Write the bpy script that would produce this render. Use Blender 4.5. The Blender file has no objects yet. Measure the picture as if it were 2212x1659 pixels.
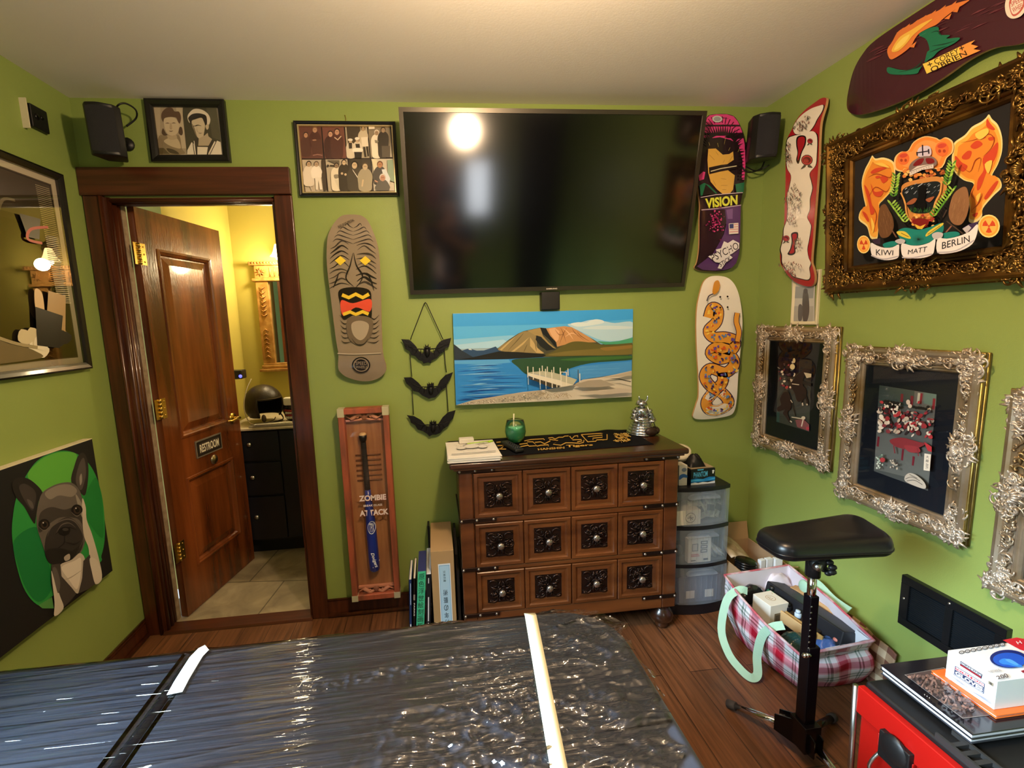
import bpy, bmesh, math, random
from mathutils import Vector, Matrix, noise
from mathutils.geometry import tessellate_polygon
random.seed(7)
R = random.Random(11)
COL = bpy.context.scene.collection
PI = math.pi
# ------------------------------------------------------------------ the place
# metres; the camera stands over the origin, the far wall is at y = YB
CAMH, YB, XL, XR, ZC, YF = 1.5, 2.28, -1.496, 1.724, 2.512, -1.9
FPX, PITCH, YAW, ROLL, PPX, PPY = 984.5, .13754, .10346, .03571, 1039.9, 830.5
def cam_axes():
    c, s = math.cos(YAW), math.sin(YAW); cp, sp = math.cos(PITCH), math.sin(PITCH)
    F = Vector((s*cp, c*cp, -sp)); X = Vector((c, -s, 0)); D = F.cross(X)
    cr, sr = math.cos(ROLL), math.sin(ROLL)
    return cr*X+sr*D, -sr*X+cr*D, F
AX, AD, AF = cam_axes()
def at(u, v, axis, val):
    """the point of the photographed surface (plane axis = val) that is seen at u, v"""
    d = AX*((u-PPX)/FPX)+AD*((v-PPY)/FPX)+AF
    o = Vector((0, 0, CAMH))
    return o+d*((val-o[axis])/d[axis])

# ------------------------------------------------------------------ materials
def lin(h):
    h = h.lstrip('#'); o = []
    for i in (0, 2, 4):
        c = int(h[i:i+2], 16)/255
        o.append(c/12.92 if c <= .04045 else ((c+.055)/1.055)**2.4)
    return (*o, 1)
MATS = {}
def mat(name, col='#808080', rough=.5, metal=0, coat=0, spec=.5, col2=None, nscale=8, nstretch=(1, 1, 1),
        bump=0, bscale=60, bstretch=None, trans=0, ior=1.45, emit=None, estr=0, sheen=0, detail=4, mixlo=.4, mixhi=.65, rvar=0):
    if name in MATS: return MATS[name]
    m = bpy.data.materials.new(name); m.use_nodes = True; MATS[name] = m
    N, L = m.node_tree.nodes, m.node_tree.links
    b = N['Principled BSDF']
    b.inputs['Base Color'].default_value = lin(col); b.inputs['Roughness'].default_value = rough
    b.inputs['Metallic'].default_value = metal; b.inputs['Coat Weight'].default_value = coat
    b.inputs['Coat Roughness'].default_value = .08
    b.inputs['Specular IOR Level'].default_value = spec; b.inputs['IOR'].default_value = ior
    b.inputs['Transmission Weight'].default_value = trans
    if sheen: b.inputs['Sheen Weight'].default_value = sheen
    if emit:
        b.inputs['Emission Color'].default_value = lin(emit); b.inputs['Emission Strength'].default_value = estr
    def noi(scale, stretch, det):
        tc = N.new('ShaderNodeTexCoord'); mp = N.new('ShaderNodeMapping'); mp.inputs['Scale'].default_value = stretch
        nz = N.new('ShaderNodeTexNoise'); nz.inputs['Scale'].default_value = scale; nz.inputs['Detail'].default_value = det
        L.new(tc.outputs['Object'], mp.inputs['Vector']); L.new(mp.outputs['Vector'], nz.inputs['Vector'])
        return nz
    if col2:
        nz = noi(nscale, nstretch, detail); cr = N.new('ShaderNodeValToRGB')
        cr.color_ramp.elements[0].position = mixlo; cr.color_ramp.elements[1].position = mixhi
        cr.color_ramp.elements[0].color = lin(col); cr.color_ramp.elements[1].color = lin(col2)
        L.new(nz.outputs['Fac'], cr.inputs['Fac']); L.new(cr.outputs['Color'], b.inputs['Base Color'])
        if rvar:
            mr = N.new('ShaderNodeMapRange'); mr.inputs['To Min'].default_value = rough-rvar; mr.inputs['To Max'].default_value = rough+rvar
            L.new(nz.outputs['Fac'], mr.inputs['Value']); L.new(mr.outputs['Result'], b.inputs['Roughness'])
    if bump:
        nz = noi(bscale, bstretch or nstretch, 3); bp = N.new('ShaderNodeBump')
        bp.inputs['Strength'].default_value = bump; bp.inputs['Distance'].default_value = .01
        L.new(nz.outputs['Fac'], bp.inputs['Height']); L.new(bp.outputs['Normal'], b.inputs['Normal'])
    return m
def printmat(name, rough=.5, coat=0, spec=.4, bump=0):
    m = mat(name, '#ffffff', rough, coat=coat, spec=spec, bump=bump, bscale=300)
    N, L = m.node_tree.nodes, m.node_tree.links
    at_ = N.new('ShaderNodeAttribute'); at_.attribute_name = 'Print'
    L.new(at_.outputs['Color'], N['Principled BSDF'].inputs['Base Color'])
    return m
def panemat(name, rough=.02, tint='#ffffff', power=1.0, base=.0):
    """thin clear sheet: fresnel mirror over see-through"""
    m = bpy.data.materials.new(name); m.use_nodes = True; MATS[name] = m
    N, L = m.node_tree.nodes, m.node_tree.links
    N.clear()
    out = N.new('ShaderNodeOutputMaterial'); mix = N.new('ShaderNodeMixShader')
    tr = N.new('ShaderNodeBsdfTransparent'); tr.inputs['Color'].default_value = lin(tint)
    gl = N.new('ShaderNodeBsdfGlossy'); gl.inputs['Roughness'].default_value = rough
    fr = N.new('ShaderNodeFresnel'); fr.inputs['IOR'].default_value = 1.5
    mu = N.new('ShaderNodeMath'); mu.operation = 'MULTIPLY_ADD'; mu.use_clamp = True
    mu.inputs[1].default_value = power; mu.inputs[2].default_value = base
    L.new(fr.outputs[0], mu.inputs[0]); L.new(mu.outputs[0], mix.inputs[0])
    L.new(tr.outputs[0], mix.inputs[1]); L.new(gl.outputs[0], mix.inputs[2]); L.new(mix.outputs[0], out.inputs[0])
    return m

# ------------------------------------------------------------------ objects
def tag(o, label=None, cat=None, group=None, kind=None):
    if label: o['label'] = label
    if cat: o['category'] = cat
    if group: o['group'] = group
    if kind: o['kind'] = kind
    return o
def thing(name, label, cat, loc=(0, 0, 0), group=None):
    o = bpy.data.objects.new(name, None); COL.objects.link(o); o.location = loc; o.empty_display_size = .05
    return tag(o, label, cat, group)
def wloc(o):
    p = Vector((0, 0, 0))
    while o: p += o.location; o = o.parent
    return p
class MB:
    """collects shapes for ONE mesh object"""
    def __init__(s): s.v = []; s.f = []; s.mi = []; s.sm = []; s.c = []
    def add(s, vs, fs, mi=0, smooth=False, col=None):
        n = len(s.v); s.v += [Vector(p) for p in vs]
        for f in fs:
            s.f.append([i+n for i in f]); s.mi.append(mi); s.sm.append(smooth); s.c.append(col)
        return s
    def box(s, x0, x1, y0, y1, z0, z1, mi=0, M=None, col=None):
        vs = [Vector((x, y, z)) for z in (z0, z1) for y in (y0, y1) for x in (x0, x1)]
        if M: vs = [M @ p for p in vs]
        return s.add(vs, [(0, 2, 3, 1), (4, 5, 7, 6), (0, 1, 5, 4), (2, 6, 7, 3), (0, 4, 6, 2), (1, 3, 7, 5)], mi, False, col)
    def hexa(s, b, t, mi=0):
        """b, t: four bottom and four top corners, same order"""
        return s.add(list(b)+list(t), [(3, 2, 1, 0), (4, 5, 6, 7)]+[(i, (i+1) % 4, (i+1) % 4+4, i+4) for i in range(4)], mi)
    def tube(s, pts, r, n=8, mi=0, closed=False, smooth=True, flat=1.0):
        pts = [Vector(p) for p in pts]; K = len(pts)
        rs = r if isinstance(r, (list, tuple)) else [r]*K
        up = None; vs = []
        for i, p in enumerate(pts):
            a = pts[(i-1) % K] if (closed or i) else p; b = pts[(i+1) % K] if (closed or i < K-1) else p
            t = (b-a); t = t.normalized() if t.length else Vector((0, 0, 1))
            if up is None:
                up = t.orthogonal().normalized()
            up = (up-t*up.dot(t)); up = up.normalized() if up.length > 1e-6 else t.orthogonal().normalized()
            w = t.cross(up)
            for k in range(n):
                q = 2*PI*k/n; vs.append(p+(up*math.cos(q)*flat+w*math.sin(q))*rs[i])
        fs = []
        for i in range(K if closed else K-1):
            j = (i+1) % K
            for k in range(n): fs.append((i*n+k, i*n+(k+1) % n, j*n+(k+1) % n, j*n+k))
        if not closed: fs += [tuple(range(n))[::-1], tuple((K-1)*n+k for k in range(n))]
        return s.add(vs, fs, mi, smooth)
    def lathe(s, prof, c=(0, 0, 0), n=20, mi=0, M=None, smooth=True):
        c = Vector(c); vs = []; K = len(prof)
        for r, z in prof:
            for k in range(n):
                q = 2*PI*k/n; p = Vector((r*math.cos(q), r*math.sin(q), z)); vs.append((M @ p if M else p)+c)
        fs = [(i*n+k, i*n+(k+1) % n, (i+1)*n+(k+1) % n, (i+1)*n+k) for i in range(K-1) for k in range(n)]
        if prof[0][0] > 1e-6: fs.append(tuple(range(n))[::-1])
        if prof[-1][0] > 1e-6: fs.append(tuple((K-1)*n+k for k in range(n)))
        return s.add(vs, fs, mi, smooth)
    def ball(s, c, r, nu=10, nv=6, mi=0, M=None):
        r = r if isinstance(r, (tuple, list)) else (r, r, r); c = Vector(c); vs = []
        for i in range(nv+1):
            t = PI*i/nv
            for k in range(nu):
                q = 2*PI*k/nu; p = Vector((r[0]*math.sin(t)*math.cos(q), r[1]*math.sin(t)*math.sin(q), -r[2]*math.cos(t)))
                vs.append((M @ p if M else p)+c)
        fs = [(i*nu+k, i*nu+(k+1) % nu, (i+1)*nu+(k+1) % nu, (i+1)*nu+k) for i in range(nv) for k in range(nu)]
        return s.add(vs, fs, mi, True)
    def grid(s, fn, nu, nv, mi=0, smooth=True):
        vs = [fn(i/nu, j/nv) for j in range(nv+1) for i in range(nu+1)]
        return s.add(vs, [(j*(nu+1)+i, j*(nu+1)+i+1, (j+1)*(nu+1)+i+1, (j+1)*(nu+1)+i) for j in range(nv) for i in range(nu)], mi, smooth)
    def slab(s, poly, fn, h0, h1, mi=0, smooth=False):
        """a 2-D outline given depth: fn(a, b, h) places it"""
        n = len(poly); tri = tessellate_polygon([[Vector((a, b, 0)) for a, b in poly]])
        vs = [fn(a, b, h0) for a, b in poly]+[fn(a, b, h1) for a, b in poly]
        fs = [tuple(t) for t in tri]+[tuple(i+n for i in t)[::-1] for t in tri]+[(i, (i+1) % n, (i+1) % n+n, i+n) for i in range(n)]
        return s.add(vs, fs, mi, smooth)
    def build(s, name, m, parent=None, bevel=0, sub=0, seg=2, solid=0, weld=False):
        me = bpy.data.meshes.new(name); off = wloc(parent) if parent else Vector((0, 0, 0))
        me.from_pydata([tuple(p-off) for p in s.v], [], s.f)
        for q in (m if isinstance(m, (list, tuple)) else [m]): me.materials.append(q)
        me.polygons.foreach_set('material_index', s.mi); me.polygons.foreach_set('use_smooth', s.sm)
        if any(c is not None for c in s.c):
            ca = me.color_attributes.new('Print', 'FLOAT_COLOR', 'CORNER'); i = 0; buf = []
            for p, c in zip(s.f, s.c): buf += list(c or (1, 1, 1, 1))*len(p)
            ca.data.foreach_set('color', buf)
        b = bmesh.new(); b.from_mesh(me)
        if weld: bmesh.ops.remove_doubles(b, verts=b.verts, dist=1e-5)
        if not any(c is not None for c in s.c): bmesh.ops.recalc_face_normals(b, faces=b.faces)
        b.to_mesh(me); b.free(); me.update()
        o = bpy.data.objects.new(name, me); COL.objects.link(o); o.parent = parent
        if solid:
            d = o.modifiers.new('thickness', 'SOLIDIFY'); d.thickness = solid; d.offset = 0
        if bevel:
            d = o.modifiers.new('edges', 'BEVEL'); d.width = bevel; d.segments = seg; d.limit_method = 'ANGLE'; d.angle_limit = .6
            for p in me.polygons: p.use_smooth = True
            w = o.modifiers.new('shade', 'WEIGHTED_NORMAL'); w.keep_sharp = True
        if sub:
            d = o.modifiers.new('smooth', 'SUBSURF'); d.levels = sub; d.render_levels = sub
        return o
def struct(name, mb, m, parent=None, bevel=0):
    o = mb.build(name, m, parent, bevel)
    if not parent: o['kind'] = 'structure'
    return o
def single(name, mb, m, label, cat, group=None, **k):
    return tag(mb.build(name, m, None, **k), label, cat, group)
def dup(root, loc, label=None, group=None):
    r = root.copy(); COL.objects.link(r); r.location = loc
    if label: r['label'] = label
    if group: r['group'] = group
    for ch in list(root.children):
        c = ch.copy(); COL.objects.link(c); c.parent = r
        for g in ch.children:
            d = g.copy(); COL.objects.link(d); d.parent = c
    return r
def crv(pts, n=5, closed=True):
    """smooth curve through 2-D or 3-D points"""
    P = [Vector(p) for p in pts]; K = len(P); out = []
    for i in range(K if closed else K-1):
        p0 = P[(i-1) % K] if (closed or i) else P[0]; p1 = P[i]; p2 = P[(i+1) % K]; p3 = P[(i+2) % K] if (closed or i < K-2) else P[-1]
        for k in range(n):
            t = k/n
            out.append(.5*((2*p1)+(p2-p0)*t+(2*p0-5*p1+4*p2-p3)*t*t+(3*p1-p0-3*p2+p3)*t**3))
    if not closed: out.append(P[-1])
    return [tuple(p) for p in out]
TEXT = {}
def text_tris(txt, shear=0, fat=0):
    key = (txt, shear, fat)
    if key in TEXT: return TEXT[key]
    cu = bpy.data.curves.new('lettering', 'FONT'); cu.body = txt; cu.shear = shear; cu.offset = fat; cu.resolution_u = 3
    o = bpy.data.objects.new('lettering', cu); COL.objects.link(o)
    dg = bpy.context.evaluated_depsgraph_get(); dg.update()
    me = o.evaluated_get(dg).to_mesh()
    vs = [(p.co.x, p.co.y) for p in me.vertices]; fs = [tuple(p.vertices) for p in me.polygons]
    o.evaluated_get(dg).to_mesh_clear(); bpy.data.objects.remove(o); bpy.data.curves.remove(cu)
    xs = [p[0] for p in vs] or [0, 1]; ys = [p[1] for p in vs] or [0, 1]
    w, h = max(xs)-min(xs) or 1, max(ys)-min(ys) or 1
    TEXT[key] = ([((x-min(xs))/w, (y-min(ys))/h) for x, y in vs], fs)
    return TEXT[key]
class Art:
    """flat print: coloured shapes laid on a surface, fn(a, b, h) -> point"""
    STEP = .00012
    lim = None
    def __init__(s, fn, o=(0, 0), k=1.0, step=None, cuts=None, h0=.0004):
        s.fn, s.o, s.k, s.mb, s.h, s.step, s.cuts = fn, o, k, MB(), h0, step or Art.STEP, cuts
    def _p(s, a, b): return (s.o[0]+a/s.k, s.o[1]+b/s.k)
    def poly(s, col, pts, smooth=0):
        if isinstance(pts, str):
            q = [float(t) for t in pts.replace(',', ' ').split()]; pts = list(zip(q[::2], q[1::2]))
        if smooth: pts = crv(pts, smooth if smooth > 1 else 5)
        if s.lim: pts = [s.lim(*p) for p in pts]
        P = [s._p(*p) for p in pts]; s.h += s.step
        parts = [P]
        if s.cuts:
            ax, cs = s.cuts; parts = []; e = [-1e9]+list(cs)+[1e9]
            for lo, hi in zip(e[:-1], e[1:]):
                q = P
                for lim, sg in ((lo, 1), (hi, -1)):
                    o = []
                    for i in range(len(q)):
                        A, B = q[i-1], q[i]; da, db = (A[ax]-lim)*sg, (B[ax]-lim)*sg
                        if (da < 0) != (db < 0):
                            t = da/(da-db); o.append(tuple(A[j]+(B[j]-A[j])*t for j in (0, 1)))
                        if db >= 0: o.append(B)
                    q = o
                    if not q: break
                if len(q) > 2: parts.append(q)
        c = lin(col)
        for q in parts:
            s.mb.add([s.fn(a, b, s.h) for a, b in q], [tuple(t) for t in tessellate_polygon([[Vector((a, b, 0)) for a, b in q]])], 0, False, c)
        return s
    def sm(s, col, pts, n=5): return s.poly(col, pts, n)
    def ell(s, col, cx, cy, rx, ry=None, rot=0, n=20, a0=0, a1=2*PI):
        ry = ry or rx; c, d = math.cos(rot), math.sin(rot); o = []
        for i in range(n if a1-a0 > 6.2 else n+1):
            q = a0+(a1-a0)*i/n; x, y = rx*math.cos(q), ry*math.sin(q); o.append((cx+x*c-y*d, cy+x*d+y*c))
        return s.poly(col, o)
    def line(s, col, w, pts, smooth=0, taper=False):
        if isinstance(pts, str):
            q = [float(t) for t in pts.replace(',', ' ').split()]; pts = list(zip(q[::2], q[1::2]))
        if smooth: pts = crv(pts, smooth, False)
        L, Rr = [], []; K = len(pts)
        for i, p in enumerate(pts):
            a, b = pts[max(i-1, 0)], pts[min(i+1, K-1)]; dx, dy = b[0]-a[0], b[1]-a[1]; d = math.hypot(dx, dy) or 1
            ww = w/2*(1-.85*abs(2*i/(K-1)-1) if taper else 1)
            L.append((p[0]-dy/d*ww, p[1]+dx/d*ww)); Rr.append((p[0]+dy/d*ww, p[1]-dx/d*ww))
        s.h += s.step; c = lin(col); Lq = [s._p(*p) for p in L]; Rq = [s._p(*p) for p in Rr]
        for i in range(K-1):
            s.mb.add([s.fn(*q, s.h) for q in (Lq[i], Lq[i+1], Rq[i+1], Rq[i])], [(0, 1, 2, 3)], 0, False, c)
        return s
    def text(s, col, txt, quad, shear=0, fat=0.01):
        """quad: where the lettering's top left, top right, bottom right, bottom left go"""
        vs, fs = text_tris(txt, shear, fat); q = quad; s.h += s.step; o = []
        for x, y in vs:
            y = 1-y
            a = [(q[0][j]*(1-x)+q[1][j]*x)*(1-y)+(q[3][j]*(1-x)+q[2][j]*x)*y for j in (0, 1)]
            o.append(s.fn(*s._p(*a), s.h))
        s.mb.add(o, fs, 0, False, lin(col)); return s
    def build(s, name, m, parent=None): return s.mb.build(name, m, parent)
def onplane(axis, val, sg):
    return lambda u, v, h: at(u, v, axis, val+sg*h)
# ------------------------------------------------------------------ materials of the place
def floormat():
    m = bpy.data.materials.new('wood_planks'); m.use_nodes = True
    N, L = m.node_tree.nodes, m.node_tree.links; b = N['Principled BSDF']
    tc = N.new('ShaderNodeTexCoord'); mp = N.new('ShaderNodeMapping'); mp.inputs['Rotation'].default_value = (0, 0, PI/2)
    br = N.new('ShaderNodeTexBrick'); br.offset = .37; br.inputs['Scale'].default_value = 1
    br.inputs['Brick Width'].default_value = 1.2; br.inputs['Row Height'].default_value = .127; br.inputs['Mortar Size'].default_value = .0016
    br.inputs['Color1'].default_value = lin('#5d3d27'); br.inputs['Color2'].default_value = lin('#775034'); br.inputs['Mortar'].default_value = lin('#2a190f')
    L.new(tc.outputs['Object'], mp.inputs['Vector']); L.new(mp.outputs['Vector'], br.inputs['Vector'])
    m2 = N.new('ShaderNodeMapping'); m2.inputs['Scale'].default_value = (30, 1.6, 1)
    nz = N.new('ShaderNodeTexNoise'); nz.inputs['Scale'].default_value = 2.2; nz.inputs['Detail'].default_value = 6; nz.inputs['Distortion'].default_value = .6
    L.new(tc.outputs['Object'], m2.inputs['Vector']); L.new(m2.outputs['Vector'], nz.inputs['Vector'])
    cr = N.new('ShaderNodeValToRGB'); cr.color_ramp.elements[0].position = .3; cr.color_ramp.elements[1].position = .7
    cr.color_ramp.elements[0].color = (.45, .42, .4, 1); cr.color_ramp.elements[1].color = (1.25, 1.2, 1.15, 1)
    mx = N.new('ShaderNodeMix'); mx.data_type = 'RGBA'; mx.blend_type = 'MULTIPLY'; mx.inputs[0].default_value = 1
    L.new(nz.outputs['Fac'], cr.inputs['Fac']); L.new(br.outputs['Color'], mx.inputs[6]); L.new(cr.outputs['Color'], mx.inputs[7])
    L.new(mx.outputs[2], b.inputs['Base Color']); b.inputs['Roughness'].default_value = .36
    bp = N.new('ShaderNodeBump'); bp.inputs['Strength'].default_value = .25; bp.inputs['Distance'].default_value = .004
    L.new(nz.outputs['Fac'], bp.inputs['Height']); L.new(bp.outputs['Normal'], b.inputs['Normal'])
    return m
def slatemat():
    m = bpy.data.materials.new('slate_tile'); m.use_nodes = True
    N, L = m.node_tree.nodes, m.node_tree.links; b = N['Principled BSDF']
    tc = N.new('ShaderNodeTexCoord'); mp = N.new('ShaderNodeMapping'); mp.inputs['Rotation'].default_value = (0, 0, .12)
    br = N.new('ShaderNodeTexBrick'); br.offset = .5; br.inputs['Scale'].default_value = 1
    br.inputs['Brick Width'].default_value = .42; br.inputs['Row Height'].default_value = .42; br.inputs['Mortar Size'].default_value = .004
    br.inputs['Color1'].default_value = lin('#8a7f6a'); br.inputs['Color2'].default_value = lin('#9a8f78'); br.inputs['Mortar'].default_value = lin('#5e5646')
    nz = N.new('ShaderNodeTexNoise'); nz.inputs['Scale'].default_value = 5; nz.inputs['Detail'].default_value = 8; nz.inputs['Distortion'].default_value = 1.5
    L.new(tc.outputs['Object'], mp.inputs['Vector']); L.new(mp.outputs['Vector'], br.inputs['Vector']); L.new(tc.outputs['Object'], nz.inputs['Vector'])
    cr = N.new('ShaderNodeValToRGB'); cr.color_ramp.elements[0].position = .3; cr.color_ramp.elements[1].position = .7
    cr.color_ramp.elements[0].color = (.6, .6, .6, 1); cr.color_ramp.elements[1].color = (1.2, 1.2, 1.15, 1)
    mx = N.new('ShaderNodeMix'); mx.data_type = 'RGBA'; mx.blend_type = 'MULTIPLY'; mx.inputs[0].default_value = 1
    L.new(nz.outputs['Fac'], cr.inputs['Fac']); L.new(br.outputs['Color'], mx.inputs[6]); L.new(cr.outputs['Color'], mx.inputs[7])
    L.new(mx.outputs[2], b.inputs['Base Color']); b.inputs['Roughness'].default_value = .5
    bp = N.new('ShaderNodeBump'); bp.inputs['Strength'].default_value = .5; bp.inputs['Distance'].default_value = .01
    L.new(nz.outputs['Fac'], bp.inputs['Height']); L.new(bp.outputs['Normal'], b.inputs['Normal'])
    return m
GREEN = mat('green_paint', '#889a50', .45, bump=.06, bscale=260)
GREENLIT = mat('green_paint_warm_lit', '#bdb05a', .5, bump=.05, bscale=260)  # same wall green, with the warm lamp light mixed into its colour
CEIL = mat('ceiling_paint', '#efe9de', .85, bump=.05, bscale=120)
TRIM = mat('dark_stained_trim', '#3a1a0c', .3, col2='#542a15', nscale=3, nstretch=(14, 14, 1), coat=.35)
TRIMH = mat('dark_stained_head', '#40200f', .36, col2='#522a17', nscale=3, nstretch=(1, 14, 22), coat=.2)
SEAL = mat('bare_jamb_edge', '#b09c80', .7, col2='#978469', nscale=30)
BRASS = mat('brass', '#c9a95a', .28, metal=1)
STEEL = mat('brushed_steel', '#b9b9b6', .3, metal=1)
CHROME = mat('chrome', '#d8dadd', .1, metal=1)
BLACKP = mat('black_plastic', '#121213', .45)
BLACKG = mat('gloss_black', '#0b0b0c', .2)
WHITEP = mat('white_plastic', '#d9d6cc', .4)
PRINT = printmat('matt_print', .6)
PRINTG = printmat('gloss_print', .25, coat=.5)
PRINTS = printmat('satin_print', .4)
PANE = panemat('picture_glass', .015)
# ------------------------------------------------------------------ shell
T = .1
DX0, DX1, DZ = -1.41, -.687, 2.1
BX1, BY1, BZ = .35, 3.53, 2.5
struct('floor', MB().box(XL, XR, YF, YB+.035, -.08, 0), floormat())
struct('floor_bathroom', MB().box(XL, BX1, YB+.035, BY1, -.08, .008), slatemat())
struct('ceiling', MB().box(XL-T, XR+T, YF-T, YB+T, ZC, ZC+T), CEIL)
struct('ceiling_bathroom', MB().box(XL-T, BX1+T, YB+T, BY1+T, BZ, BZ+T), CEIL)
struct('wall_back', MB().box(XL-T, DX0, YB, YB+T, 0, ZC).box(DX1, XR+T, YB, YB+T, 0, ZC).box(DX0, DX1, YB, YB+T, DZ, ZC), GREEN)
struct('wall_right', MB().box(XR, XR+T, YF-T, YB, 0, ZC), GREEN)
LW0, LW1, LZ0, LZ1 = -.9, .85, .9, 2.15
struct('wall_left', MB().box(XL-T, XL, YF-T, LW0, 0, ZC).box(XL-T, XL, LW1, YB, 0, ZC).box(XL-T, XL, LW0, LW1, 0, LZ0).box(XL-T, XL, LW0, LW1, LZ1, ZC), GREEN)
FW0, FW1, FZ0, FZ1 = .50, .86, 1.2, 1.95
struct('wall_front', MB().box(XL, FW0, YF-T, YF, 0, ZC).box(FW1, XR, YF-T, YF, 0, ZC).box(FW0, FW1, YF-T, YF, 0, FZ0).box(FW0, FW1, YF-T, YF, FZ1, ZC), GREEN)
struct('wall_bathroom_back', MB().box(XL-T, BX1+T, BY1, BY1+T, 0, BZ), GREENLIT)
struct('wall_bathroom_left', MB().box(XL-T, -1.392, YB+T+.3, BY1, 0, BZ), GREENLIT)
struct('wall_bathroom_right', MB().box(BX1, BX1+T, YB+T, BY1, 0, BZ), GREENLIT)
for nm, (x0, x1, y0, y1, z0, z1), ax in (('window_1', (XL-.07, XL-.03, LW0, LW1, LZ0, LZ1), 1), ('window_2', (FW0, FW1, YF-.07, YF-.03, FZ0, FZ1), 0)):
    mb = MB(); w = .05
    if ax == 1:
        mb.box(x0, x1, y0, y0+w, z0, z1).box(x0, x1, y1-w, y1, z0, z1).box(x0, x1, y0, y1, z0, z0+w).box(x0, x1, y0, y1, z1-w, z1).box(x0, x1, y0, y1, (z0+z1)/2-w/2, (z0+z1)/2+w/2)
        g = MB().box(x0+.015, x0+.02, y0, y1, z0, z1)
    else:
        mb.box(x0, x0+w, y0, y1, z0, z1).box(x1-w, x1, y0, y1, z0, z1).box(x0, x1, y0, y1, z0, z0+w).box(x0, x1, y0, y1, z1-w, z1)
        g = MB().box(x0, x1, y0+.015, y0+.02, z0, z1)
    f = struct(nm, mb, TRIM); g.build('window_pane', PANE, f)
# ------------------------------------------------------------------ door casing, jambs, baseboards
def moulded(x0, x1, y, z0, z1, beads, out=.018):
    """upright board with rounded beads along its face"""
    mb = MB().box(x0, x1, y-out, y, z0, z1)
    for bx, r in beads: mb.tube([(bx, y-out, z0), (bx, y-out, z1)], r, 10)
    return mb
head = MB().box(-1.494, -.606, YB-.03, YB-.001, 2.105, 2.222)
struct('trim_1', head, TRIMH, bevel=.003)
lc = moulded(-1.488, -1.41, YB-.001, 0, 2.104, [(-1.42, .008)])
struct('trim_2', lc, TRIM)
struct('trim_3', moulded(DX1-.0, -.606, YB-.001, 0, 2.104, []), TRIM, bevel=.006)
jl = MB().box(DX0-.012, DX0+.012, YB-.012, YB+T, 0, DZ)
for yy, r in ((YB+.0, .011), (YB+.03, .012), (YB+.055, .009)): jl.tube([(DX0+.012, yy, 0), (DX0+.012, yy, DZ)], r, 10)
struct('trim_4', jl, TRIM)
struct('trim_5', MB().box(DX0+.005, DX0+.018, YB+.078, YB+T+.004, 0, DZ-.014), SEAL)
struct('trim_6', MB().box(DX1-.014, DX1, YB, YB+T, 0, DZ), TRIM)
jh = MB().box(DX0, DX1, YB, YB+T, DZ-.014, DZ)
for yy, r in ((YB+.0, .008), (YB+.03, .009), (YB+.055, .007)): jh.tube([(DX0, yy, DZ-.014), (DX1, yy, DZ-.014)], r, 10)
struct('trim_7', jh, TRIMH)
struct('trim_8', MB().hexa([(DX0, YB-.03, 0), (DX1, YB-.03, 0), (DX1, YB+.06, .008), (DX0, YB+.06, .008)], [(DX0, YB-.022, .012), (DX1, YB-.022, .012), (DX1, YB+.052, .016), (DX0, YB+.052, .016)]), TRIMH)
def baseboard(nm, x0, x1, y0, y1, side):
    h = .095; mb = MB()
    if side == 'b':
        mb.box(x0, x1, YB-.014, YB-.001, 0, h); mb.tube([(x0, YB-.012, h), (x1, YB-.012, h)], .006, 8)
        mb.tube([(x0, YB-.016, .012), (x1, YB-.016, .012)], .012, 8)
    else:
        sx, sg = (XL, 1) if side == 'l' else (XR, -1)
        a, b = sorted((sx+sg*.001, sx+sg*.014)); mb.box(a, b, y0, y1, 0, h)
        for zz, r in ((h, .006), (h-.016, .004)): mb.tube([(sx+sg*.012, y0, zz), (sx+sg*.012, y1, zz)], r, 8)
        mb.tube([(sx+sg*.016, y0, .012), (sx+sg*.016, y1, .012)], .012, 8)
    struct(nm, mb, TRIM)
baseboard('baseboard_back', -.606, XR-.015, 0, 0, 'b')
baseboard('baseboard_left', 0, 0, YF, YB-.03, 'l')
baseboard('baseboard_right', 0, 0, YF, YB-.015, 'r')
# ------------------------------------------------------------------ the door, open into the bathroom
DW, DH = .598, 2.076
DOORW = mat('varnished_door_wood', '#401c0a', .26, col2='#8a4a22', nscale=1.8, nstretch=(5, 5, .55), coat=.7, detail=6, mixlo=.34, mixhi=.7, bump=.12, bscale=22, bstretch=(6, 6, 1))
d0, d1 = Vector((-1.352, YB+T-.004, 0)), Vector((-1.231, 2.959, 0))
dx = (d1-d0).normalized(); dn = Vector((dx.y, -dx.x, 0))            # dn: face seen from the room
MD = Matrix(((dx.x, dn.x, 0, d0.x), (dx.y, dn.y, 0, d0.y), (dx.z, 0, 1, .012), (0, 0, 0, 1)))
door = bpy.data.objects.new('door_1', None); COL.objects.link(door); door.location = d0; door['kind'] = 'structure'
leaf = MB(); st, rails = .105, [(0, .225), (.72, .935), (1.90, DH)]
leaf.box(0, st, -.036, 0, 0, DH, M=MD).box(DW-st, DW, -.036, 0, 0, DH, M=MD)
for a, b in rails: leaf.box(st, DW-st, -.036, 0, a, b, M=MD)
leaf.build('door_leaf', DOORW, door)
def rect_ring(a0, a1, z0, z1, prof, M):
    """mitred moulding round a rectangle; prof = (inset, out)"""
    mb = MB(); vs = []; K = len(prof)
    for d, h in prof:
        for (x, z) in ((a0+d, z0+d), (a1-d, z0+d), (a1-d, z1-d), (a0+d, z1-d)): vs.append(M @ Vector((x, h, z)))
    fs = [(i*4+k, i*4+(k+1) % 4, (i+1)*4+(k+1) % 4, (i+1)*4+k) for i in range(K-1) for k in range(4)]
    return mb.add(vs, fs)
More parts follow.
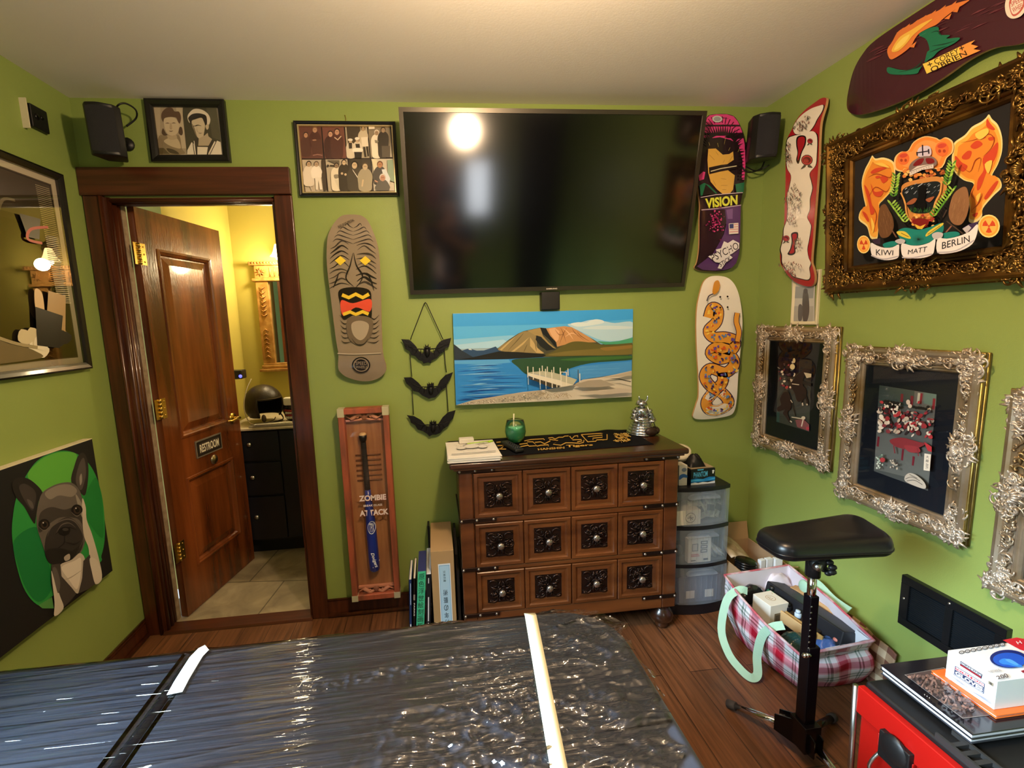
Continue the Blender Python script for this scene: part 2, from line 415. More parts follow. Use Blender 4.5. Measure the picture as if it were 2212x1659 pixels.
for z0, z1 in ((.225, .72), (.935, 1.90)):
    pm = rect_ring(st, DW-st, z0, z1, [(0, 0), (.002, .006), (.012, .007), (.018, .001), (.024, -.002), (.03, -.014), (.034, -.014)], MD)
    pm.build('panel_moulding', DOORW, door)
    pp = rect_ring(st, DW-st, z0, z1, [(.034, -.014), (.04, -.012), (.072, -.004)], MD)
    pp.add([MD @ Vector(p) for p in ((st+.072, -.004, z0+.072), (DW-st-.072, -.004, z0+.072), (DW-st-.072, -.004, z1-.072), (st+.072, -.004, z1-.072))], [(0, 1, 2, 3)])
    pp.build('door_panel', DOORW, door)
for hz in (1.86, 1.115, .365):
    h = MB().box(-.004, .034, .0005, .003, hz-.05, hz+.05, M=MD)
    h.box(-.034, -.006, .0, .003, hz-.05, hz+.05, M=MD)
    for k in range(5):
        z0 = hz-.05+k*.02; h.tube([MD @ Vector((-.005, .006, z0+.001)), MD @ Vector((-.005, .006, z0+.019))], .006, 10)
    for zz in (-.035, 0, .035): h.ball(MD @ Vector((.022, .003, hz+zz)), .004, 8, 4)
    h.build('hinge', BRASS, door)
lv = MB()
hp = MD @ Vector((DW-.065, 0, .955)); Mr = MD.to_3x3() @ Matrix.Rotation(-PI/2, 3, 'X')
lv.lathe([(0, .012), (.024, .01), (.03, .004), (.031, 0)], hp, 18, M=MD.to_3x3() @ Matrix.Rotation(-PI/2, 3, 'X'))
def dl(a, h, z): return MD @ Vector((a, h, z))
lv.tube([dl(DW-.065, .005, .955), dl(DW-.065, .05, .955)], .009, 10)
lv.tube([dl(DW-.065, .048, .955), dl(DW-.1, .05, .957), dl(DW-.14, .046, .95), dl(DW-.17, .042, .957)], [.009, .008, .007, .006], 10)
lv.tube([dl(DW-.065, -.036, .955), dl(DW-.065, -.09, .955), dl(DW-.1, -.092, .955), dl(DW-.17, -.086, .955)], [.01, .009, .008, .006], 10)
lv.build('door_handle', BRASS, door)
bz, ba = .755, .33
bo = MB().lathe([(0, .012), (.012, .012), (.014, .009), (.024, .008), (.028, .002), (.028, 0)], dl(ba, 0, bz), 20, M=MD.to_3x3() @ Matrix.Rotation(-PI/2, 3, 'X'))
bo.box(ba-.003, ba+.003, .011, .014, bz-.008, bz+.008, M=MD); bo.build('lock', mat('aged_nickel', '#9a8f82', .3, metal=1), door)
sg0, sg1, sz0, sz1 = .195, .405, .80, .895
sp = MB().box(sg0, sg1, .0005, .006, sz0, sz1, M=MD)
spo = sp.build('sign_plate', mat('sign_metal', '#8d8578', .4, metal=.6), door)
A = Art(lambda a, b, h: MD @ Vector((sg0+a*(sg1-sg0), .006+h, sz1-b*(sz1-sz0))))
A.poly('#6f665a', '0 0 1 0 1 1 0 1').poly('#1d1613', '.03 .07 .97 .07 .97 .93 .03 .93').poly('#3a2f28', '.1 .2 .9 .2 .9 .8 .1 .8')
A.text('#e6dfcf', 'RESTROOM', [(.13, .27), (.87, .27), (.87, .75), (.13, .75)], fat=.02)
A.build('lettering', PRINT, spo)

struct('added_dark_panel', MB().box(1.2, XR-.002, YF, YF+.04, 0, 2.42).box(1.24, 1.68, YF+.04, YF+.05, .12, 1.05).box(1.24, 1.68, YF+.04, YF+.05, 1.15, 2.3), mat('dark_panel_paint', '#17131a', .5))  # added panel behind the camera, darkens the right of the television's reflection
def pj(p):
    q = Vector(p)-Vector((0, 0, CAMH)); z = q.dot(AF); return (FPX*q.dot(AX)/z+PPX, FPX*q.dot(AD)/z+PPY)
def pts(s, o=(0, 0), k=1.0):
    q = [float(t) for t in s.replace(',', ' ').split()]
    return [(o[0]+a/k, o[1]+b/k) for a, b in zip(q[::2], q[1::2])]
# ------------------------------------------------------------------ television on the far wall
TYT, TYB = 2.085, 2.24
tl, tr, bl, br = at(857, 237, 1, TYT), at(1522, 233.5, 1, TYT), at(890, 641, 1, TYB), at(1484, 615, 1, TYB)
tx0, tx1 = (tl.x+bl.x)/2, (tr.x+br.x)/2
tz1, tz0 = (tl.z+tr.z)/2, (bl.z+br.z)/2
def TVm(a, b, h):                                   # a to the right, b up, h out of the screen
    o = Vector((tx0, TYB, tz0)); up = Vector((0, TYT-TYB, tz1-tz0)).normalized(); n = Vector((0, -up.z, up.y))
    return o+Vector((a, 0, 0))+up*b+n*h
TW, TH = tx1-tx0, math.hypot(tz1-tz0, TYB-TYT)
def pbox(mb, fn, a0, a1, b0, b1, h0, h1, mi=0):
    return mb.hexa([fn(a0, b0, h0), fn(a1, b0, h0), fn(a1, b0, h1), fn(a0, b0, h1)], [fn(a0, b1, h0), fn(a1, b1, h0), fn(a1, b1, h1), fn(a0, b1, h1)], mi)
tv = thing('television', 'large flat black television tilted forward high on the green far wall', 'television', TVm(TW/2, TH/2, -.03))
BEZ = mat('television_bezel', '#4a463e', .3, metal=.7)
pbox(MB(), TVm, .004, TW-.004, .004, TH-.004, -.03, -.006).build('back_shell', BLACKP, tv)
bz = MB()
for a0, a1, b0, b1 in ((0, TW, 0, .02), (0, TW, TH-.018, TH), (0, .018, .02, TH-.018), (TW-.018, TW, .02, TH-.018)): pbox(bz, TVm, a0, a1, b0, b1, -.03, 0)
bzo = bz.build('bezel', BEZ, tv)
pbox(MB(), TVm, .018, TW-.018, .02, TH-.018, -.008, -.004).build('screen', mat('dark_screen', '#030307', .12, spec=.5, ior=1.8), tv)
A = Art(TVm, h0=.0003); A.text('#e8ddd0', 'SAMSUNG', [(TW/2-.027, .0125), (TW/2+.027, .0125), (TW/2+.027, .006), (TW/2-.027, .006)], fat=.02); A.build('lettering', PRINT, bzo)
pbox(MB(), lambda a, b, h: Vector((.56+a, YB-h, 1.98+b)), 0, .06, 0, .2, 0, .05).build('wall_bracket', BLACKP, tv)
single('media_player', MB().box(.545, .638, YB-.045, YB, 1.545, 1.632), BLACKP, 'small black box fixed to the wall between the television and the lake painting', 'media player', bevel=.004)
# ------------------------------------------------------------------ lake painting
lake = thing('lake_painting', 'unframed canvas painting of a blue lake, bare mountains and a jetty', 'painting', (.57, YB, 1.3))
cn = at(978, 677, 1, YB-.025), at(1366.5, 668, 1, YB-.025), at(1364, 857, 1, YB-.025), at(986, 875, 1, YB-.025)
mb = MB(); back = [Vector((p.x, YB+.001, p.z)) for p in cn]; mb.hexa(list(cn), back)
mb.build('canvas', mat('canvas_edge', '#9db7c6', .7), lake)
A = Art(onplane(1, YB-.0255, -1), (960, 640), 5.027)
A.lim = lambda x, y: (min(max(x, 91+(y-190)*.0352), 2049-(y-138)*.0158), y)
A.poly('#3ea2ee', '90 190 2050 138 2043 560 100 560').poly('#57b4f3', '92 330 1300 300 2047 250 2043 560 98 560').poly('#86c8f2', '95 470 700 425 1300 420 2044 330 2043 560 100 560')
A.poly('#a9d6f3', '97 530 640 470 700 500 560 560 100 575')
A.sm('#b7dbf0', '1340 305 1450 290 1600 255 1730 270 1850 290 2044 282 2043 440 1850 485 1700 475 1550 415 1400 345')
A.sm('#d9ebf3', '1370 300 1450 282 1540 285 1590 262 1650 250 1720 262 1725 290 1600 315 1450 330').sm('#cfe5f1', '1500 350 1700 320 2040 330 2042 350 1750 360')
A.poly('#2c4a6e', '97 525 190 590 260 568 300 575 350 590 430 588 500 565 556 545 580 570 700 640 105 694').poly('#c9d8e2', '255 572 285 568 300 585 270 582')
A.poly('#26323f', '97 520 140 548 195 592 330 672 104 694')
A.poly('#4a4a3a', '570 572 700 470 800 405 860 378 1040 340 1110 347 1300 325 1380 335 1450 372 1620 470 1700 522 2041 500 2036 640 1060 662 700 640')
A.sm('#8f7f55', '585 566 720 468 860 382 960 400 1000 450 1010 560 1080 620 900 620 650 600')
A.poly('#a08a58', '900 374 1040 342 1070 430 1130 500 1215 570 1170 560 1080 470 980 420')
for q in ('925 440 860 520 760 600 720 606 830 520', '930 445 955 480 1010 560 1080 620 1000 615 930 540', '780 430 690 520 620 590 600 580 690 500'): A.poly('#bfa671', q)
for q in ('860 400 800 470 690 590', '900 520 860 610', '980 470 1000 600'): A.line('#5d5233', 9, q, 3, True)
A.poly('#17191b', '1040 341 1108 347 1120 390 1160 440 1205 490 1222 560 1195 540 1140 470 1070 410').poly('#1e2020', '1000 425 1050 440 1105 500 1180 560 1210 575 1110 590 1040 540 990 470')
A.poly('#c3915f', '1105 350 1170 340 1300 325 1380 335 1450 373 1560 435 1650 500 1560 500 1450 490 1330 520 1225 548 1215 500 1150 430').poly('#dcae84', '1130 352 1200 342 1250 380 1240 470 1215 495 1160 420')
for q in ('1260 340 1290 400 1320 500', '1330 340 1290 410 1250 520', '1385 345 1420 400 1520 480', '1200 360 1250 420 1300 400', '1440 380 1480 430 1580 490'): A.line('#7d5535', 8, q, 3, True)
for q in ('1290 345 1350 400 1400 470', '1310 440 1380 400 1440 420'): A.line('#e6bd95', 12, q, 3, True)
A.sm('#5e5a2c', '1065 655 1180 600 1300 530 1420 490 1600 505 1720 530 1900 520 2040 505 2037 632 1500 645').sm('#766a36', '1130 640 1300 600 1600 575 2036 550 2036 625 1500 645').poly('#4ba07c', '1660 488 1800 496 1900 485 2043 448 2042 505 1880 520 1740 525')
A.sm('#8c7038', '1700 560 1900 540 2038 530 2037 560 1900 580 1750 590')
A.poly('#1a1b18', '590 598 800 606 1070 625 1105 640 1060 662 700 682 105 695 300 664')
A.poly('#2f86d8', '105 694 700 682 1060 662 2036 638 2034 830 1850 850 1500 905 1390 960 1000 1030 700 1080 300 1140 124 1182')
A.poly('#57a5e4', '106 698 700 686 720 720 500 740 108 735').sm('#2c4f35', '740 690 1060 665 1500 650 2035 640 2035 690 1600 725 1350 790 1240 860 1060 830 900 850 800 770').sm('#3d6b35', '1250 690 1600 660 2034 650 2034 670 1600 700')
A.poly('#4b98df', '1360 800 1500 755 2034 705 2033 812 1850 850 1500 900 1370 880')
for k in range(34):
    y = 745+k*11.5; x0 = 125+R.random()*260; x1 = x0+150+R.random()*420; x1 = min(x1, 880-(max(0, y-1010))*3.2); x0 = min(x0, x1-40)
    if x1 < 180: continue
    A.line(R.choice(['#1450a8', '#1a5cb6', '#2368c0', '#79bdf2', '#123f8c', '#5aa9ea']), 5+R.random()*7, [(x0, y+6), ((x0+x1)/2, y-4), (x1, y-7)], 3, True)
for k in range(12):
    y = 735+k*12; x0 = 1400+R.random()*250; x1 = min(2028, x0+150+R.random()*250); A.line(R.choice(['#8cc9f3', '#2a74c4', '#a7d8f7']), 5, [(x0, y+12), (x1, y)], 0, True)
A.poly('#d6cfc0', '124 1184 300 1130 600 1080 850 1040 1050 1020 1390 970 1500 905 1700 880 1850 850 2034 808 2033 1090 1100 1140')
A.poly('#b3ab9a', '124 1184 300 1132 700 1062 1050 1022 1100 1060 1000 1110 700 1150 300 1172')
for k in range(230):
    t = R.random(); x = 170+t*880; y = 1172-t*135+R.random()*(18+60*t); A.ell(R.choice(['#77716a', '#e9e4d8', '#8f887c', '#5c5750', '#cfc8b8']), x, min(y, 1176-t*60), 3+R.random()*6, 2+R.random()*3, n=6)
A.poly('#a59c8c', '1400 965 1560 915 1700 905 1860 965 1700 985 1500 990').poly('#b7ad99', '1700 885 1880 850 2033 812 2033 860 1850 880').poly('#c2b8a8', '1450 1040 1900 1000 2030 1010 2030 1040 1700 1070')
for k in range(60): A.line(R.choice(['#94805f', '#b6a98f', '#7d6d55']), 3, [(q := 950+R.random()*420, 1035+R.random()*80), (q+25, 1040+R.random()*80)])
A.poly('#40403a', '1790 890 1900 893 2030 925 2020 932 1900 905')
A.poly('#b9bba6', '912 826 1070 812 1190 830 1330 868 1440 905 1390 972 1330 965 1265 915').poly('#e4e0cf', '912 830 1265 915 1272 985 1262 990 912 862').poly('#3c3a33', '915 868 1265 975 1230 992 1150 990 1000 925 920 900').poly('#ded8c6', '1262 920 1400 962 1330 978 1275 985')
for x in range(940, 1260, 34): A.line('#6b665b', 5, [(x, 868+(x-915)*.29), (x, 886+(x-915)*.29)])
for q in ('905 762 906 882', '963 768 965 905', '1033 780 1040 962', '1097 788 1103 972', '1165 800 1171 996', '1062 753 1064 815', '1117 763 1118 820', '1187 768 1188 832', '1257 776 1258 850', '1341 783 1343 862', '1263 818 1270 985', '1325 822 1325 972', '1470 838 1470 936', '1220 905 1222 990'): A.line('#e6e2d4', 10, q)
A.line('#47505a', 9, '1452 796 1454 892').line('#e6e2d4', 8, '1265 822 1325 826')
for q in ('910 890 912 960', '1040 965 1042 1010', '1103 975 1105 1010'): A.line('#9fbcd0', 8, q)
A.build('painted_face', PRINTS, lake)
# ------------------------------------------------------------------ skateboard decks
PLY = mat('maple_ply_edge', '#c99a6a', .5)
def deck(label, fn, outline, ax, cuts, face, group='skateboard decks hung on the walls', closed_smooth=4):
    P = crv(outline, closed_smooth); c0 = fn(sum(p[0] for p in P)/len(P), sum(p[1] for p in P)/len(P), -.02)
    root = thing('skateboard_deck', label, 'skateboard deck', c0, group)
    A = Art(fn, cuts=(ax, cuts), h0=0); A.poly('#ffffff', P); B = Art(lambda a, b, h: fn(a, b, -.011), cuts=(ax, cuts)); B.poly('#ffffff', P)
    mb = MB()
    for X in (A, B): mb.add(X.mb.v, X.mb.f, 1)
    dense = []
    for i in range(len(P)):
        a, b = P[i], P[(i+1) % len(P)]; ts = [0]+sorted((c-a[ax])/(b[ax]-a[ax]) for c in cuts if (a[ax]-c)*(b[ax]-c) < 0)
        dense += [tuple(a[j]+(b[j]-a[j])*t for j in (0, 1)) for t in ts]
    n = len(dense); mb.add([fn(*p, 0) for p in dense]+[fn(*p, -.011) for p in dense], [(i, (i+1) % n, (i+1) % n+n, i+n) for i in range(n)], 0, True)
    mb.build('board', [PLY, mat('deck_face_'+face.strip('#'), face, .3, coat=.3)], root)
    mid = [sum(p[j] for p in P)/len(P) for j in (0, 1)]; ext = max(p[ax] for p in P)-min(p[ax] for p in P)
    for k in (-.17, .17):
        q = list(mid); q[ax] += k*ext
        if q[0] > 2205: continue
        a = fn(*q, -.0105); b = Vector((a.x, YB, a.z)) if a.y > YB-.08 else Vector((XR, a.y, a.z)); MB().tube([a, b], .012, 10).build('wall_mount', BLACKP, root)
    G = Art(fn, cuts=(ax, cuts), h0=.0003); G.poly(face, P); return root, G
def bend_back(ol, dist, kick=.03):
    zs = [at(u, v, 1, YB-dist).z for u, v in ol]; z0, z1 = min(zs), max(zs)
    def f(u, v, h):
        p = at(u, v, 1, YB-dist); t = min(1, max(0, (p.z-z0)/(z1-z0))); k = 0
        if t < .2: k = ((.2-t)/.2)**2*kick
        if t > .84: k = ((t-.84)/.16)**2*kick*.9
        return Vector((p.x, p.y+k-h, p.z))
    return f
# grey deck with a wrinkled pattern (left of the television)
o1, k1, o2, k2 = (600, 200), 3.318, (640, 640), 2.37
ol = pts('455 872 520 864 590 872 640 910 680 990 712 1080 728 1180 735 1300 739 1420 742 1560', o1, k1)+pts('437 150 441 250 446 305 460 360 452 392 420 422 370 438 320 437 262 420 228 396 213 368 216 300 208 250 199 190 190 120', o2, k2)+pts('388 1540 371 1400 356 1280 350 1180 355 1050 375 980 410 915', o1, k1)
root, A = deck('grey skateboard deck with black wrinkle lines and a yellow and red patch', bend_back(ol, .055), ol, 1, [480, 490, 500, 510, 520, 540, 700, 740, 760, 780, 800, 815], '#8b7d69')
A.o, A.k = o1, k1
for i, (y, w) in enumerate(((935, 60), (962, 95), (990, 118), (1020, 135), (1050, 145))):
    for s in (-1, 1): A.line('#2b2621', 9, [(540, y+34), (540+s*w*.4, y+22-i*2), (540+s*w*.8, y), (540+s*w, y+20)], 4, True)
for i in range(9):
    y = 1085+i*36
    for s in (-1, 1): A.line(R.choice(['#1f1b18', '#3a332c']), 8+R.random()*9, [(540+s*(20+R.random()*16), y+R.random()*20), (540+s*80, y-26+R.random()*26), (540+s*130, y+R.random()*20), (540+s*(162+i*1.2), y+34)], 4, True)
for q in ('540 1150 520 1240 490 1330 545 1390', '545 1150 565 1240 610 1320 560 1400', '440 1290 420 1350 400 1400', '640 1290 670 1350 690 1420'): A.line('#1c1815', 12, q, 4, True)
for cx in (450, 628): A.poly('#e6c93c', [(cx-40, 1205), (cx, 1172), (cx+40, 1205), (cx, 1240)])
A.sm('#1a1512', '440 1420 540 1395 655 1415 672 1500 665 1625 560 1590 470 1625 450 1520').sm('#d8503a', '455 1490 540 1510 665 1480 660 1570 560 1540 470 1600')
A.line('#e3c23a', 26, '462 1450 510 1470 560 1445 610 1470 655 1445').line('#e3c23a', 24, '470 1590 520 1572 560 1590 610 1570 652 1588')
A.o, A.k = o2, k2
for i in range(6): A.line('#2b2621', 5, [(222+i*2, 95+i*26), (250, 118+i*24), (275+i*4, 100+i*26)], 3, True).line('#2b2621', 5, [(425, 95+i*26), (400, 118+i*24), (378-i*4, 100+i*26)], 3, True)
A.sm('#6a5d4c', '262 120 325 100 390 120 385 200 330 250 270 215').sm('#a39682', '285 140 330 125 372 145 360 200 328 225 292 195').line('#2b2621', 6, '285 215 310 245 345 245 370 215', 4, True)
A.line('#b9ad98', 5, '212 292 300 296 435 290', 3).ell('#1c1815', 332, 352, 47, 42).ell('#8b7d69', 332, 352, 40, 35).ell('#1c1815', 332, 352, 34, 30)
A.text('#8b7d69', 'SPEED', [(304, 334), (362, 334), (362, 352), (304, 352)]).text('#8b7d69', 'WHEELS', [(304, 356), (362, 356), (362, 370), (304, 370)])
A.o, A.k = o1, k1
A.text('#2b2621', 'RED DOT SPECIAL', [(430, 955), (540, 898), (548, 916), (438, 973)])
A.build('graphic', PRINTG, root)
# pink and purple deck
o, k = (1400, 180), 3.607
ol = pts('455 300 470 260 500 230 560 220 640 220 690 240 715 290 735 370 755 480 756 600 747 760 735 860 716 960 712 1080 710 1200 705 1330 695 1400 670 1437 620 1455 540 1461 440 1456 396 1443 381 1426 394 1390 400 1250 401 1050 405 950 395 870 388 770 380 650 385 520 410 420', o, k)
root, A = deck('pink and black sunburst skateboard deck with a purple tail, right of the television', bend_back(ol, .05), ol, 1, [245, 255, 265, 275, 285, 300, 500, 520, 540, 555, 570], '#2b1d22')
A.o, A.k = o, k
A.poly('#e0468f', '462 292 475 258 505 231 560 222 640 222 688 242 712 290 733 372 752 480 753 560 735 600 700 470 640 440 560 420 470 430 425 420 440 350')
for i in range(15):
    a = -2.62+i*.178; A.line('#4a0f2c', 7, [(565+155*math.cos(a)*.72, 455+155*math.sin(a)), (565+min(220, 205)*math.cos(a)*.82, 455+212*math.sin(a)*1.02)])
for i in range(26):
    a = -3.0+i*.13; r0, r1 = 95, 165+R.random()*30; A.poly('#241a1c', [(565+r0*math.cos(a-.09)*1.15, 500+r0*math.sin(a-.09)), (565+r1*math.cos(a)*.92, 470+r1*math.sin(a)*.92), (565+r0*math.cos(a+.09)*1.15, 500+r0*math.sin(a+.09))])
A.poly('#e0468f', '732 560 750 520 752 640 744 755 722 750 728 660').poly('#e0468f', '390 720 425 690 440 695 430 750 394 762')
for y in range(540, 750, 26): A.poly('#241a1c', [(700, y-10), (748, y-8), (700, y+10)])
A.ell('#c9cfd2', 547, 272, 40, 30, -.2).ell('#9aa2a8', 547, 272, 28, 20, -.2)
A.poly('#dcae52', '462 515 520 512 575 560 625 555 655 535 660 600 600 640 590 660 640 700 668 720 655 830 630 862 575 866 530 830 480 770 462 700 456 600')
for q in ('470 560 510 600', '520 535 540 565', '590 600 575 625', '500 760 520 800', '560 745 600 752', '560 800 610 798', '570 830 600 832', '620 620 650 570'): A.line('#241a1c', 8, q, 0, True)
A.poly('#241a1c', '466 660 560 640 690 625 690 668 560 690 470 712').line('#d9cfa8', 7, '480 690 560 668 682 648')
for q in ('532 470 540 500', '595 425 585 480', '630 505 618 530', '465 465 472 490', '705 510 690 540'): A.line('#dcd36a', 9, q, 0, True)
A.poly('#1f6b4b', '670 790 742 775 732 858 680 858').poly('#1f6b4b', '392 800 430 780 470 800 530 862 402 880').poly('#241a1c', '440 790 520 865 415 878')
A.line('#cbb6c4', 6, '402 893 520 872 728 855').line('#cbb6c4', 6, '407 990 540 978 716 952')
A.text('#dbe04a', 'VISION', [(435, 902), (688, 872), (686, 950), (441, 980)], fat=.04)
A.poly('#57356e', '405 995 540 982 712 957 705 1330 694 1400 668 1434 620 1450 540 1456 440 1450 388 1424 500 1330 580 1180 600 1100 520 1000').poly('#2a1822', '406 996 590 985 600 1080 575 1180 500 1330 394 1415 400 1250').poly('#7a5792', '600 990 650 980 648 1060 610 1060')
for i in range(90): A.ell(R.choice(['#b0306f', '#7a2050', '#d0508c']), 520+R.gauss(0, 28), 1080+R.gauss(0, 48), 4+R.random()*4, n=6)
A.poly('#eee6e0', '608 1100 682 1094 682 1176 610 1182').poly('#38427e', '612 1104 645 1101 645 1136 613 1139')
for i in range(4): A.line('#d68a94', 6, [(612 if i > 1 else 648, 1108+i*19), (679, 1104+i*19)])
A.poly('#e9e6ea', '456 1352 520 1318 510 1300 550 1290 570 1236 600 1250 640 1225 688 1250 690 1290 640 1330 620 1340 648 1360 600 1400 575 1446 545 1440 555 1400 520 1395')
A.text('#2a1f2e', 'PSYCHO', [(470, 1340), (670, 1240), (690, 1290), (500, 1392)], fat=.0).text('#2a1f2e', 'STICK', [(548, 1400), (622, 1348), (638, 1376), (566, 1432)])
A.build('graphic', PRINTG, root)
# white deck with a coiling ribbon
o, k = (1440, 560), 2.370
ol = pts('270 82 320 90 350 120 370 180 384 260 388 340 381 430 373 520 366 600 361 700 358 770 345 800 300 815 230 825 175 825 151 815 146 795 155 740 164 700 163 600 156 480 152 350 156 250 170 180 195 120 230 90', o, k)
root, A = deck('white skateboard deck printed with a coiling orange and purple ribbon', bend_back(ol, .05), ol, 1, [605, 612, 620, 630, 645, 660, 830, 845, 860, 875, 890], '#f1ece2')
A.o, A.k = o, k
path = crv([(215, 300), (232, 250), (262, 262), (255, 320), (215, 365), (240, 400), (300, 400), (350, 420), (330, 465), (260, 450), (225, 480), (270, 510), (330, 500), (345, 540), (300, 580), (225, 560), (195, 600), (225, 650), (290, 690), (320, 740), (275, 775), (225, 770), (205, 730), (240, 680), (285, 630), (285, 580)], 6, False)
A.line('#3a2748', 62, path).line('#e8a23c', 52, path)
for i, (x, y) in enumerate(path[2:-2]):
    c = R.choice(['#6a4fa0', '#d9602c', '#f4cf5a', '#3c2a58', '#5f86b8']); A.ell(c, x+R.uniform(-17, 17), y+R.uniform(-17, 17), 5+R.random()*6, 3+R.random()*4, R.random()*3, 8)
path2 = crv([(350, 420), (358, 370), (345, 320), (350, 275)], 5, False); A.line('#3a2748', 30, path2).line('#e8a23c', 23, path2)
A.sm('#c98a2a', '225 165 240 120 262 108 268 130 255 165 232 182').line('#4a4652', 6, '228 178 205 190 195 215', 4)
for x, y in ((263, 194), (300, 192), (263, 248), (300, 246)): A.ell('#2a2622', x, y, 5)
A.build('graphic', PRINTG, root)
# red deck with white tattoo flash, on the right-hand wall
def bend_right(ol, dist, kick=.03):
    zs = [at(u, v, 0, XR-dist).z for u, v in ol]; z0, z1 = min(zs), max(zs)
    def f(u, v, h):
        p = at(u, v, 0, XR-dist); t = min(1, max(0, (p.z-z0)/(z1-z0))); k = 0
        if t < .2: k = ((.2-t)/.2)**2*kick
        if t > .82: k = ((t-.82)/.18)**2*kick
        return Vector((p.x+k-h, p.y, p.z))
    return f
o, k = (1400, 180), 3.607
ol = pts('1345 115 1357 150 1357 200 1342 300 1333 450 1329 600 1315 800 1300 1000 1285 1200 1273 1330 1266 1400 1274 1450 1270 1510 1250 1560 1215 1584 1160 1575 1110 1545 1075 1500 1050 1450 1031 1400 1030 1300 1045 1200 1060 1100 1065 950 1070 800 1072 650 1072 480 1085 420 1110 360 1121 310 1150 250 1190 200 1250 150 1300 115', o, k)
root, A = deck('narrow red skateboard deck covered in white tattoo flash, below the right speaker', bend_right(ol, .05), ol, 1, [225, 235, 245, 255, 265, 275, 560, 575, 590, 605], '#a31f28')
A.o, A.k = o, k
W = '#ece4d6'
for cl in ('1160 255 1230 200 1300 175 1340 170 1342 215 1310 280 1290 330 1250 380 1180 400 1135 385 1120 330', '1085 440 1130 410 1180 400 1240 380 1290 375 1318 420 1315 560 1305 640 1260 700 1270 760 1280 820 1262 900 1260 980 1240 1040 1262 1090 1270 1120 1255 1220 1242 1290 1250 1360 1262 1400 1245 1440 1240 1500 1215 1530 1160 1520 1110 1500 1075 1450 1045 1400 1045 1340 1035 1290 1055 1210 1060 1130 1085 1060 1090 960 1085 880 1105 800 1115 720 1085 660 1078 560'):
    P = crv(pts(cl), 4); A.poly('#1c1413', [(x+(x-1180)*.06, y+(y-(280 if y < 400 else 900))*.012) for x, y in P]).poly(W, P)
A.sm('#1c1413', '1160 420 1200 405 1232 420 1228 480 1200 540 1175 625 1155 600 1165 540 1155 480').sm('#a31f28', '1170 430 1200 415 1222 428 1218 478 1192 540 1172 600 1166 580 1172 530 1165 478')
A.sm('#1c1413', '1118 1170 1165 1160 1170 1200 1148 1260 1150 1320 1120 1340 1088 1330 1108 1290 1120 1230').sm('#a31f28', '1126 1180 1156 1172 1160 1200 1140 1258 1142 1312 1120 1326 1102 1320 1118 1288 1130 1230')
def rose(cx, cy, r, c='#b23a3f'):
    A.ell('#2a2322', cx, cy, r*1.08, r, n=14).ell(c, cx, cy, r*.96, r*.88, n=14)
    for i in range(4): A.ell('#5a1c22', cx+r*.1*i, cy, r*(.75-.18*i), r*(.62-.15*i), .5*i, 12).ell(c, cx+r*.1*i, cy+2, r*(.62-.18*i), r*(.5-.14*i), .5*i, 12)
    A.sm('#4b463c', [(cx-r*.4, cy+r*.8), (cx-r*1.1, cy+r*1.7), (cx-r*.2, cy+r*1.2)], 3).sm('#4b463c', [(cx+r*.4, cy+r*.8), (cx+r*1.1, cy+r*1.4), (cx+r*.2, cy+r*1.3)], 3)
rose(1240, 598, 42); rose(1080, 1208, 24); rose(1268, 450, 20)
def sketch(cx, cy, rx, ry, n, cols=('#3a3330', '#6e655c', '#8d5a50')):
    for i in range(n):
        a = R.random()*6.3; q = R.random()**.6; x, y = cx+rx*q*math.cos(a), cy+ry*q*math.sin(a)
        A.line(R.choice(cols), 3.5+R.random()*4, [(x, y), (x+R.uniform(-10, 10), y+R.uniform(6, 18)), (x+R.uniform(-14, 14), y+R.uniform(14, 34))], 3, True)
sketch(1200, 300, 65, 70, 45); sketch(1112, 540, 26, 95, 40); sketch(1165, 900, 62, 130, 75); sketch(1160, 1050, 44, 50, 26); sketch(1210, 1230, 30, 60, 22); sketch(1150, 1410, 85, 35, 30); sketch(1155, 1470, 40, 34, 22, ('#a33a40', '#3a3330'))
A.build('graphic', PRINTG, root)
# maroon deck hung sideways under the ceiling
def bend_long(u, v, h):
    p = at(u, v, 0, XR-.05); t = min(1, max(0, (1.80-p.y)/.805)); k = 0
    if t < .2: k = ((.2-t)/.2)**2*.03
    if t > .8: k = ((t-.8)/.2)**2*.03
    return Vector((p.x+k-h, p.y, p.z))
ow = [(1.795, 2.31), (1.79, 2.36), (1.765, 2.42), (1.72, 2.455), (1.66, 2.473), (1.5, 2.478), (1.3, 2.478), (1.15, 2.47), (1.05, 2.45), (1.0, 2.40), (.995, 2.32), (1.02, 2.26), (1.08, 2.235), (1.15, 2.225), (1.214, 2.214), (1.28, 2.238), (1.343, 2.24), (1.42, 2.222), (1.501, 2.212), (1.6, 2.215), (1.68, 2.228), (1.73, 2.245), (1.775, 2.275)]
root, A = deck('maroon skateboard deck hung sideways just under the ceiling on the right', bend_long, [pj((XR-.05, y, z)) for y, z in ow], 0, [1840, 1850, 1860, 1870, 1880, 1890, 2300, 2360, 2440, 2520], '#3c1520')
A.o, A.k = (1820, 0), 5.643
for i in range(40):
    x = 250+R.random()*1900; y = 640-(x-250)*.33+R.uniform(-60, 160)
    if 80 < y < 850: A.line(R.choice(['#5a2230', '#4a1b28', '#64303a']), 8+R.random()*14, [(x, y), (x+90, y-45), (x+190, y-85)], 3, True)
A.sm('#d77a3a', '560 640 570 580 620 510 680 400 760 340 870 290 960 230 1060 180 1160 140 1260 90 1400 40 1560 0 1500 50 1400 110 1330 160 1240 230 1160 300 1060 345 960 400 900 470 850 560 760 640 640 715 590 715')
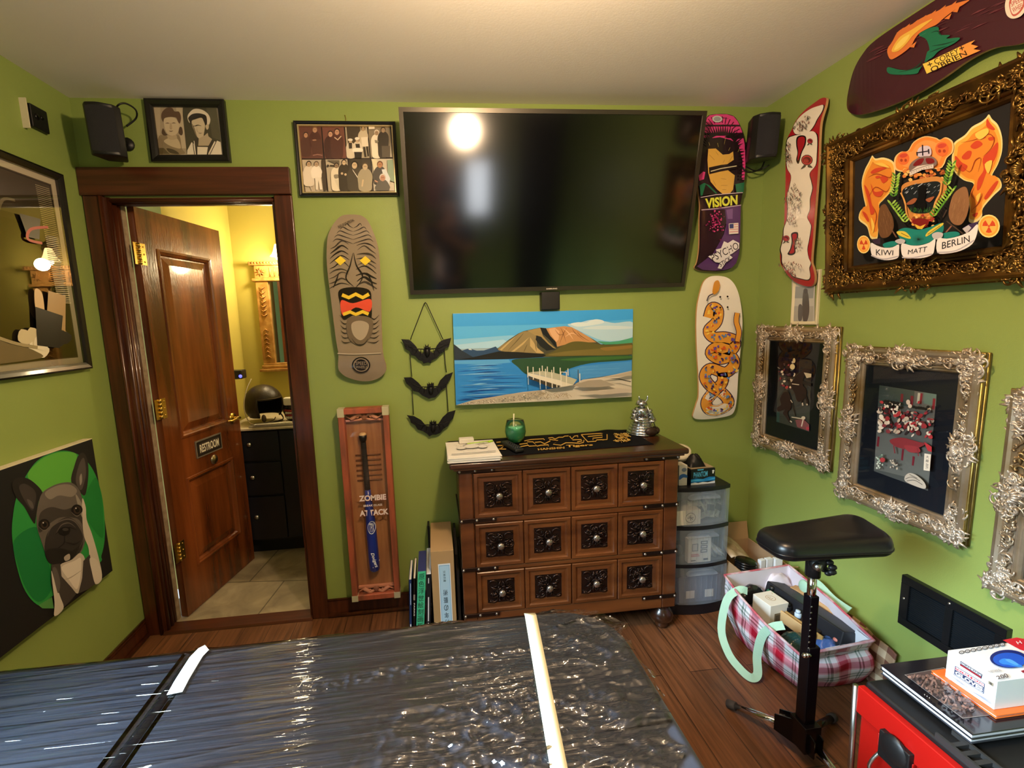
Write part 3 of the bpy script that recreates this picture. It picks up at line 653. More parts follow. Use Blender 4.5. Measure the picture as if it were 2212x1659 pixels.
for (x, y) in ((700, 380), (780, 330), (880, 282), (980, 225), (1100, 165), (1220, 105), (1350, 55), (860, 550), (1290, 205), (1390, 120)): A.poly('#d77a3a', [(x-30, y+25), (x+60, y-45), (x+30, y+30)])
A.sm('#e8b84a', '620 630 640 560 720 450 850 370 980 290 1120 230 1000 330 880 430 800 530 700 620').sm('#f0d468', '650 610 680 540 760 460 840 420 780 520 700 590')
A.sm('#156a4c', '570 820 720 850 860 850 1000 790 1050 640 1080 600 1040 480 950 420 1090 340 1190 335 1200 420 1330 430 1290 470 1450 460 1380 530 1200 620 1120 700 1020 760 960 850 900 903 600 903')
for q in ('1100 400 1180 380 1230 440', '1110 560 1250 540 1390 500', '700 880 900 830 1010 720', '1080 640 1180 600 1300 560'): A.line('#0c3d2b', 16, q, 4, True)
for q in ('960 440 1040 400', '1000 800 1100 690'): A.line('#4fae87', 10, q, 0, True)
A.poly('#e3c653', '1000 780 1050 762 1560 520 1640 490 1590 540 1680 565 1620 600 1710 615 1420 740 1330 770 1050 900').poly('#df9446', '1440 575 1560 520 1640 490 1590 540 1680 565 1620 600 1710 615 1480 715')
A.text('#3a2413', 'COREY', [(1130, 728), (1430, 585), (1450, 645), (1160, 790)], fat=.0).text('#3a2413', "O'BRIEN", [(1085, 828), (1520, 612), (1550, 670), (1115, 885)], fat=.01)
for cx, cy in ((1090, 785), (1480, 588)): A.line('#3a2413', 11, [(cx-28, cy+10), (cx+28, cy-10)]).line('#3a2413', 11, [(cx-9, cy-26), (cx+9, cy+26)])
A.sm('#d9cfc0', '2010 60 2050 -60 2140 -120 2240 -100 2300 -20 2260 120 2200 200 2100 228 2030 180')
A.sm('#b5564e', '2060 40 2120 -60 2230 -50 2250 60 2180 170 2100 190').sm('#d9cfc0', '2075 60 2125 -30 2215 -25 2230 60 2170 150 2105 170')
A.text('#b5564e', 'SPEED', [(2075, 30), (2230, -50), (2245, 0), (2092, 85)]).text('#b5564e', 'WHEELS', [(2095, 100), (2250, 20), (2262, 70), (2112, 160)])
A.build('graphic', PRINTG, root)
# ------------------------------------------------------------------ framed things
def flatframe(name, label, cat, fn, a0, a1, b0, b1, w, depth, mats, lip=None, group=None, pane=True, pm=None):
    """plain frame on a wall: fn(a, b, h)"""
    root = thing(name, label, cat, fn((a0+a1)/2, (b0+b1)/2, 0), group)
    mb = MB(); vs = []; prof = [(0, -.001), (0, depth), (w*.25, depth+.002), (w*.7, depth-.002), (w, depth-.006), (w, .004)]
    for d, h in prof: vs += [fn(a0+d, b0+d, h), fn(a1-d, b0+d, h), fn(a1-d, b1-d, h), fn(a0+d, b1-d, h)]
    mb.add(vs, [(i*4+k, i*4+(k+1) % 4, (i+1)*4+(k+1) % 4, (i+1)*4+k) for i in range(5) for k in range(4)])
    mb.build('frame', mats, root)
    if lip:
        vs = []
        for d, h in ((w, depth-.004), (w+.004, depth-.003), (w+.006, depth-.007), (w+.006, .005)): vs += [fn(a0+d, b0+d, h), fn(a1-d, b0+d, h), fn(a1-d, b1-d, h), fn(a0+d, b1-d, h)]
        MB().add(vs, [(i*4+k, i*4+(k+1) % 4, (i+1)*4+(k+1) % 4, (i+1)*4+k) for i in range(3) for k in range(4)]).build('inner_lip', lip, root)
    if pane:
        MB().add([fn(a, b, depth-.008) for a, b in ((a0+w, b0+w), (a1-w, b0+w), (a1-w, b1-w), (a0+w, b1-w))], [(0, 1, 2, 3)]).build('glass_pane', pm or PANE, root)
    return root
FBLK = mat('black_frame_wood', '#0d0b09', .35, coat=.2)
onback = lambda a, b, h: Vector((a, YB-h, b))
def px_b(u, v, d=.006): return at(u, v, 1, YB-d)
# couple portrait
cp_ = flatframe('framed_portrait', 'black frame with two sepia portraits, a woman and a sailor, above the door', 'picture frame', onback, -1.188, -.858, 2.247, 2.5055, .03, .02, FBLK)
A = Art(onplane(1, YB-.0035, -1), (300, 200), 10.367)
A.poly('#cdbfa8', '240 260 1760 275 1890 1410 370 1410')
A.poly('#a8987f', '280 290 970 305 1075 1380 400 1385').poly('#b9a88c', '300 300 480 305 470 1230 420 1200').poly('#c2b296', '830 330 965 340 1060 1250 930 1250 900 900')
A.sm('#8d7c60', '440 1000 560 950 700 1000 900 960 960 1240 1000 1375 420 1370').sm('#c6b493', '560 1080 700 1010 860 1030 940 1240 800 1230 640 1160')
A.poly('#5a4e33', '405 1240 560 1240 640 1330 700 1370 410 1378').sm('#4b3f2a', '620 1250 760 1270 880 1340 880 1375 700 1350')
A.sm('#5d4535', '520 440 620 345 740 345 800 420 900 430 945 560 920 690 880 660 830 560 700 560 570 600 545 660 500 560').sm('#4e3a2c', '540 800 600 900 640 950 560 960 510 900').sm('#4e3a2c', '910 780 960 780 985 900 950 960 890 900')
A.sm('#cdbb9c', '565 590 640 555 760 550 840 600 895 720 890 850 830 940 740 965 650 930 590 830 560 700').sm('#b9a587', '640 960 720 970 830 950 850 1030 740 1060 650 1020')
A.line('#5d4535', 20, '590 690 640 680 690 690', 4, True).line('#5d4535', 20, '730 690 780 678 830 688', 4, True).line('#8b7359', 12, '690 800 720 815 750 800', 4, True).line('#5a3b31', 20, '670 855 720 868 770 853', 4, True).sm('#b8a283', '700 690 725 690 745 790 690 795')
A.poly('#42402f', '985 305 1735 315 1860 1390 1078 1390 985 500').poly('#54523f', '1500 320 1735 315 1830 1080 1640 1000 1600 700')
A.sm('#ddd2bd', '1110 480 1230 370 1400 380 1540 470 1600 600 1570 720 1520 700 1480 540 1300 470 1150 540 1140 680 1090 580')
A.sm('#241f1a', '1105 570 1180 490 1300 462 1430 480 1510 530 1525 680 1490 740 1440 620 1370 560 1240 600 1180 620 1170 720 1130 640')
A.sm('#cbbc9f', '1185 640 1260 600 1400 565 1450 640 1480 740 1460 900 1430 1020 1360 1035 1300 980 1240 860 1200 760').sm('#7d715e', '1190 700 1240 780 1290 940 1310 1010 1250 900').sm('#c3b396', '1490 740 1560 710 1560 800 1520 830')
A.poly('#b5a68b', '1340 1030 1470 960 1540 900 1560 980 1640 1045 1560 1190 1330 1190')
A.poly('#e4dac6', '1180 1110 1310 1200 1560 1210 1750 1075 1830 1110 1860 1388 1080 1388 1085 1290').poly('#3b352b', '1230 1060 1330 1020 1310 1190 1330 1200 1560 1195 1640 1050 1700 1075 1550 1388 1520 1388 1545 1220 1310 1215 1310 1388 1280 1388').line('#e4dac6', 16, '1235 1080 1270 1380').line('#e4dac6', 16, '1700 1090 1560 1370').line('#3b352b', 16, '1205 1090 1245 1385').line('#3b352b', 16, '1740 1080 1590 1385')
A.line('#2a221c', 24, '1210 750 1270 745 1320 730 1400 745', 4, True).line('#4b4034', 12, '1330 905 1375 912 1420 905', 4, True).line('#a5967c', 12, '1300 770 1305 860 1340 880', 3, True)
A.build('photograph', PRINTG, cp_)
# collage of family photographs
co = flatframe('framed_photo_collage', 'black frame with a grid of eight old family photographs beside the television', 'picture frame', onback, -.571, -.119, 2.097, 2.42, .014, .022, FBLK, lip=mat('gilt_lip', '#d8c494', .35, metal=.6))
A = Art(onplane(1, YB-.004, -1), (640, 250), 9.217)
A.poly('#1c0f0c', '10 190 1885 180 2005 1520 150 1540')
cells = [('#6b4238', '35 205 490 205 540 850 105 850'), ('#7a4c3f', '510 205 945 205 1000 845 570 850'), ('#b8ad93', '970 205 1405 205 1460 840 1020 845'), ('#8e826c', '1425 205 1860 205 1915 830 1485 835'),
         ('#c9bda6', '115 875 500 875 615 1505 185 1515'), ('#c3b89f', '580 870 1015 868 1075 1500 640 1505'), ('#3f382b', '1040 865 1475 862 1525 1490 1085 1500'), ('#d2c9b2', '1495 858 1920 855 1990 1490 1545 1495')]
for c, q in cells: A.poly(c, q)
def figure(cx, cy, hw, top, foot, body, face='#c9b08e', hair=None, lower=None):
    A.sm(body, [(cx-hw*.5, top+hw*.9), (cx+hw*.5, top+hw*.9), (cx+hw*1.15, top+hw*1.9), (cx+hw*1.1, (top+foot)/2+hw), (cx+hw*.9, foot), (cx-hw*.8, foot), (cx-hw*1.1, (top+foot)/2+hw), (cx-hw*1.15, top+hw*1.9)], 4)
    if lower: A.poly(lower, [(cx-hw*.9, (top+foot)/2), (cx+hw*.9, (top+foot)/2), (cx+hw*.95, foot), (cx-hw*.7, foot)])
    A.ell(hair or '#3a2c22', cx, top+hw*.45, hw*.52, hw*.6).ell(face, cx, top+hw*.58, hw*.4, hw*.5)
    A.line('#6d553e', hw*.07, [(cx-hw*.22, top+hw*.5), (cx+hw*.22, top+hw*.5)]); return A
figure(190, 0, 95, 335, 800, '#5a3930', '#c99a78'); figure(370, 0, 100, 230, 620, '#543128', '#c49a7a', '#8a6a4c'); A.poly('#5f3c32', '280 470 500 470 530 740 330 760').sm('#b58a70', '320 480 380 470 400 490 340 500').line('#a07664', 22, '330 790 420 770 520 790')
figure(680, 0, 105, 310, 840, '#4a2a22', '#d0a488'); figure(810, 0, 110, 265, 840, '#57332a', '#cc9f82'); A.line('#d9c0a4', 22, '760 430 825 480 895 405')
A.poly('#4a3f30', '1000 225 1270 210 1290 620 1040 620'); figure(1330, 0, 85, 215, 620, '#cbbfa4', '#b39b78'); A.poly('#e6ddc8', '1290 430 1420 420 1440 610 1310 610').poly('#3a3226', '1330 620 1370 620 1400 820 1360 820').poly('#3a3226', '1390 610 1430 610 1450 800 1420 810'); figure(1080, 0, 75, 470, 840, '#dcd2bc'); A.ell('#efe8d8', 1075, 480, 48, 28); figure(1215, 0, 85, 445, 800, '#dcd2bc'); A.ell('#efe8d8', 1210, 455, 45, 30).poly('#3a3226', '1175 560 1260 560 1270 640 1190 640').poly('#3a3226', '1040 540 1110 540 1110 650 1050 655').sm('#f0e9da', '1125 660 1220 640 1320 660 1310 720 1220 740 1130 720').poly('#231d16', '1150 720 1310 720 1300 838 1170 838')
figure(1600, 0, 95, 290, 830, '#e9e0cc', '#a48d70', '#e4dac6'); figure(1730, 0, 95, 235, 825, '#39332a', '#a68f72'); A.poly('#8a8472', '1560 480 1640 500 1620 550 1570 540').poly('#e3d9c4', '1440 215 1560 215 1560 265 1445 270').poly('#5f574a', '1700 600 1860 600 1880 825 1710 825').poly('#bfb6a0', '1870 500 1905 820 1870 825')
A.poly('#4a3e30', '500 880 570 872 610 1490 545 1500 505 1150'); figure(250, 0, 100, 910, 1390, '#e4dac8', '#c2a888'); figure(400, 0, 95, 915, 1240, '#efe8da', '#bfa789', '#6d5a48'); A.poly('#e9e2d2', '370 1230 490 1230 525 1470 470 1475 440 1280 430 1475 390 1475').line('#c9bfae', 20, '280 1400 310 1480')
A.poly('#6d6553', '610 880 860 885 860 990 640 900').ell('#332c22', 630, 995, 24); A.line('#332c22', 22, '670 990 760 995'); figure(800, 0, 95, 945, 1480, '#e3dbc4', '#cdb695'); A.sm('#8f8672', '750 1180 830 1170 850 1230 770 1250').poly('#d8cfb6', '760 1270 900 1270 920 1495 860 1495'); figure(950, 0, 95, 880, 1495, '#3d362a', '#cdb695'); A.ell('#cdb695', 910, 1150, 24).ell('#cdb695', 980, 1170, 24)
figure(1160, 0, 130, 915, 1495, '#4a4335', '#cbb491', '#2a241b'); A.poly('#ece5d6', '1115 1060 1260 1270 1262 1300 1130 1100'); figure(1370, 0, 125, 945, 1490, '#a49a80', '#c5b091', '#5c4e3b'); A.line('#cbb491', 30, '1330 1270 1310 1410')
A.poly('#8fa58a', '1810 880 1925 870 1960 1320 1830 1280').poly('#dfd4b2', '1500 870 1600 865 1640 1000 1540 1100'); figure(1665, 0, 115, 915, 1350, '#4d4a46', '#b5835f', '#6d4a30'); A.poly('#d9dfe0', '1700 1070 1780 1060 1870 1250 1850 1380 1780 1370'); figure(1720, 0, 125, 1170, 1490, '#5a5750', '#b98a72', '#cfc6bb'); A.line('#c99a7c', 24, '1560 1290 1620 1320')
A.build('photograph', PRINTG, co)
hk = MB().tube([Vector((at(746, 254, 1, YB).x, YB-.003, z)) for z in (2.452, 2.446)], .002, 6).tube(crv([(at(745, 254, 1, YB).x, YB-.004, 2.452), (at(747, 254, 1, YB).x, YB-.005, 2.44), (at(747, 256, 1, YB).x, YB-.004, 2.42)], 4, False), .0014, 6)
single('picture_hook', hk, BRASS, 'small brass wall hook above the frame of eight family photographs', 'hook')
# art poster on the left wall (glass mirrors the bathroom lamp)
onleft = lambda a, b, h: Vector((XL+h, a, b))
po = flatframe('art_poster', 'large glazed art poster in a black frame high on the left wall', 'framed poster', onleft, 1.12, 2.142, 1.358, 2.156, .028, .026, FBLK, pm=panemat('poster_glass', .008, power=1.5, base=.10))
A = Art(lambda a, b, h: onleft(2.142-a*1.022, 2.156-b*.798, .010+h), h0=0)
A.poly('#d8cdb4', '.027 .035 .973 .035 .973 .965 .027 .965').poly('#5a4f38', '.05 .065 .95 .065 .95 .935 .05 .935').poly('#17120b', '.055 .07 .945 .07 .945 .93 .055 .93')
A.poly('#4a4231', '.06 .075 .50 .075 .50 .28 .06 .28').poly('#2a241a', '.06 .26 .36 .26 .36 .29 .06 .29')
for i in range(9): A.line('#6a6048', .004, [(.30+i*.03, .09), (.30+i*.03, .2)])
for x in (.33, .52): A.line('#8a8064', .012, [(x-.1, .2), (x-.05, .215), (x, .32), (x+.02, .22), (x+.09, .16)], 5)
for i in range(60):
    y = .09+i*.0095; A.line('#2c2418', .004, [(.075+R.random()*.015, y), (.1+R.random()*.03, y+.004)]); A.line('#c9bb96', .003, [(.065, y+.003), (.13, y+.005)])
A.poly('#4a4438', '.15 .26 .24 .26 .22 .36 .17 .36').line('#a8453a', .012, '.12 .29 .2 .32 .22 .37 .16 .375', 5)
A.sm('#d2c6a4', '.42 .62 .52 .6 .58 .64 .56 .72 .45 .72').line('#3a3226', .004, '.45 .65 .5 .63 .54 .68 .48 .7', 4)
for k in range(14): A.sm(R.choice(['#c9bb96', '#a8905c', '#e0d6bb', '#3b3426', '#15110b']), [(x := .08+R.random()*.2, y := .80+R.random()*.09), (x+.05, y-.03), (x+.07, y+.02), (x+.03, y+.04)], 3)
A.poly('#a9895a', '.09 .62 .17 .6 .2 .74 .12 .8').sm('#cfae80', '.2 .62 .23 .6 .24 .7 .21 .74').poly('#0d0a07', '.12 .72 .24 .68 .26 .86 .16 .88')
A.sm('#6a5c3a', '.28 .88 .4 .83 .55 .70 .68 .62 .9 .60 .94 .9 .3 .925').line('#9a8c66', .014, '.26 .87 .36 .84 .46 .78 .6 .64 .75 .58', 5)
A.sm('#7e9a7c', '.5 .925 .58 .82 .7 .74 .9 .72 .94 .925')
for i in range(6): A.line('#a9c2a2', .008, [(.55+i*.06, .92), (.62+i*.05, .76)], 0, True)
A.build('poster_print', PRINTS, po)
# dog portrait on canvas
dg = thing('dog_portrait', 'dark canvas portrait of a grey bulldog on a green oval', 'painting', (XL, 1.85, .76))
DY0, DY1, DZ0, DZ1 = 1.50, 2.06, .463, 1.063
mb = MB().box(XL-.001, XL+.036, DY0, DY1, DZ0, DZ1); mb.build('canvas', mat('dark_canvas', '#0b0a09', .7), dg)
MB().box(XL+.001, XL+.0365, DY0, DY1, DZ1, DZ1+.003).build('pale_edge', mat('bare_canvas_edge', '#d8ccb0', .7), dg)
A = Art(onplane(0, XL+.0365, 1), (0, 940), 3.608)
A.lim = lambda x, y: (x, y)
A.sm('#2a8a3c', '200 320 290 200 400 140 520 122 640 170 730 280 790 450 815 650 815 820 790 940 760 1010 400 1260 310 1330 200 1220 130 1020 95 800 100 640 130 480', 5)
A.sm('#5aa63c', '215 320 300 205 410 145 520 130 600 160 560 300 540 380 400 400 330 440').sm('#1f7a34', '640 560 740 330 790 470 805 660 800 800 720 720').sm('#137035', '110 820 300 720 380 1000 400 1200 300 1300 200 1190 140 1020')
A.poly('#4f8a48', '300 1325 405 1262 420 1350 330 1350')
A.sm('#1e1b19', '95 400 120 340 190 330 260 365 330 445 300 520 280 640 270 690 240 650 190 560 130 490').sm('#3a3431', '150 400 200 380 280 450 260 580 225 560 170 470').sm('#55504c', '210 500 250 520 262 570 235 560')
A.sm('#2b2724', '555 360 580 240 610 160 650 138 680 190 690 280 680 400 660 470 620 440').sm('#4c4642', '590 340 620 220 655 180 670 300 640 420 610 410').sm('#8b837b', '620 330 635 300 640 360 625 390')
A.sm('#5d5650', '330 450 400 400 480 372 560 372 620 430 650 540 672 660 680 740 640 900 560 980 420 1010 370 960 330 850 290 720 285 620 300 530')
A.sm('#7f766c', '350 450 440 395 540 385 600 430 560 480 460 470 390 500').sm('#3a3531', '320 600 400 560 500 580 580 560 640 580 650 700 600 650 480 640 400 680 310 760 300 680')
A.sm('#8b8379', '590 460 640 540 665 650 640 640 610 560').sm('#c3b8a8', '640 500 668 560 676 660 720 780 770 960 795 1110 740 1160 700 1000 690 880 650 760')
A.sm('#2d2927', '360 790 420 700 520 640 600 680 650 780 630 900 560 960 520 980 460 1000 390 1000 350 920')
A.line('#5a534d', 12, '370 790 400 720 470 670 540 655 600 690 650 790 620 880', 5, True).line('#5a534d', 10, '440 760 480 700 540 685 590 720', 5, True).line('#14110f', 12, '430 780 470 740 540 720 600 740', 5, True)
A.sm('#100d0c', '455 740 500 715 545 725 540 765 500 785 460 770').ell('#3a3431', 510, 735, 24, 12).line('#161311', 11, '500 780 500 840 430 900 380 960', 5, True).line('#161311', 11, '505 830 580 850 630 820', 5, True)
A.sm('#1c1917', '360 900 460 880 560 900 620 860 560 970 450 1015 375 980').sm('#a59a8e', '500 950 540 925 545 965 510 980')
for cx, cy in ((345, 695), (600, 582)): A.ell('#14110f', cx, cy, 44, 42).ell('#3b2c22', cx+2, cy+2, 28, 30).ell('#070605', cx+3, cy+2, 17, 19).ell('#cfc9c0', cx-8, cy-12, 5).line('#6a625b', 7, [(cx-48, cy+14), (cx, cy+50), (cx+42, cy+14)], 5, True)
A.sm('#b9aea0', '470 1010 560 970 620 920 660 960 650 1060 620 1200 595 1232 520 1150 470 1080').sm('#d6ccbe', '480 1030 580 980 630 960 630 1080 600 1200 540 1130').line('#a59a8b', 9, '490 1130 550 1110 640 1050', 4, True)
A.poly('#3d3733', '400 1010 470 1000 480 1100 560 1190 595 1235 560 1280 500 1340 430 1300 400 1150').poly('#3d3733', '650 980 700 930 720 1030 740 1160 690 1200 610 1235 640 1120').sm('#c9bfb0', '400 1060 430 1150 470 1260 495 1350 425 1410 425 1300').sm('#cdc3b4', '700 960 760 980 795 1115 745 1160 715 1060')
A.sm('#5a534d', '410 1050 440 1040 470 1150 450 1230')
A.build('painted_face', PRINT, dg)
# open junction box on the left wall near the ceiling
jb = thing('wall_speaker_plate', 'small black square wall box with a pale card edge, high on the left wall', 'wall box', (XL, 2.07, 2.34))
MB().box(XL-.001, XL+.02, 2.035, 2.115, 2.30, 2.385).build('box', BLACKP, jb, bevel=.004); MB().box(XL+.0, XL+.024, 2.012, 2.016, 2.285, 2.392).build('card', mat('pale_card', '#cfc6a8', .7), jb)
mb = MB().ball((XL+.02, 2.06, 2.345), (.006, .012, .012), 10, 6).ball((XL+.02, 2.085, 2.35), (.005, .009, .009), 10, 6); mb.build('connector', BLACKG, jb)
# ------------------------------------------------------------------ carved frames on the right-hand wall
SILV = mat('silver_gilt', '#b9ab97', .36, metal=.75, col2='#8d744a', nscale=9, mixlo=.35, mixhi=.7)
SILVO = mat('silver_gilt_carving', '#d2c6b6', .4, metal=.6, col2='#a8957c', nscale=30)
GOLDE = mat('gilt_edge', '#a08a4c', .35, metal=.85, col2='#6e5a28', nscale=12)
BRON = mat('bronze_gilt', '#4d3314', .3, metal=.8, col2='#7d5a24', nscale=10)
BRONO = mat('bronze_gilt_carving', '#8a6a34', .3, metal=.85, col2='#5a3f1a', nscale=25)
MOUNT = mat('navy_mount_board', '#12131c', .8)
def carving(mb, fn, cx, cy, rx, ry, n, hb, rnd, sgn=1):
    """leafy scrollwork patch round cx, cy"""
    for i in range(n):
        a = rnd.random()*2*PI; q = math.sqrt(rnd.random()); x, y = cx+rx*q*math.cos(a)*.85, cy+ry*q*math.sin(a)*.85
        r0 = (.010+.014*rnd.random()); turn = rnd.choice((-1, 1)); a0 = rnd.random()*6.3; P = []; K = 11
        for k in range(K):
            t = k/(K-1); r = r0*(1-.75*t); b = a0+turn*t*4.6
            P.append(fn(x+r*math.cos(b), y+r*math.sin(b), hb+.005*t+.002))
        mb.tube(P, [.0022+.0028*(k/(K-1)) for k in range(K)], 5)
    for i in range(int(n*1.4)):
        a = rnd.random()*2*PI; q = math.sqrt(rnd.random()); x, y = cx+rx*q*math.cos(a), cy+ry*q*math.sin(a); b = math.atan2(y-cy, x-cx)+rnd.uniform(-.6, .6); L = .009+rnd.random()*.012
        P = [fn(x-L*math.cos(b), y-L*math.sin(b), hb-.004), fn(x, y, hb+.003), fn(x+L*math.cos(b), y+L*math.sin(b), hb-.001)]
        mb.tube(P, [.001, .0055, .0015], 5)
def carved_frame(name, label, y1, y0, z0, z1, w, d, m_f, m_o, m_e, seed, lean=0, orn=1.0, rails=True):
    """y1: edge towards the far wall"""
    W, H = y1-y0, z1-z0; rnd = random.Random(seed)
    fn = lambda a, b, h: Vector((XR-h-lean*max(0, b)/H, y1-a, z0+b))
    root = thing(name, label, 'picture frame', fn(W/2, H/2, 0), 'carved frames on the right wall')
    prof = [(0, -.0005), (0, d*.35), (.004, d*.45), (.002, d*.62), (.0, d*.8), (.006, d*.97), (.014, d), (.022, d*.92), (w*.48, d*.66), (w*.66, d*.62), (w*.72, d*.74), (w*.78, d*.74), (w*.82, d*.6), (w*.9, d*.62), (w*.96, d*.5), (w, d*.3)]
    mb = MB(); vs = []
    for e, h in prof: vs += [fn(e, e, h), fn(W-e, e, h), fn(W-e, H-e, h), fn(e, H-e, h)]
    mb.add(vs, [(i*4+k, i*4+(k+1) % 4, (i+1)*4+(k+1) % 4, (i+1)*4+k) for i in range(len(prof)-1) for k in range(4)], 0, True)
    fr = mb.build('frame', m_f, root)
    for p in fr.data.polygons: p.use_smooth = False
    oc = w*.42
    for i, (cx, cy) in enumerate(((oc, oc), (W-oc, oc), (W-oc, H-oc), (oc, H-oc))):
        m = MB(); carving(m, fn, cx, cy, w*.55, w*.55, int(24*orn), d*.8, rnd)
        sx, sy = (1 if cx < W/2 else -1), (1 if cy < H/2 else -1)
        carving(m, fn, cx+sx*w*.75, cy-sy*w*.05, w*.75, w*.34, int(16*orn), d*.74, rnd); carving(m, fn, cx-sx*w*.05, cy+sy*w*.75, w*.34, w*.75, int(16*orn), d*.74, rnd)
        m.build('corner_carving', m_o, root)
    for cx, cy, rx, ry in ((W/2, oc*.95, w*.95, w*.5), (W/2, H-oc*.95, w*.95, w*.5), (oc*.95, H/2, w*.5, w*.95), (W-oc*.95, H/2, w*.5, w*.95)):
        m = MB(); carving(m, fn, cx, cy, rx*1.15 if rx > ry else rx, ry*1.15 if ry > rx else ry, int(38*orn), d*.8, rnd)
        for k in range(7):                                  # a fan of leaves in the middle
            a = (k-3)*.36; vx, vy = (math.sin(a), (1 if cy < H/2 else -1)*math.cos(a)) if rx > ry else ((1 if cx < W/2 else -1)*math.cos(a), math.sin(a))
            m.tube([fn(cx+vx*.006, cy+vy*.006, d*.9), fn(cx+vx*.018, cy+vy*.018, d+.008), fn(cx+vx*.03, cy+vy*.03, d*.85)], [.003, .006, .002], 6)
        m.build('side_carving', m_o, root)
    for ux in (0, 1):                                       # low scrollwork along the sides
        for k in (0, 1):
            m = MB(); c = w*.4
            if ux: carving(m, fn, W/2, c if k == 0 else H-c, W/2-w*.6, w*.26, int(34*orn), d*.7, rnd)
            else: carving(m, fn, c if k == 0 else W-c, H/2, w*.26, H/2-w*.6, int(40*orn), d*.7, rnd)
            m.build('scroll_relief', m_f, root)
    if rails:                                               # ridged outer edge
        m = MB()
        for h, r in ((d*.22, .0045), (d*.6, .005)):
            m.tube([fn(0, 0, h), fn(W, 0, h), fn(W, H, h), fn(0, H, h)], r, 8, closed=True)
        m.build('edge_bead', m_e, root)
    return root, fn, W, H
def picture(root, fn, W, H, w, d, h=.012, mount=True):
    o = MB().add([fn(w*.97, w*.97, h), fn(W-w*.97, w*.97, h), fn(W-w*.97, H-w*.97, h), fn(w*.97, H-w*.97, h)], [(0, 1, 2, 3)]).build('mount_board', MOUNT, root)
    MB().add([fn(w*.98, w*.98, h+.004), fn(W-w*.98, w*.98, h+.004), fn(W-w*.98, H-w*.98, h+.004), fn(w*.98, H-w*.98, h+.004)], [(0, 1, 2, 3)]).build('glass_pane', PANE, root)
# rearing-horse print
root, fn, W, H = carved_frame('carved_picture_frame', 'silver carved frame with a small dark print of horses, nearest the far corner', 2.228, 1.757, .795, 1.421, .072, .04, SILV, SILVO, GOLDE, 3)
picture(root, fn, W, H, .072, .04)
A = Art(onplane(0, XR-.0126, -1), (1640, 700), 4.88)
A.poly('#6d6455', '208 342 556 383 526 1135 180 1028').poly('#3a2335', '208 342 425 368 415 520 350 560 205 540').poly('#57514a', '425 368 556 383 550 600 430 560').poly('#76705f', '196 700 545 680 530 1000 180 960').poly('#5f8072', '186 920 215 930 212 1038 181 1028')
for i in range(46):
    x, y = 205+R.random()*170, 400+R.random()*280; A.ell(R.choice(['#c9b7a0', '#8a3a44', '#d8c8b0', '#4a2c38', '#a8403c', '#e0d2bc', '#5c4450']), x, y, 6+R.random()*14, 5+R.random()*11, R.random()*3, 8)
A.sm('#2a1d1b', '330 640 380 560 440 500 480 470 540 490 520 520 470 560 460 640 500 700 480 780 420 820 390 790 370 720').sm('#2a1d1b', '220 790 260 720 320 740 335 880 300 930 320 1000 345 1030 320 1040 280 980 250 940 270 900 200 920 190 880 230 850')
A.sm('#241a18', '470 730 500 760 520 830 515 860 500 850 490 790 460 770 455 840 445 830 450 760').line('#2a211d', 9, '300 700 350 850 383 970').line('#c9beae', 9, '330 800 350 830').line('#d8ccb8', 8, '345 630 420 640')
A.ell('#cfc6b0', 465, 990, 22, 18).line('#cfc6b0', 10, '340 980 460 1000').poly('#7a4a50', '380 1010 470 1005 526 1060 526 1130 400 1085').line('#d8d0c0', 12, '465 1000 445 1080').ell('#a83a4a', 510, 1100, 16, 20).ell('#cdb98a', 368, 385, 14, 26).ell('#d9c79a', 350, 450, 26, 30)
A.line('#c9c0b0', 14, '455 830 460 860').line('#c9c0b0', 14, '500 840 508 856').line('#c9c0b0', 14, '325 1020 345 1035').poly('#2a2422', '460 600 545 625 545 660 450 630').poly('#c4b79a', '470 510 550 525 548 560 500 570')
A.build('print', PRINT, root)
# crowded battle print
root, fn, W, H = carved_frame('carved_picture_frame', 'silver carved frame with a print of a crowd under red banners', 1.70, 1.233, .714, 1.346, .072, .042, SILV, SILVO, GOLDE, 5)
picture(root, fn, W, H, .072, .042)
A = Art(onplane(0, XR-.0126, -1), (1800, 730), 3.529)
A.poly('#857c70', '352 360 787 430 722 1165 310 1015').poly('#5e6458', '352 360 620 405 610 520 340 520').poly('#7d9080', '690 415 787 430 782 520 690 500').poly('#8f877a', '335 700 752 860 722 1165 310 1015').poly('#6d6960', '312 1000 560 1060 722 1140 722 1165 310 1015')
for q in ('515 425 535 428 530 490 510 485', '590 440 612 444 606 515 586 508', '760 460 780 463 770 550 752 540', '660 420 682 424 672 505 650 500', '338 750 354 755 346 830 330 824', '525 845 540 850 530 935 516 930', '605 900 622 906 612 975 598 970'): A.poly('#a3303a', q)
A.poly('#ded6bc', '645 418 664 421 656 500 636 496')
for i in range(150):
    t = R.random(); x = 350+t*405; y = 590+t*60+R.gauss(0, 62); A.ell(R.choice(['#2a1f22', '#5a2026', '#d9cfc0', '#b8aa9a', '#8a2a32', '#3c3a40', '#76303a', '#e4dccf', '#a03038', '#c9bcae']), min(max(x, 352), 750), min(max(y, 490), 770), 8+R.random()*18, 6+R.random()*13, R.random()*3, 9)
A.sm('#7a2a33', '430 780 520 760 640 790 700 810 600 850 480 830').sm('#8d323a', '540 820 640 830 660 870 580 870').poly('#b0303a', '690 790 750 830 750 870 720 860').line('#7a2a33', 9, '460 820 470 880').line('#7a2a33', 8, '640 840 650 900')
for i in range(16): A.ell('#16130f', 385+R.random()*120, 480+R.random()*50, 14, 10).ell('#d9d0c2', 395+R.random()*110, 500+R.random()*50, 9, 8)
for i in range(7): A.ell('#16130f', 615+i*18, 520+R.random()*24, 14, 11)
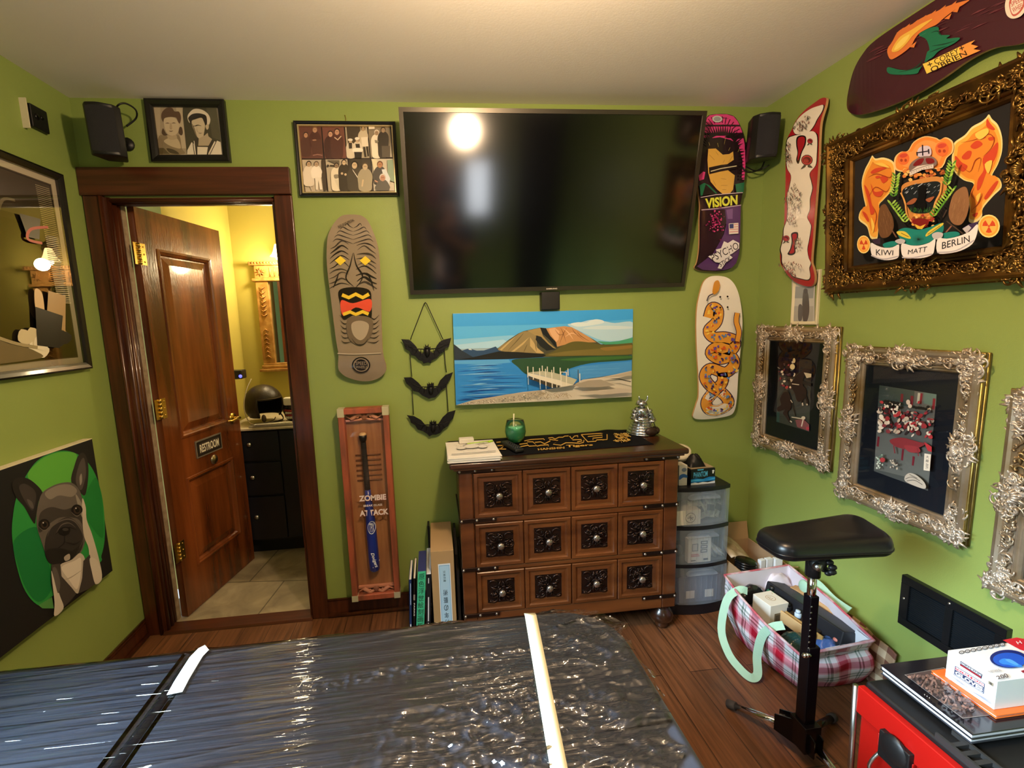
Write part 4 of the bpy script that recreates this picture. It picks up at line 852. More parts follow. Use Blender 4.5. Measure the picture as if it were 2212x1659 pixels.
for i in range(18): A.ell(R.choice(['#8fb0a0', '#cfd8cc', '#5d7a70', '#b8c8bc']), 325+R.random()*55, 890+R.random()*105, 8, 6, R.random()*3, 8)
A.ell('#a83a40', 375, 930, 20, 18); A.poly('#e6e0d2', '695 880 745 888 735 1015 688 1008')
A.text('#2a2622', '大', [(706, 895), (730, 898), (729, 920), (705, 917)], fat=0).text('#2a2622', '蘇', [(705, 925), (729, 928), (727, 950), (703, 947)], fat=0).text('#2a2622', '芳年', [(706, 955), (726, 957), (723, 1003), (703, 1000)], fat=0)
A.sm('#bcb6aa', '545 1060 580 1030 640 1050 700 1110 690 1150 560 1100').line('#4a4640', 4, '550 1075 600 1060 660 1090', 4).line('#4a4640', 4, '560 1090 620 1085 680 1120', 4).line('#4a4640', 4, '580 1040 640 1070', 0)
for i in range(22): A.ell(R.choice(['#b9ae9c', '#4a3a36', '#cfc6b6']), 430+R.random()*60, 930+R.random()*70, 8, 5, R.random()*3, 7)
A.build('print', PRINT, root)
# third frame, cut by the picture's edge
root, fn, W, H = carved_frame('carved_picture_frame', 'silver carved frame cut by the right edge of the photo, nearest the red toolbox', 1.155, .688, .614, 1.246, .072, .042, SILV, SILVO, GOLDE, 9)
picture(root, fn, W, H, .072, .042)
A = Art(lambda a, b, h: fn(.14+a*.19, .15+b*.33, .012+h)); A.poly('#8a8272', '0 0 1 0 1 1 0 1').poly('#5a4a48', '.1 .2 .9 .15 .8 .6 .2 .7').poly('#a89c88', '.3 .7 .7 .65 .8 .9 .2 .92'); A.build('print', PRINT, root)
# large bronze frame with the painted crest
root, fn, W, H = carved_frame('carved_picture_frame', 'large bronze carved frame holding a painted orange flame crest on black', 1.806, 1.115, 1.565, 2.165, .105, .06, BRON, BRONO, BRON, 21, lean=.04, orn=1.35)
hP = .024
o = MB().add([fn(a, b, hP) for a, b in ((.1, .1), (W-.1, .1), (W-.1, H-.1), (.1, H-.1))], [(0, 1, 2, 3)]).build('velvet_ground', mat('black_velvet', '#0c0a0a', .9, sheen=.2), root)
def crest(u, v, h):                                  # onto the leaning picture plane
    P0, P1, P2 = fn(0, 0, hP+h), fn(W, 0, hP+h), fn(0, H, hP+h); n = (P1-P0).cross(P2-P0).normalized()
    d = AX*((u-PPX)/FPX)+AD*((v-PPY)/FPX)+AF; o = Vector((0, 0, CAMH)); return o+d*((P0-o).dot(n)/d.dot(n))
A = Art(crest, (1840, 240), 4.879, step=.00015)
def glow(cols, q, n=4):
    P = crv(pts(q), n); cx, cy = sum(p[0] for p in P)/len(P), sum(p[1] for p in P)/len(P)
    for c, g in cols: A.poly(c, [(cx+(x-cx)*g, cy+(y-cy)*g) for x, y in P])
FL = (('#f0dc9a', 1.06), ('#f0b14a', 1.0), ('#e08a34', .88))
glow(FL, '220 490 250 520 330 510 420 545 445 620 440 760 400 850 330 930 285 985 300 1080 280 1180 265 1320 200 1310 165 1200 85 1130 100 1040 150 1010 130 900 112 760 140 640 180 560 205 510')
glow(FL, '1440 65 1470 110 1530 170 1570 290 1570 430 1530 560 1470 680 1540 700 1565 790 1480 880 1380 1000 1370 1080 1310 1140 1240 1130 1250 1020 1240 900 1290 760 1190 720 1100 640 1070 520 1085 400 1100 340 1200 270 1270 190 1360 140 1410 100')
for q in ('1425 80 1460 130 1510 190 1480 200 1420 160', '1160 480 1220 420 1265 430 1240 500 1180 510', '1250 370 1320 310 1380 350 1300 400', '1380 500 1470 400 1540 330 1520 480 1430 620 1360 800 1320 830 1330 720 1390 620', '1400 900 1500 760 1545 740 1500 830 1420 930', '1090 470 1160 540 1220 580 1170 640 1100 570', '1270 1090 1330 1070 1300 1120', '1440 280 1500 270 1500 300 1450 310', '1360 260 1400 250 1410 280 1370 290',
          '200 640 260 600 380 590 300 630 220 660', '130 780 180 850 210 980 240 1060 200 1090 180 980', '300 700 350 680 380 720 330 760', '250 690 290 680 300 700 260 710', '110 1060 150 1080 180 1150 160 1160', '200 760 240 850 330 840 300 900 230 880'): A.sm('#c8482c', q, 4)
for q in ('1150 330 1300 300 1440 240 1500 300 1460 400 1380 480', '1120 540 1240 640 1300 520 1360 500 1330 640', '1380 860 1340 960 1260 1050', '1290 800 1260 880 1300 930', '170 700 260 660 400 700 420 640', '180 900 250 800 360 850 400 790', '220 1000 260 1100 230 1240'): A.line('#9a3a20', 9, q, 4, True)
for q in ('1300 240 1420 180 1440 230 1350 300', '1400 560 1480 520 1440 660', '1310 900 1360 860 1330 960', '250 560 320 545 400 600', '200 1120 240 1200 220 1280'): A.sm('#f3c659', q, 3)
glow((('#f0c98a', 1.06), ('#e88a3a', 1.0), ('#ee9d55', .8)), '470 600 470 490 530 430 600 420 660 330 770 275 880 290 920 310 980 285 1050 330 1050 430 990 490 960 560 900 600 640 610 560 630')
for cx, cy, r in ((545, 500, 62), (950, 400, 70)):
    A.ell('#e2703a', cx, cy, r, r*1.1).ell('#c84a38', cx, cy-r*.5, r*.7, r*.35, -.2)
    for dx in (-.35, .35): A.ell('#a8442a', cx+dx*r, cy+r*.3, r*.22, r*.26)
for i in range(46): A.sm(R.choice(['#b9653a', '#e0a050', '#8a4a26', '#d98540', '#f0c070']), [(x := 520+R.random()*430, y := 610+R.random()*170), (x+26, y-14), (x+44, y+10), (x+14, y+22)], 3)
A.sm('#cfc4d8', '690 430 720 380 800 365 835 400 825 470 700 480').line('#241a28', 14, '745 355 748 470').line('#241a28', 12, '690 440 810 420').line('#241a28', 14, '685 430 690 470').line('#241a28', 14, '808 400 812 450')
A.sm('#7d6a66', '600 600 640 530 740 480 850 480 895 530 870 580 740 570 640 640').sm('#7a1e22', '650 560 700 510 760 500 730 560 660 580').sm('#7a1e22', '780 500 850 500 870 540 800 555').poly('#dcd2ce', '605 640 690 580 860 555 862 600 740 620 615 680').line('#8d8480', 8, '605 640 740 590 862 556', 4)
for i in range(9): A.ell('#8d8480', 630+i*26, 648-i*8.5, 5)
A.sm('#c98a4a', '520 830 560 760 700 720 850 690 940 700 1000 760 990 860 900 980 850 1120 720 1240 620 1160 560 1000')
A.sm('#1c2226', '530 860 600 790 740 760 900 740 940 800 880 950 830 1060 700 1080 610 1040')
for i in range(30): A.line(R.choice(['#8f9aa8', '#c3ccd4', '#566272']), 6, [(x := 540+R.random()*370, y := 770+R.random()*110), (x+22, y-18)])
for q in ('570 980 650 920 690 930 640 980', '780 930 870 900 820 960'): A.sm('#9a5a3c', q)
A.sm('#0c0b0c', '700 820 740 780 780 790 785 860 770 930 785 1000 740 1050 690 1010 650 1040 670 960 700 900')
for i in range(34): A.line(R.choice(['#3f9a3c', '#6ac24e', '#2f7a34']), 9, [(x := 610+R.random()*220, 1075-R.random()*20), (x+R.uniform(-14, 14), 1010+R.random()*40)], 0, True)
A.line('#d9a05a', 16, '515 860 560 960 580 1090 640 1180', 4).line('#d9a05a', 16, '945 740 930 860 880 960 850 1080', 4)
for i in range(40): A.sm(R.choice(['#c9793c', '#e6a94f', '#a33a30', '#8a4a26', '#f0c474']), [(x := 600+R.random()*240, y := 1090+R.random()*120), (x+24, y-10), (x+34, y+12), (x+10, y+18)], 3)
A.sm('#7a1d1c', '640 1150 720 1130 810 1150 790 1210 720 1240 660 1200').poly('#e6c04a', '660 1190 720 1215 780 1190 740 1245 690 1240')
for (x0, y0, x1, y1, n, s) in ((470, 690, 440, 900, 8, 1), (420, 980, 560, 1170, 9, 1), (1060, 560, 1000, 780, 9, -1), (1060, 830, 860, 1110, 12, -1)):
    for i in range(n):
        t = i/(n-1); x, y = x0+(x1-x0)*t, y0+(y1-y0)*t
        for s2 in (-1, 1): A.sm(R.choice(['#7fae3c', '#a3c85a', '#4e8a30']), [(x, y), (x+s2*22, y-34), (x+s2*46, y-44), (x+s2*30, y-12)], 3)
A.sm('#6b4a30', '300 1010 350 980 390 1040 430 1120 440 1230 390 1320 310 1330 275 1230 280 1100').sm('#8a6344', '1060 900 1130 820 1200 800 1230 880 1235 1000 1200 1130 1140 1200 1060 1180 1020 1080')
for i in range(40):
    t = R.random(); A.line(R.choice(['#b08a62', '#4a301e', '#9a7450']), 6, [(x := 300+R.random()*120, y := 1050+R.random()*200), (x+8, y+50)], 0, True).line(R.choice(['#c09a70', '#57381f', '#a87f56']), 7, [(x := 1060+R.random()*140, y := 880+R.random()*230), (x-14, y+60)], 0, True)
A.line('#6a4a3a', 14, '420 1250 470 1330').line('#4a3a30', 10, '1000 1040 960 1120').line('#4a3a30', 12, '1000 1160 1170 1290').line('#8a5a4a', 14, '1050 1210 990 1280')
A.sm('#1f7f78', '480 1280 560 1230 700 1250 830 1220 950 1180 960 1270 860 1360 720 1410 560 1400').sm('#1f7f78', '330 1400 440 1370 480 1410 360 1440').sm('#1f7f78', '960 1290 1100 1270 1130 1310 960 1350')
A.sm('#d8c44a', '475 1270 560 1270 620 1330 600 1345 500 1310').sm('#d8c44a', '830 1250 950 1180 960 1200 880 1260 790 1320 780 1300').line('#8a6a20', 7, '520 1285 600 1325').line('#8a6a20', 7, '800 1300 930 1210')
for i in range(26): A.line('#2a1f14', 8, [(700, 1350), (700+math.cos(i*.25)*62, 1350+math.sin(i*.25)*48)], 0, True)
for cx, cy, rx, ry in ((125, 1405, 68, 92), (1445, 1212, 112, 118)):
    A.ell('#f2d98c', cx, cy, rx*1.03, ry*1.03).ell('#eda23e', cx, cy, rx*.9, ry*.9).ell('#f0b658', cx, cy, rx*.72, ry*.72)
    for k in range(3): A.poly('#cc4a2a', [(cx+rx*.14*math.cos(b), cy+ry*.14*math.sin(b)) for b in (PI/2+k*2.094-.5, PI/2+k*2.094+.5)]+[(cx+rx*.62*math.cos(b), cy+ry*.62*math.sin(b)) for b in (PI/2+k*2.094+.5, PI/2+k*2.094, PI/2+k*2.094-.5)])
    A.ell('#cc4a2a', cx, cy, rx*.1, ry*.1)
SC = '#ece8ea'
A.poly('#3a2c50', '1170 1230 1240 1190 1340 1160 1300 1230 1240 1280').poly('#b9b4bd', '1165 1240 1210 1290 1260 1230 1230 1200').poly('#3a2c40', '210 1350 300 1340 300 1400 240 1400')
A.sm('#bcb8c0', '455 1370 510 1345 560 1360 550 1390 500 1400').sm('#bcb8c0', '845 1300 900 1275 960 1290 940 1340 870 1350')
A.poly(SC, crv(pts('200 1390 260 1415 340 1440 430 1435 495 1405 498 1470 490 1540 430 1565 340 1570 250 1545 205 1500'), 3)).poly(SC, crv(pts('530 1395 620 1415 720 1415 820 1385 880 1345 872 1440 850 1510 760 1545 640 1552 545 1535 520 1470'), 3)).poly(SC, crv(pts('905 1345 1000 1345 1120 1320 1240 1270 1325 1190 1320 1290 1270 1400 1150 1470 1010 1500 900 1490'), 3))
for q in ('205 1520 330 1560 490 1530', '530 1540 640 1545 850 1505', '900 1490 1100 1470 1290 1360'): A.line('#b6b2bd', 14, q, 4)
A.text('#1c1a22', 'KIWI', [(248, 1455), (438, 1468), (440, 1520), (255, 1520)], .1, 0).text('#1c1a22', 'MATT', [(590, 1465), (795, 1425), (790, 1480), (590, 1510)], .1, 0).text('#1c1a22', 'BERLIN', [(945, 1385), (1240, 1310), (1250, 1375), (950, 1455)], .1, 0)
A.build('painted_crest', PRINTS, root)
# small pale-framed photograph under the red deck
onright = lambda a, b, h: Vector((XR-h, -a, b))
sm_ = flatframe('framed_photograph', 'small cream framed photograph of a standing figure, under the red skateboard deck', 'picture frame', onright, -2.039, -1.886, 1.432, 1.675, .018, .009, mat('cream_frame', '#d9cfb0', .45), pane=False)
A = Art(onplane(0, XR-.0046, -1), (1440, 560), 2.37)
A.poly('#b8b9b4', '640 60 762 60 756 320 642 322').poly('#8b9194', '652 140 755 140 750 200 650 200').poly('#a3a49c', '650 240 752 240 748 318 650 318').sm('#4e4e50', '700 165 718 160 728 200 730 270 718 318 700 318 694 250').sm('#57575a', '675 240 690 232 696 260 692 310 674 310').ell('#46464a', 711, 163, 11, 14)
A.build('photograph', PRINTG, sm_)
# black floor register
vt = thing('wall_vent', 'black metal louvred heating vent low on the right wall', 'vent', (XR, 1.26, .41))
ft = MB()
for y0, y1, z0, z1 in ((1.10, 1.416, .312, .34), (1.10, 1.416, .478, .508), (1.10, 1.128, .34, .478), (1.386, 1.416, .34, .478), (1.245, 1.268, .34, .478)): ft.box(XR-.022, XR+.001, y0, y1, z0, z1)
ft.build('vent_frame', mat('black_painted_metal', '#0c0f12', .3), vt, bevel=.002)
for y0, y1 in ((1.128, 1.245), (1.268, 1.386)):
    m = MB()
    for i in range(17): z = .345+i*.0078; m.hexa([(XR-.016, y0, z), (XR-.016, y1, z), (XR-.004, y1, z+.005), (XR-.004, y0, z+.005)], [(XR-.016, y0, z+.0014), (XR-.016, y1, z+.0014), (XR-.004, y1, z+.0064), (XR-.004, y0, z+.0064)])
    m.build('louvres', mat('vent_louvre', '#1a222a', .4, metal=.5), vt)
for y, z in ((1.40, .42), (1.255, .494), (1.115, .42)): MB().ball((XR-.023, y, z), (.003, .005, .005), 8, 5).build('screw', STEEL, vt)
MB().box(XR-.012, XR-.002, 1.128, 1.386, .34, .478).build('duct_back', BLACKP, vt)
# ------------------------------------------------------------------ speakers in the upper corners
def speaker(label, c, ang, cable):
    r = thing('wall_speaker', label, 'speaker', c, 'satellite speakers in the upper corners')
    M = Matrix.Translation(c) @ Matrix.Rotation(ang, 4, 'Z') @ Matrix.Rotation(.12, 4, 'X')     # faces -y, tipped down
    w, d, h = .062, .075, .095
    out = [(-w, -d*.4), (-w*.75, -d*.85), (-w*.3, -d), (w*.3, -d), (w*.75, -d*.85), (w, -d*.4), (w*.6, d), (-w*.6, d)]
    MB().slab(out, lambda a, b, t: M @ Vector((a, b, t)), -h, h).build('cabinet', BLACKP, r, bevel=.006)
    g = [(-w*.8, -d*.83), (-w*.3, -d*1.02), (w*.3, -d*1.02), (w*.8, -d*.83), (w*.3, -d*.9), (-w*.3, -d*.9)]
    MB().slab(g, lambda a, b, t: M @ Vector((a, b, t)), -h*.88, h*.88).build('grille', mat('speaker_grille', '#25252a', .7, bump=.6, bscale=900), r, bevel=.003)
    m = MB(); q = M @ Vector((0, d, 0)); wallp = Vector((c[0]*1.0, YB-.0, c[2]))
    m.tube([q, wallp], .012, 8); m.lathe([(0, .0), (.028, .0), (.028, .01), (0, .012)], wallp, 14, M=Matrix.Rotation(PI/2, 3, 'X')); m.build('bracket', BLACKP, r)
    MB().tube(crv([M @ Vector(p) for p in cable], 6, False), .0035, 7).build('cable', BLACKP, r)
speaker('black corner speaker above the bathroom door with its cable looped on top', Vector((-1.285, 2.155, 2.322)), .28, [(.03, .04, .095), (.05, .0, .11), (.075, .01, .122), (.1, .04, .11), (.09, .07, .085), (.05, .075, .05)])
speaker('black corner speaker beside the pink skateboard deck with its cable hanging below', Vector((1.61, 2.155, 2.315)), -.22, [(.05, .06, -.09), (.03, .05, -.125), (-.03, .03, -.14), (-.06, .03, -.12), (-.05, .06, -.1), (.02, .07, -.13), (.07, .05, -.11)])
sn = MB().lathe([(0, .03), (.02, .028), (.026, .02), (.026, 0)], (1.535, YB, 2.285), 18, M=Matrix.Rotation(PI/2, 3, 'X')); single('motion_sensor', sn, WHITEP, 'small white round sensor on the far wall beside the pink skateboard deck', 'sensor')
bs = MB()
for zz in (2.285, 2.235): bs.lathe([(0, .035), (.016, .033), (.018, .02), (.018, 0)], (1.577, YB, zz), 14, M=Matrix.Rotation(PI/2, 3, 'X'))
bs.box(1.56, 1.594, YB-.006, YB+.0005, 2.215, 2.31); single('speaker_wall_mount', bs, BLACKP, 'small black wall plate with two round knobs between the sensor and speaker', 'mount')
# ------------------------------------------------------------------ chest of drawers
OAK = mat('chest_wood', '#44230f', .34, col2='#66391b', nscale=2.2, nstretch=(2, 2, 9), coat=.35, detail=6, mixlo=.3, mixhi=.72)
OAKH = mat('chest_wood_cross', '#48250f', .32, col2='#6c3e1d', nscale=2.2, nstretch=(1.2, 9, 9), coat=.35, detail=6, mixlo=.3, mixhi=.72)
OAKT = mat('chest_top_wood', '#2d170b', .3, col2='#452512', nscale=2.4, nstretch=(1.2, 8, 6), coat=.4)
IRON = mat('dark_iron', '#3a2c27', .3, metal=.85, bump=.15, bscale=120)
STUD = mat('pewter', '#a39a92', .3, metal=.9)
ch = thing('chest_of_drawers', 'brown wooden chest of drawers with square iron plates and metal studs', 'chest of drawers', (.585, 2.07, 0))
CF = 1.9
mb = MB().box(.088, 1.078, CF+.008, 2.25, .125, .872); mb.build('carcass', OAK, ch, bevel=.004)
for xa, xb in ((.082, .143), (1.018, 1.084)): MB().box(xa, xb, CF-.006, CF+.02, .125, .872).build('corner_post', OAK, ch, bevel=.006)
for z0, z1 in ((.125, .192), (.392, .412), (.618, .642), (.85, .872)): MB().box(.143, 1.018, CF-.004, CF+.012, z0, z1).build('rail', OAKH, ch, bevel=.004)
tp = MB().box(.045, 1.12, 1.868, 2.262, .878, .905); o = tp.build('chest_top', OAKT, ch, bevel=.009, seg=3)
MB().box(.062, 1.104, 1.88, 2.255, .868, .88).build('top_moulding', OAKH, ch, bevel=.004)
rings = [(0, 0), (.012, .004), (.016, .004), (.02, -.001), (.026, -.002)]
for zi, (z0, z1) in enumerate(((.645, .848), (.415, .616), (.195, .390))):
    dr = MB(); cw = (1.016-.145)/4
    for k in range(4):
        x0 = .145+k*cw+.002; x1 = x0+cw-.004
        vs = []; prof = [(0, -.012), (0, .006), (.003, .009), (.016, .009), (.02, .003), (.027, .002), (.044, .004), (.047, -.002)]
        for d, h in prof: vs += [(x0+d, CF-h, z0+d*.9), (x1-d, CF-h, z0+d*.9), (x1-d, CF-h, z1-d*.9), (x0+d, CF-h, z1-d*.9)]
        dr.add(vs, [(i*4+q, i*4+(q+1) % 4, (i+1)*4+(q+1) % 4, (i+1)*4+q) for i in range(len(prof)-1) for q in range(4)]+[tuple(len(prof)*4-4+q for q in range(4))])
    d = dr.build('drawer', OAKH, ch)
    for k in range(4):
        x0 = .145+k*cw+.046; x1 = x0+cw-.088; zc = (z0+z1)/2; h = (z1-z0)/2-.041; xc = (x0+x1)/2; rnd = random.Random(50+k*3+zi)
        fn = lambda a, b, t: Vector((xc+a, CF+.001-t, zc+b))
        pl = MB().box(x0, x1, CF-.002, CF+.004, zc-h, zc+h)
        for sx in (-1, 1):
            for sz in (-1, 1):
                P = []
                for i in range(12):
                    t = i/11; a = .6+t*4.4; r = .026*(1-.78*t); P.append(fn(sx*(.034+r*math.cos(a)), sz*(.03+r*math.sin(a)), .006))
                pl.tube(P, [.0018+.0032*(1-i/11) for i in range(12)], 5)
                pl.tube([fn(sx*.012, sz*.012, .006), fn(sx*.03, sz*.012, .009), fn(sx*.05, sz*.024, .005)], [.002, .0055, .001], 5).tube([fn(sx*.006, sz*.018, .006), fn(sx*.012, sz*.034, .009), fn(sx*.004, sz*.048, .005)], [.002, .005, .001], 5)
                for i in range(5): pl.ball(fn(sx*(.036+.005*i), sz*(.05-.005*i*.6), .004), .003, 6, 4)
        carving(pl, fn, 0, 0, .056, .048, 9, .002, rnd)
        pl.build('iron_plate', IRON, d)
        kb = MB().lathe([(.006, .0), (.006, .012), (.012, .014), (.0155, .021), (.0145, .027), (.009, .0315), (0, .033)], (xc, CF-.003, zc), 16, M=Matrix.Rotation(PI/2, 3, 'X'))
        for i in range(8): kb.ball((xc+.012*math.cos(i*PI/4), CF-.003-.026, zc+.012*math.sin(i*PI/4)), .0035, 6, 4)
        kb.build('knob', STUD, d)
for zz in (.862, .637, .408, .186):
    for x0, x1, xs in ((.08, .243, (.088, .155, .229)), (.918, 1.086, (.928, 1.008, 1.077))):
        s = MB().box(x0, x1, CF-.011, CF-.004, zz-.0085, zz+.0085).box(*((.078, .085) if x0 < .5 else (1.081, 1.088)), CF-.008, 2.2, zz-.0085, zz+.0085).build('iron_strap', IRON, ch, bevel=.001)
        for x in xs: MB().ball((x, CF-.011, zz), (.0065, .006, .0065), 10, 6).build('stud', STUD, s)
bun = [(.02, .128), (.034, .118), (.03, .108), (.036, .098), (.05, .082), (.054, .062), (.049, .042), (.034, .03), (.026, .024), (.03, .016), (.03, .004), (.024, 0)]
for x, y in ((.135, 1.945), (1.043, 1.945), (.135, 2.2), (1.043, 2.2)): MB().lathe(bun[::-1], (x, y, 0), 22).build('bun_foot', OAKT, ch)
ZT = .9055
# towel
tw = MB()
def twf(u, v):
    x0, x1 = .055, .998+.005*v; y0, y1 = 1.925+.037*u, 2.235+.022*min(1, u*1.1)
    z = ZT+.0012+.0012*math.sin(u*17)*math.sin(v*9)+(.006*math.exp(-((u-.88)/.05)**2)*v)
    return Vector((x0+(x1-x0)*u, y0+(y1-y0)*v, z))
tw.grid(twf, 60, 14)
two = single('towel', tw, mat('black_towel_cloth', '#0d0d11', .95, spec=.15), 'black towel with gold lettering lying along the top of the chest', 'towel', solid=.002)
GOLD = '#c9a04a'
A = Art(lambda u, v, h: at(u, v, 2, ZT+.0045+h), (960, 890), 4.809)
for q in ('1420 235 1720 215', '1420 235 1490 310 1575 303 1580 290 1640 287', '1490 255 1640 240 1640 262 1540 272 1545 290', '1690 225 1690 285 1640 290', '1080 270 1120 265 1150 280 1190 262 1230 262 1250 250 1290 248', '1300 250 1325 280 1350 250 1385 245 1385 262', '1090 285 1180 295 1130 335 1210 345 1260 320 1320 320 1410 325 1445 315 1450 290', '1330 290 1420 285 1430 300 1380 310', '830 300 900 285 1030 278 1040 290', '860 310 920 310 960 350 880 355 870 345', '940 315 1000 310 1040 330 1100 300', '960 355 1000 345 1080 340 1080 355', '540 315 640 305', '550 350 620 345 600 370 560 385 640 385', '780 335 860 325 870 345 790 360'): A.line(GOLD, 9, q)
A.text(GOLD, 'HANSHIN', [(968, 378), (1245, 358), (1248, 380), (975, 398)], fat=.02).text(GOLD, 'Tigers', [(1262, 342), (1540, 330), (1545, 354), (1270, 375)], fat=.03)
for i in range(70): A.line(R.choice([GOLD, '#a8843c', '#d8b868']), 6, [(x := 1745+R.random()*160, y := 215+R.random()*90), (x+R.uniform(5, 24), y+R.uniform(-8, 14)), (x+R.uniform(20, 40), y+R.uniform(-4, 22))])
A.build('lettering', PRINT, two)
# papers, eraser, pens
pp = thing('paper_stack', 'stack of white drawing sheets on the left end of the chest top', 'paper', (.155, 2.0, ZT+.004))
rr = random.Random(4)
mb = MB()
for i in range(7):
    a = rr.uniform(-.02, .02); M = Matrix.Translation((.155+rr.uniform(-.003, .003), 2.0+rr.uniform(-.004, .004), ZT+.005+i*.003)) @ Matrix.Rotation(a, 4, 'Z'); mb.box(-.113, .113, -.135, .135, 0, .0028, M=M)
mb.build('sheets', mat('paper', '#e6e3da', .8), pp)
A = Art(lambda a, b, h: Vector((.045+a*.22, 2.13-b*.26, ZT+.0262+h)))
for i in range(40): A.line('#8d8d8a', .004, [(x := .1+R.random()*.7, y := .12+R.random()*.55), (x+R.uniform(-.05, .08), y+R.uniform(.01, .08)), (x+R.uniform(0, .1), y+R.uniform(-.02, .06))], 3)
A.ell('#9a9a98', .5, .42, .17, .14).ell('#e6e3da', .5, .42, .16, .13).ell('#9a9a98', .28, .5, .1, .09).ell('#e6e3da', .28, .5, .09, .08).ell('#9a9a98', .72, .5, .1, .09).ell('#e6e3da', .72, .5, .09, .08).line('#77787a', .03, [(.06, .85), (.94, .82)])
A.build('drawing', PRINT, pp)
single('eraser', MB().box(.102, .172, 2.085, 2.125, ZT+.0265, ZT+.05), mat('eraser_white', '#dedbd0', .6), 'small white block on the far edge of the paper stack', 'eraser', bevel=.004)
def pen(p, q, r, m, label, nm='pen'):
    p, q = Vector(p), Vector(q); d = (q-p)
    t = thing(nm, label, 'pen', (p+q)/2); MB().tube([p+d*.12, p+d*.85], r, 8).build('barrel', m, t)
    MB().tube([p, p+d*.04, p+d*.12], [r*.2, r*.6, r*.95], 8).build('tip', STEEL, t); MB().tube([p+d*.85, p+d*.86, q], [r*1.1, r*1.15, r*.9], 8).build('cap', m, t)
LIME = mat('lime_plastic', '#a8d83a', .35); GREY = mat('clear_grey_plastic', '#b9bcae', .3)
pen((.12, 2.055, ZT+.031), (.262, 2.088, ZT+.031), .0045, LIME, 'bright lime green pen lying across the papers')
pen((.115, 2.04, ZT+.031), (.235, 2.07, ZT+.031), .004, GREY, 'pale pen lying nearer the front of the paper stack')
# glass with green drink
gl = thing('drinking_glass', 'stemless glass of green drink with a straw on the towel', 'drinking glass', (.378, 2.125, ZT+.008))
g0 = Vector((.378, 2.125, ZT+.007))
GLASS = panemat('thin_glass', .02, '#f6fbf8', 1.2, .03)
MB().lathe([(0, .001), (.02, .001), (.03, .006), (.045, .03), (.051, .055), (.048, .082), (.04, .112)], g0, 28).build('bowl', GLASS, gl)
dm = bpy.data.materials.new('green_drink'); dm.use_nodes = True; b = dm.node_tree.nodes['Principled BSDF']; b.inputs['Base Color'].default_value = lin('#86e6b4'); b.inputs['Transmission Weight'].default_value = .3; b.inputs['Roughness'].default_value = .05; b.inputs['IOR'].default_value = 1.15
MB().lathe([(0, .003), (.019, .003), (.029, .008), (.0435, .03), (.049, .055), (.0468, .078), (0, .078)], g0, 28).build('drink', dm, gl)
MB().tube([g0+Vector((-.012, .0, .006)), g0+Vector((-.004, .01, .14))], .0032, 8).build('straw', mat('pale_straw', '#e8e4c4', .4), gl)
# remote
M = Matrix.Translation((.343, 2.035, ZT+.004)) @ Matrix.Rotation(.27, 4, 'Z')
rm = thing('remote_control', 'black remote control lying on the towel in front of the glass', 'remote control', (.343, 2.035, ZT+.005))
MB().box(-.022, .022, -.085, .085, .001, .019, M=M).build('body', BLACKP, rm, bevel=.006); m = MB()
bt = MB()
for i in range(3):
    for j in range(7): bt.ball(M @ Vector((-.012+i*.012, -.06+j*.019, .0195)), (.004, .005, .002), 8, 4)
bt.build('buttons', mat('grey_rubber', '#3a3a3d', .6), rm)
# silver warrior figurine
sf = thing('warrior_figurine', 'silver armoured warrior figurine at the right end of the chest top', 'figurine', (1.033, 2.165, ZT))
SIL = mat('polished_silver', '#c9cdd2', .2, metal=1); DB = mat('figurine_brown', '#2a1b12', .4)
f0 = Vector((1.033, 2.165, ZT+.002)); m = MB()
for i in range(6):
    z = .008+i*.013; r = .07-i*.0062; m.lathe([(r, z), (r+.002, z+.004), (r-.003, z+.0135)], f0, 22)
m.lathe([(.072, 0), (.072, .008), (.02, .009)], f0, 22)
m.build('armour_skirt', SIL, sf)
m = MB().lathe([(.036, .085), (.034, .105), (.04, .122), (.028, .134), (.014, .14)], f0, 18)
for s in (-1, 1):
    for i in range(3): m.ball(f0+Vector((s*(.038+i*.004), -.006, .118-i*.017)), (.016, .02, .010), 10, 6)
    m.tube([f0+Vector((s*.045, -.01, .1)), f0+Vector((s*.05, -.04, .075)), f0+Vector((s*.02, -.058, .07))], [.010, .009, .008], 8)
m.build('torso', SIL, sf)
m = MB().ball(f0+Vector((0, -.004, .15)), (.017, .018, .018), 12, 8).lathe([(.03, .148), (.026, .158), (.02, .17), (0, .178)], f0, 16)
for s in (-1, 1): m.tube(crv([f0+Vector((s*.008, -.018, .163)), f0+Vector((s*.02, -.02, .178)), f0+Vector((s*.022, -.018, .197))], 4, False), [.004]*8+[.001], 6)
m.build('helmet_head', SIL, sf)
MB().tube([f0+Vector((.055, -.05, .03)), f0+Vector((.03, -.06, .08)), f0+Vector((.0, -.062, .15))], [.003, .0035, .002], 6).ball(f0+Vector((.035, -.057, .072)), (.012, .01, .006), 8, 5).build('sword', SIL, sf)
m = MB().ball(f0+Vector((.02, -.066, .022)), (.034, .014, .022), 12, 6).ball(f0+Vector((.06, -.03, .02)), (.02, .03, .02), 12, 6); m.build('base_rock', DB, sf)
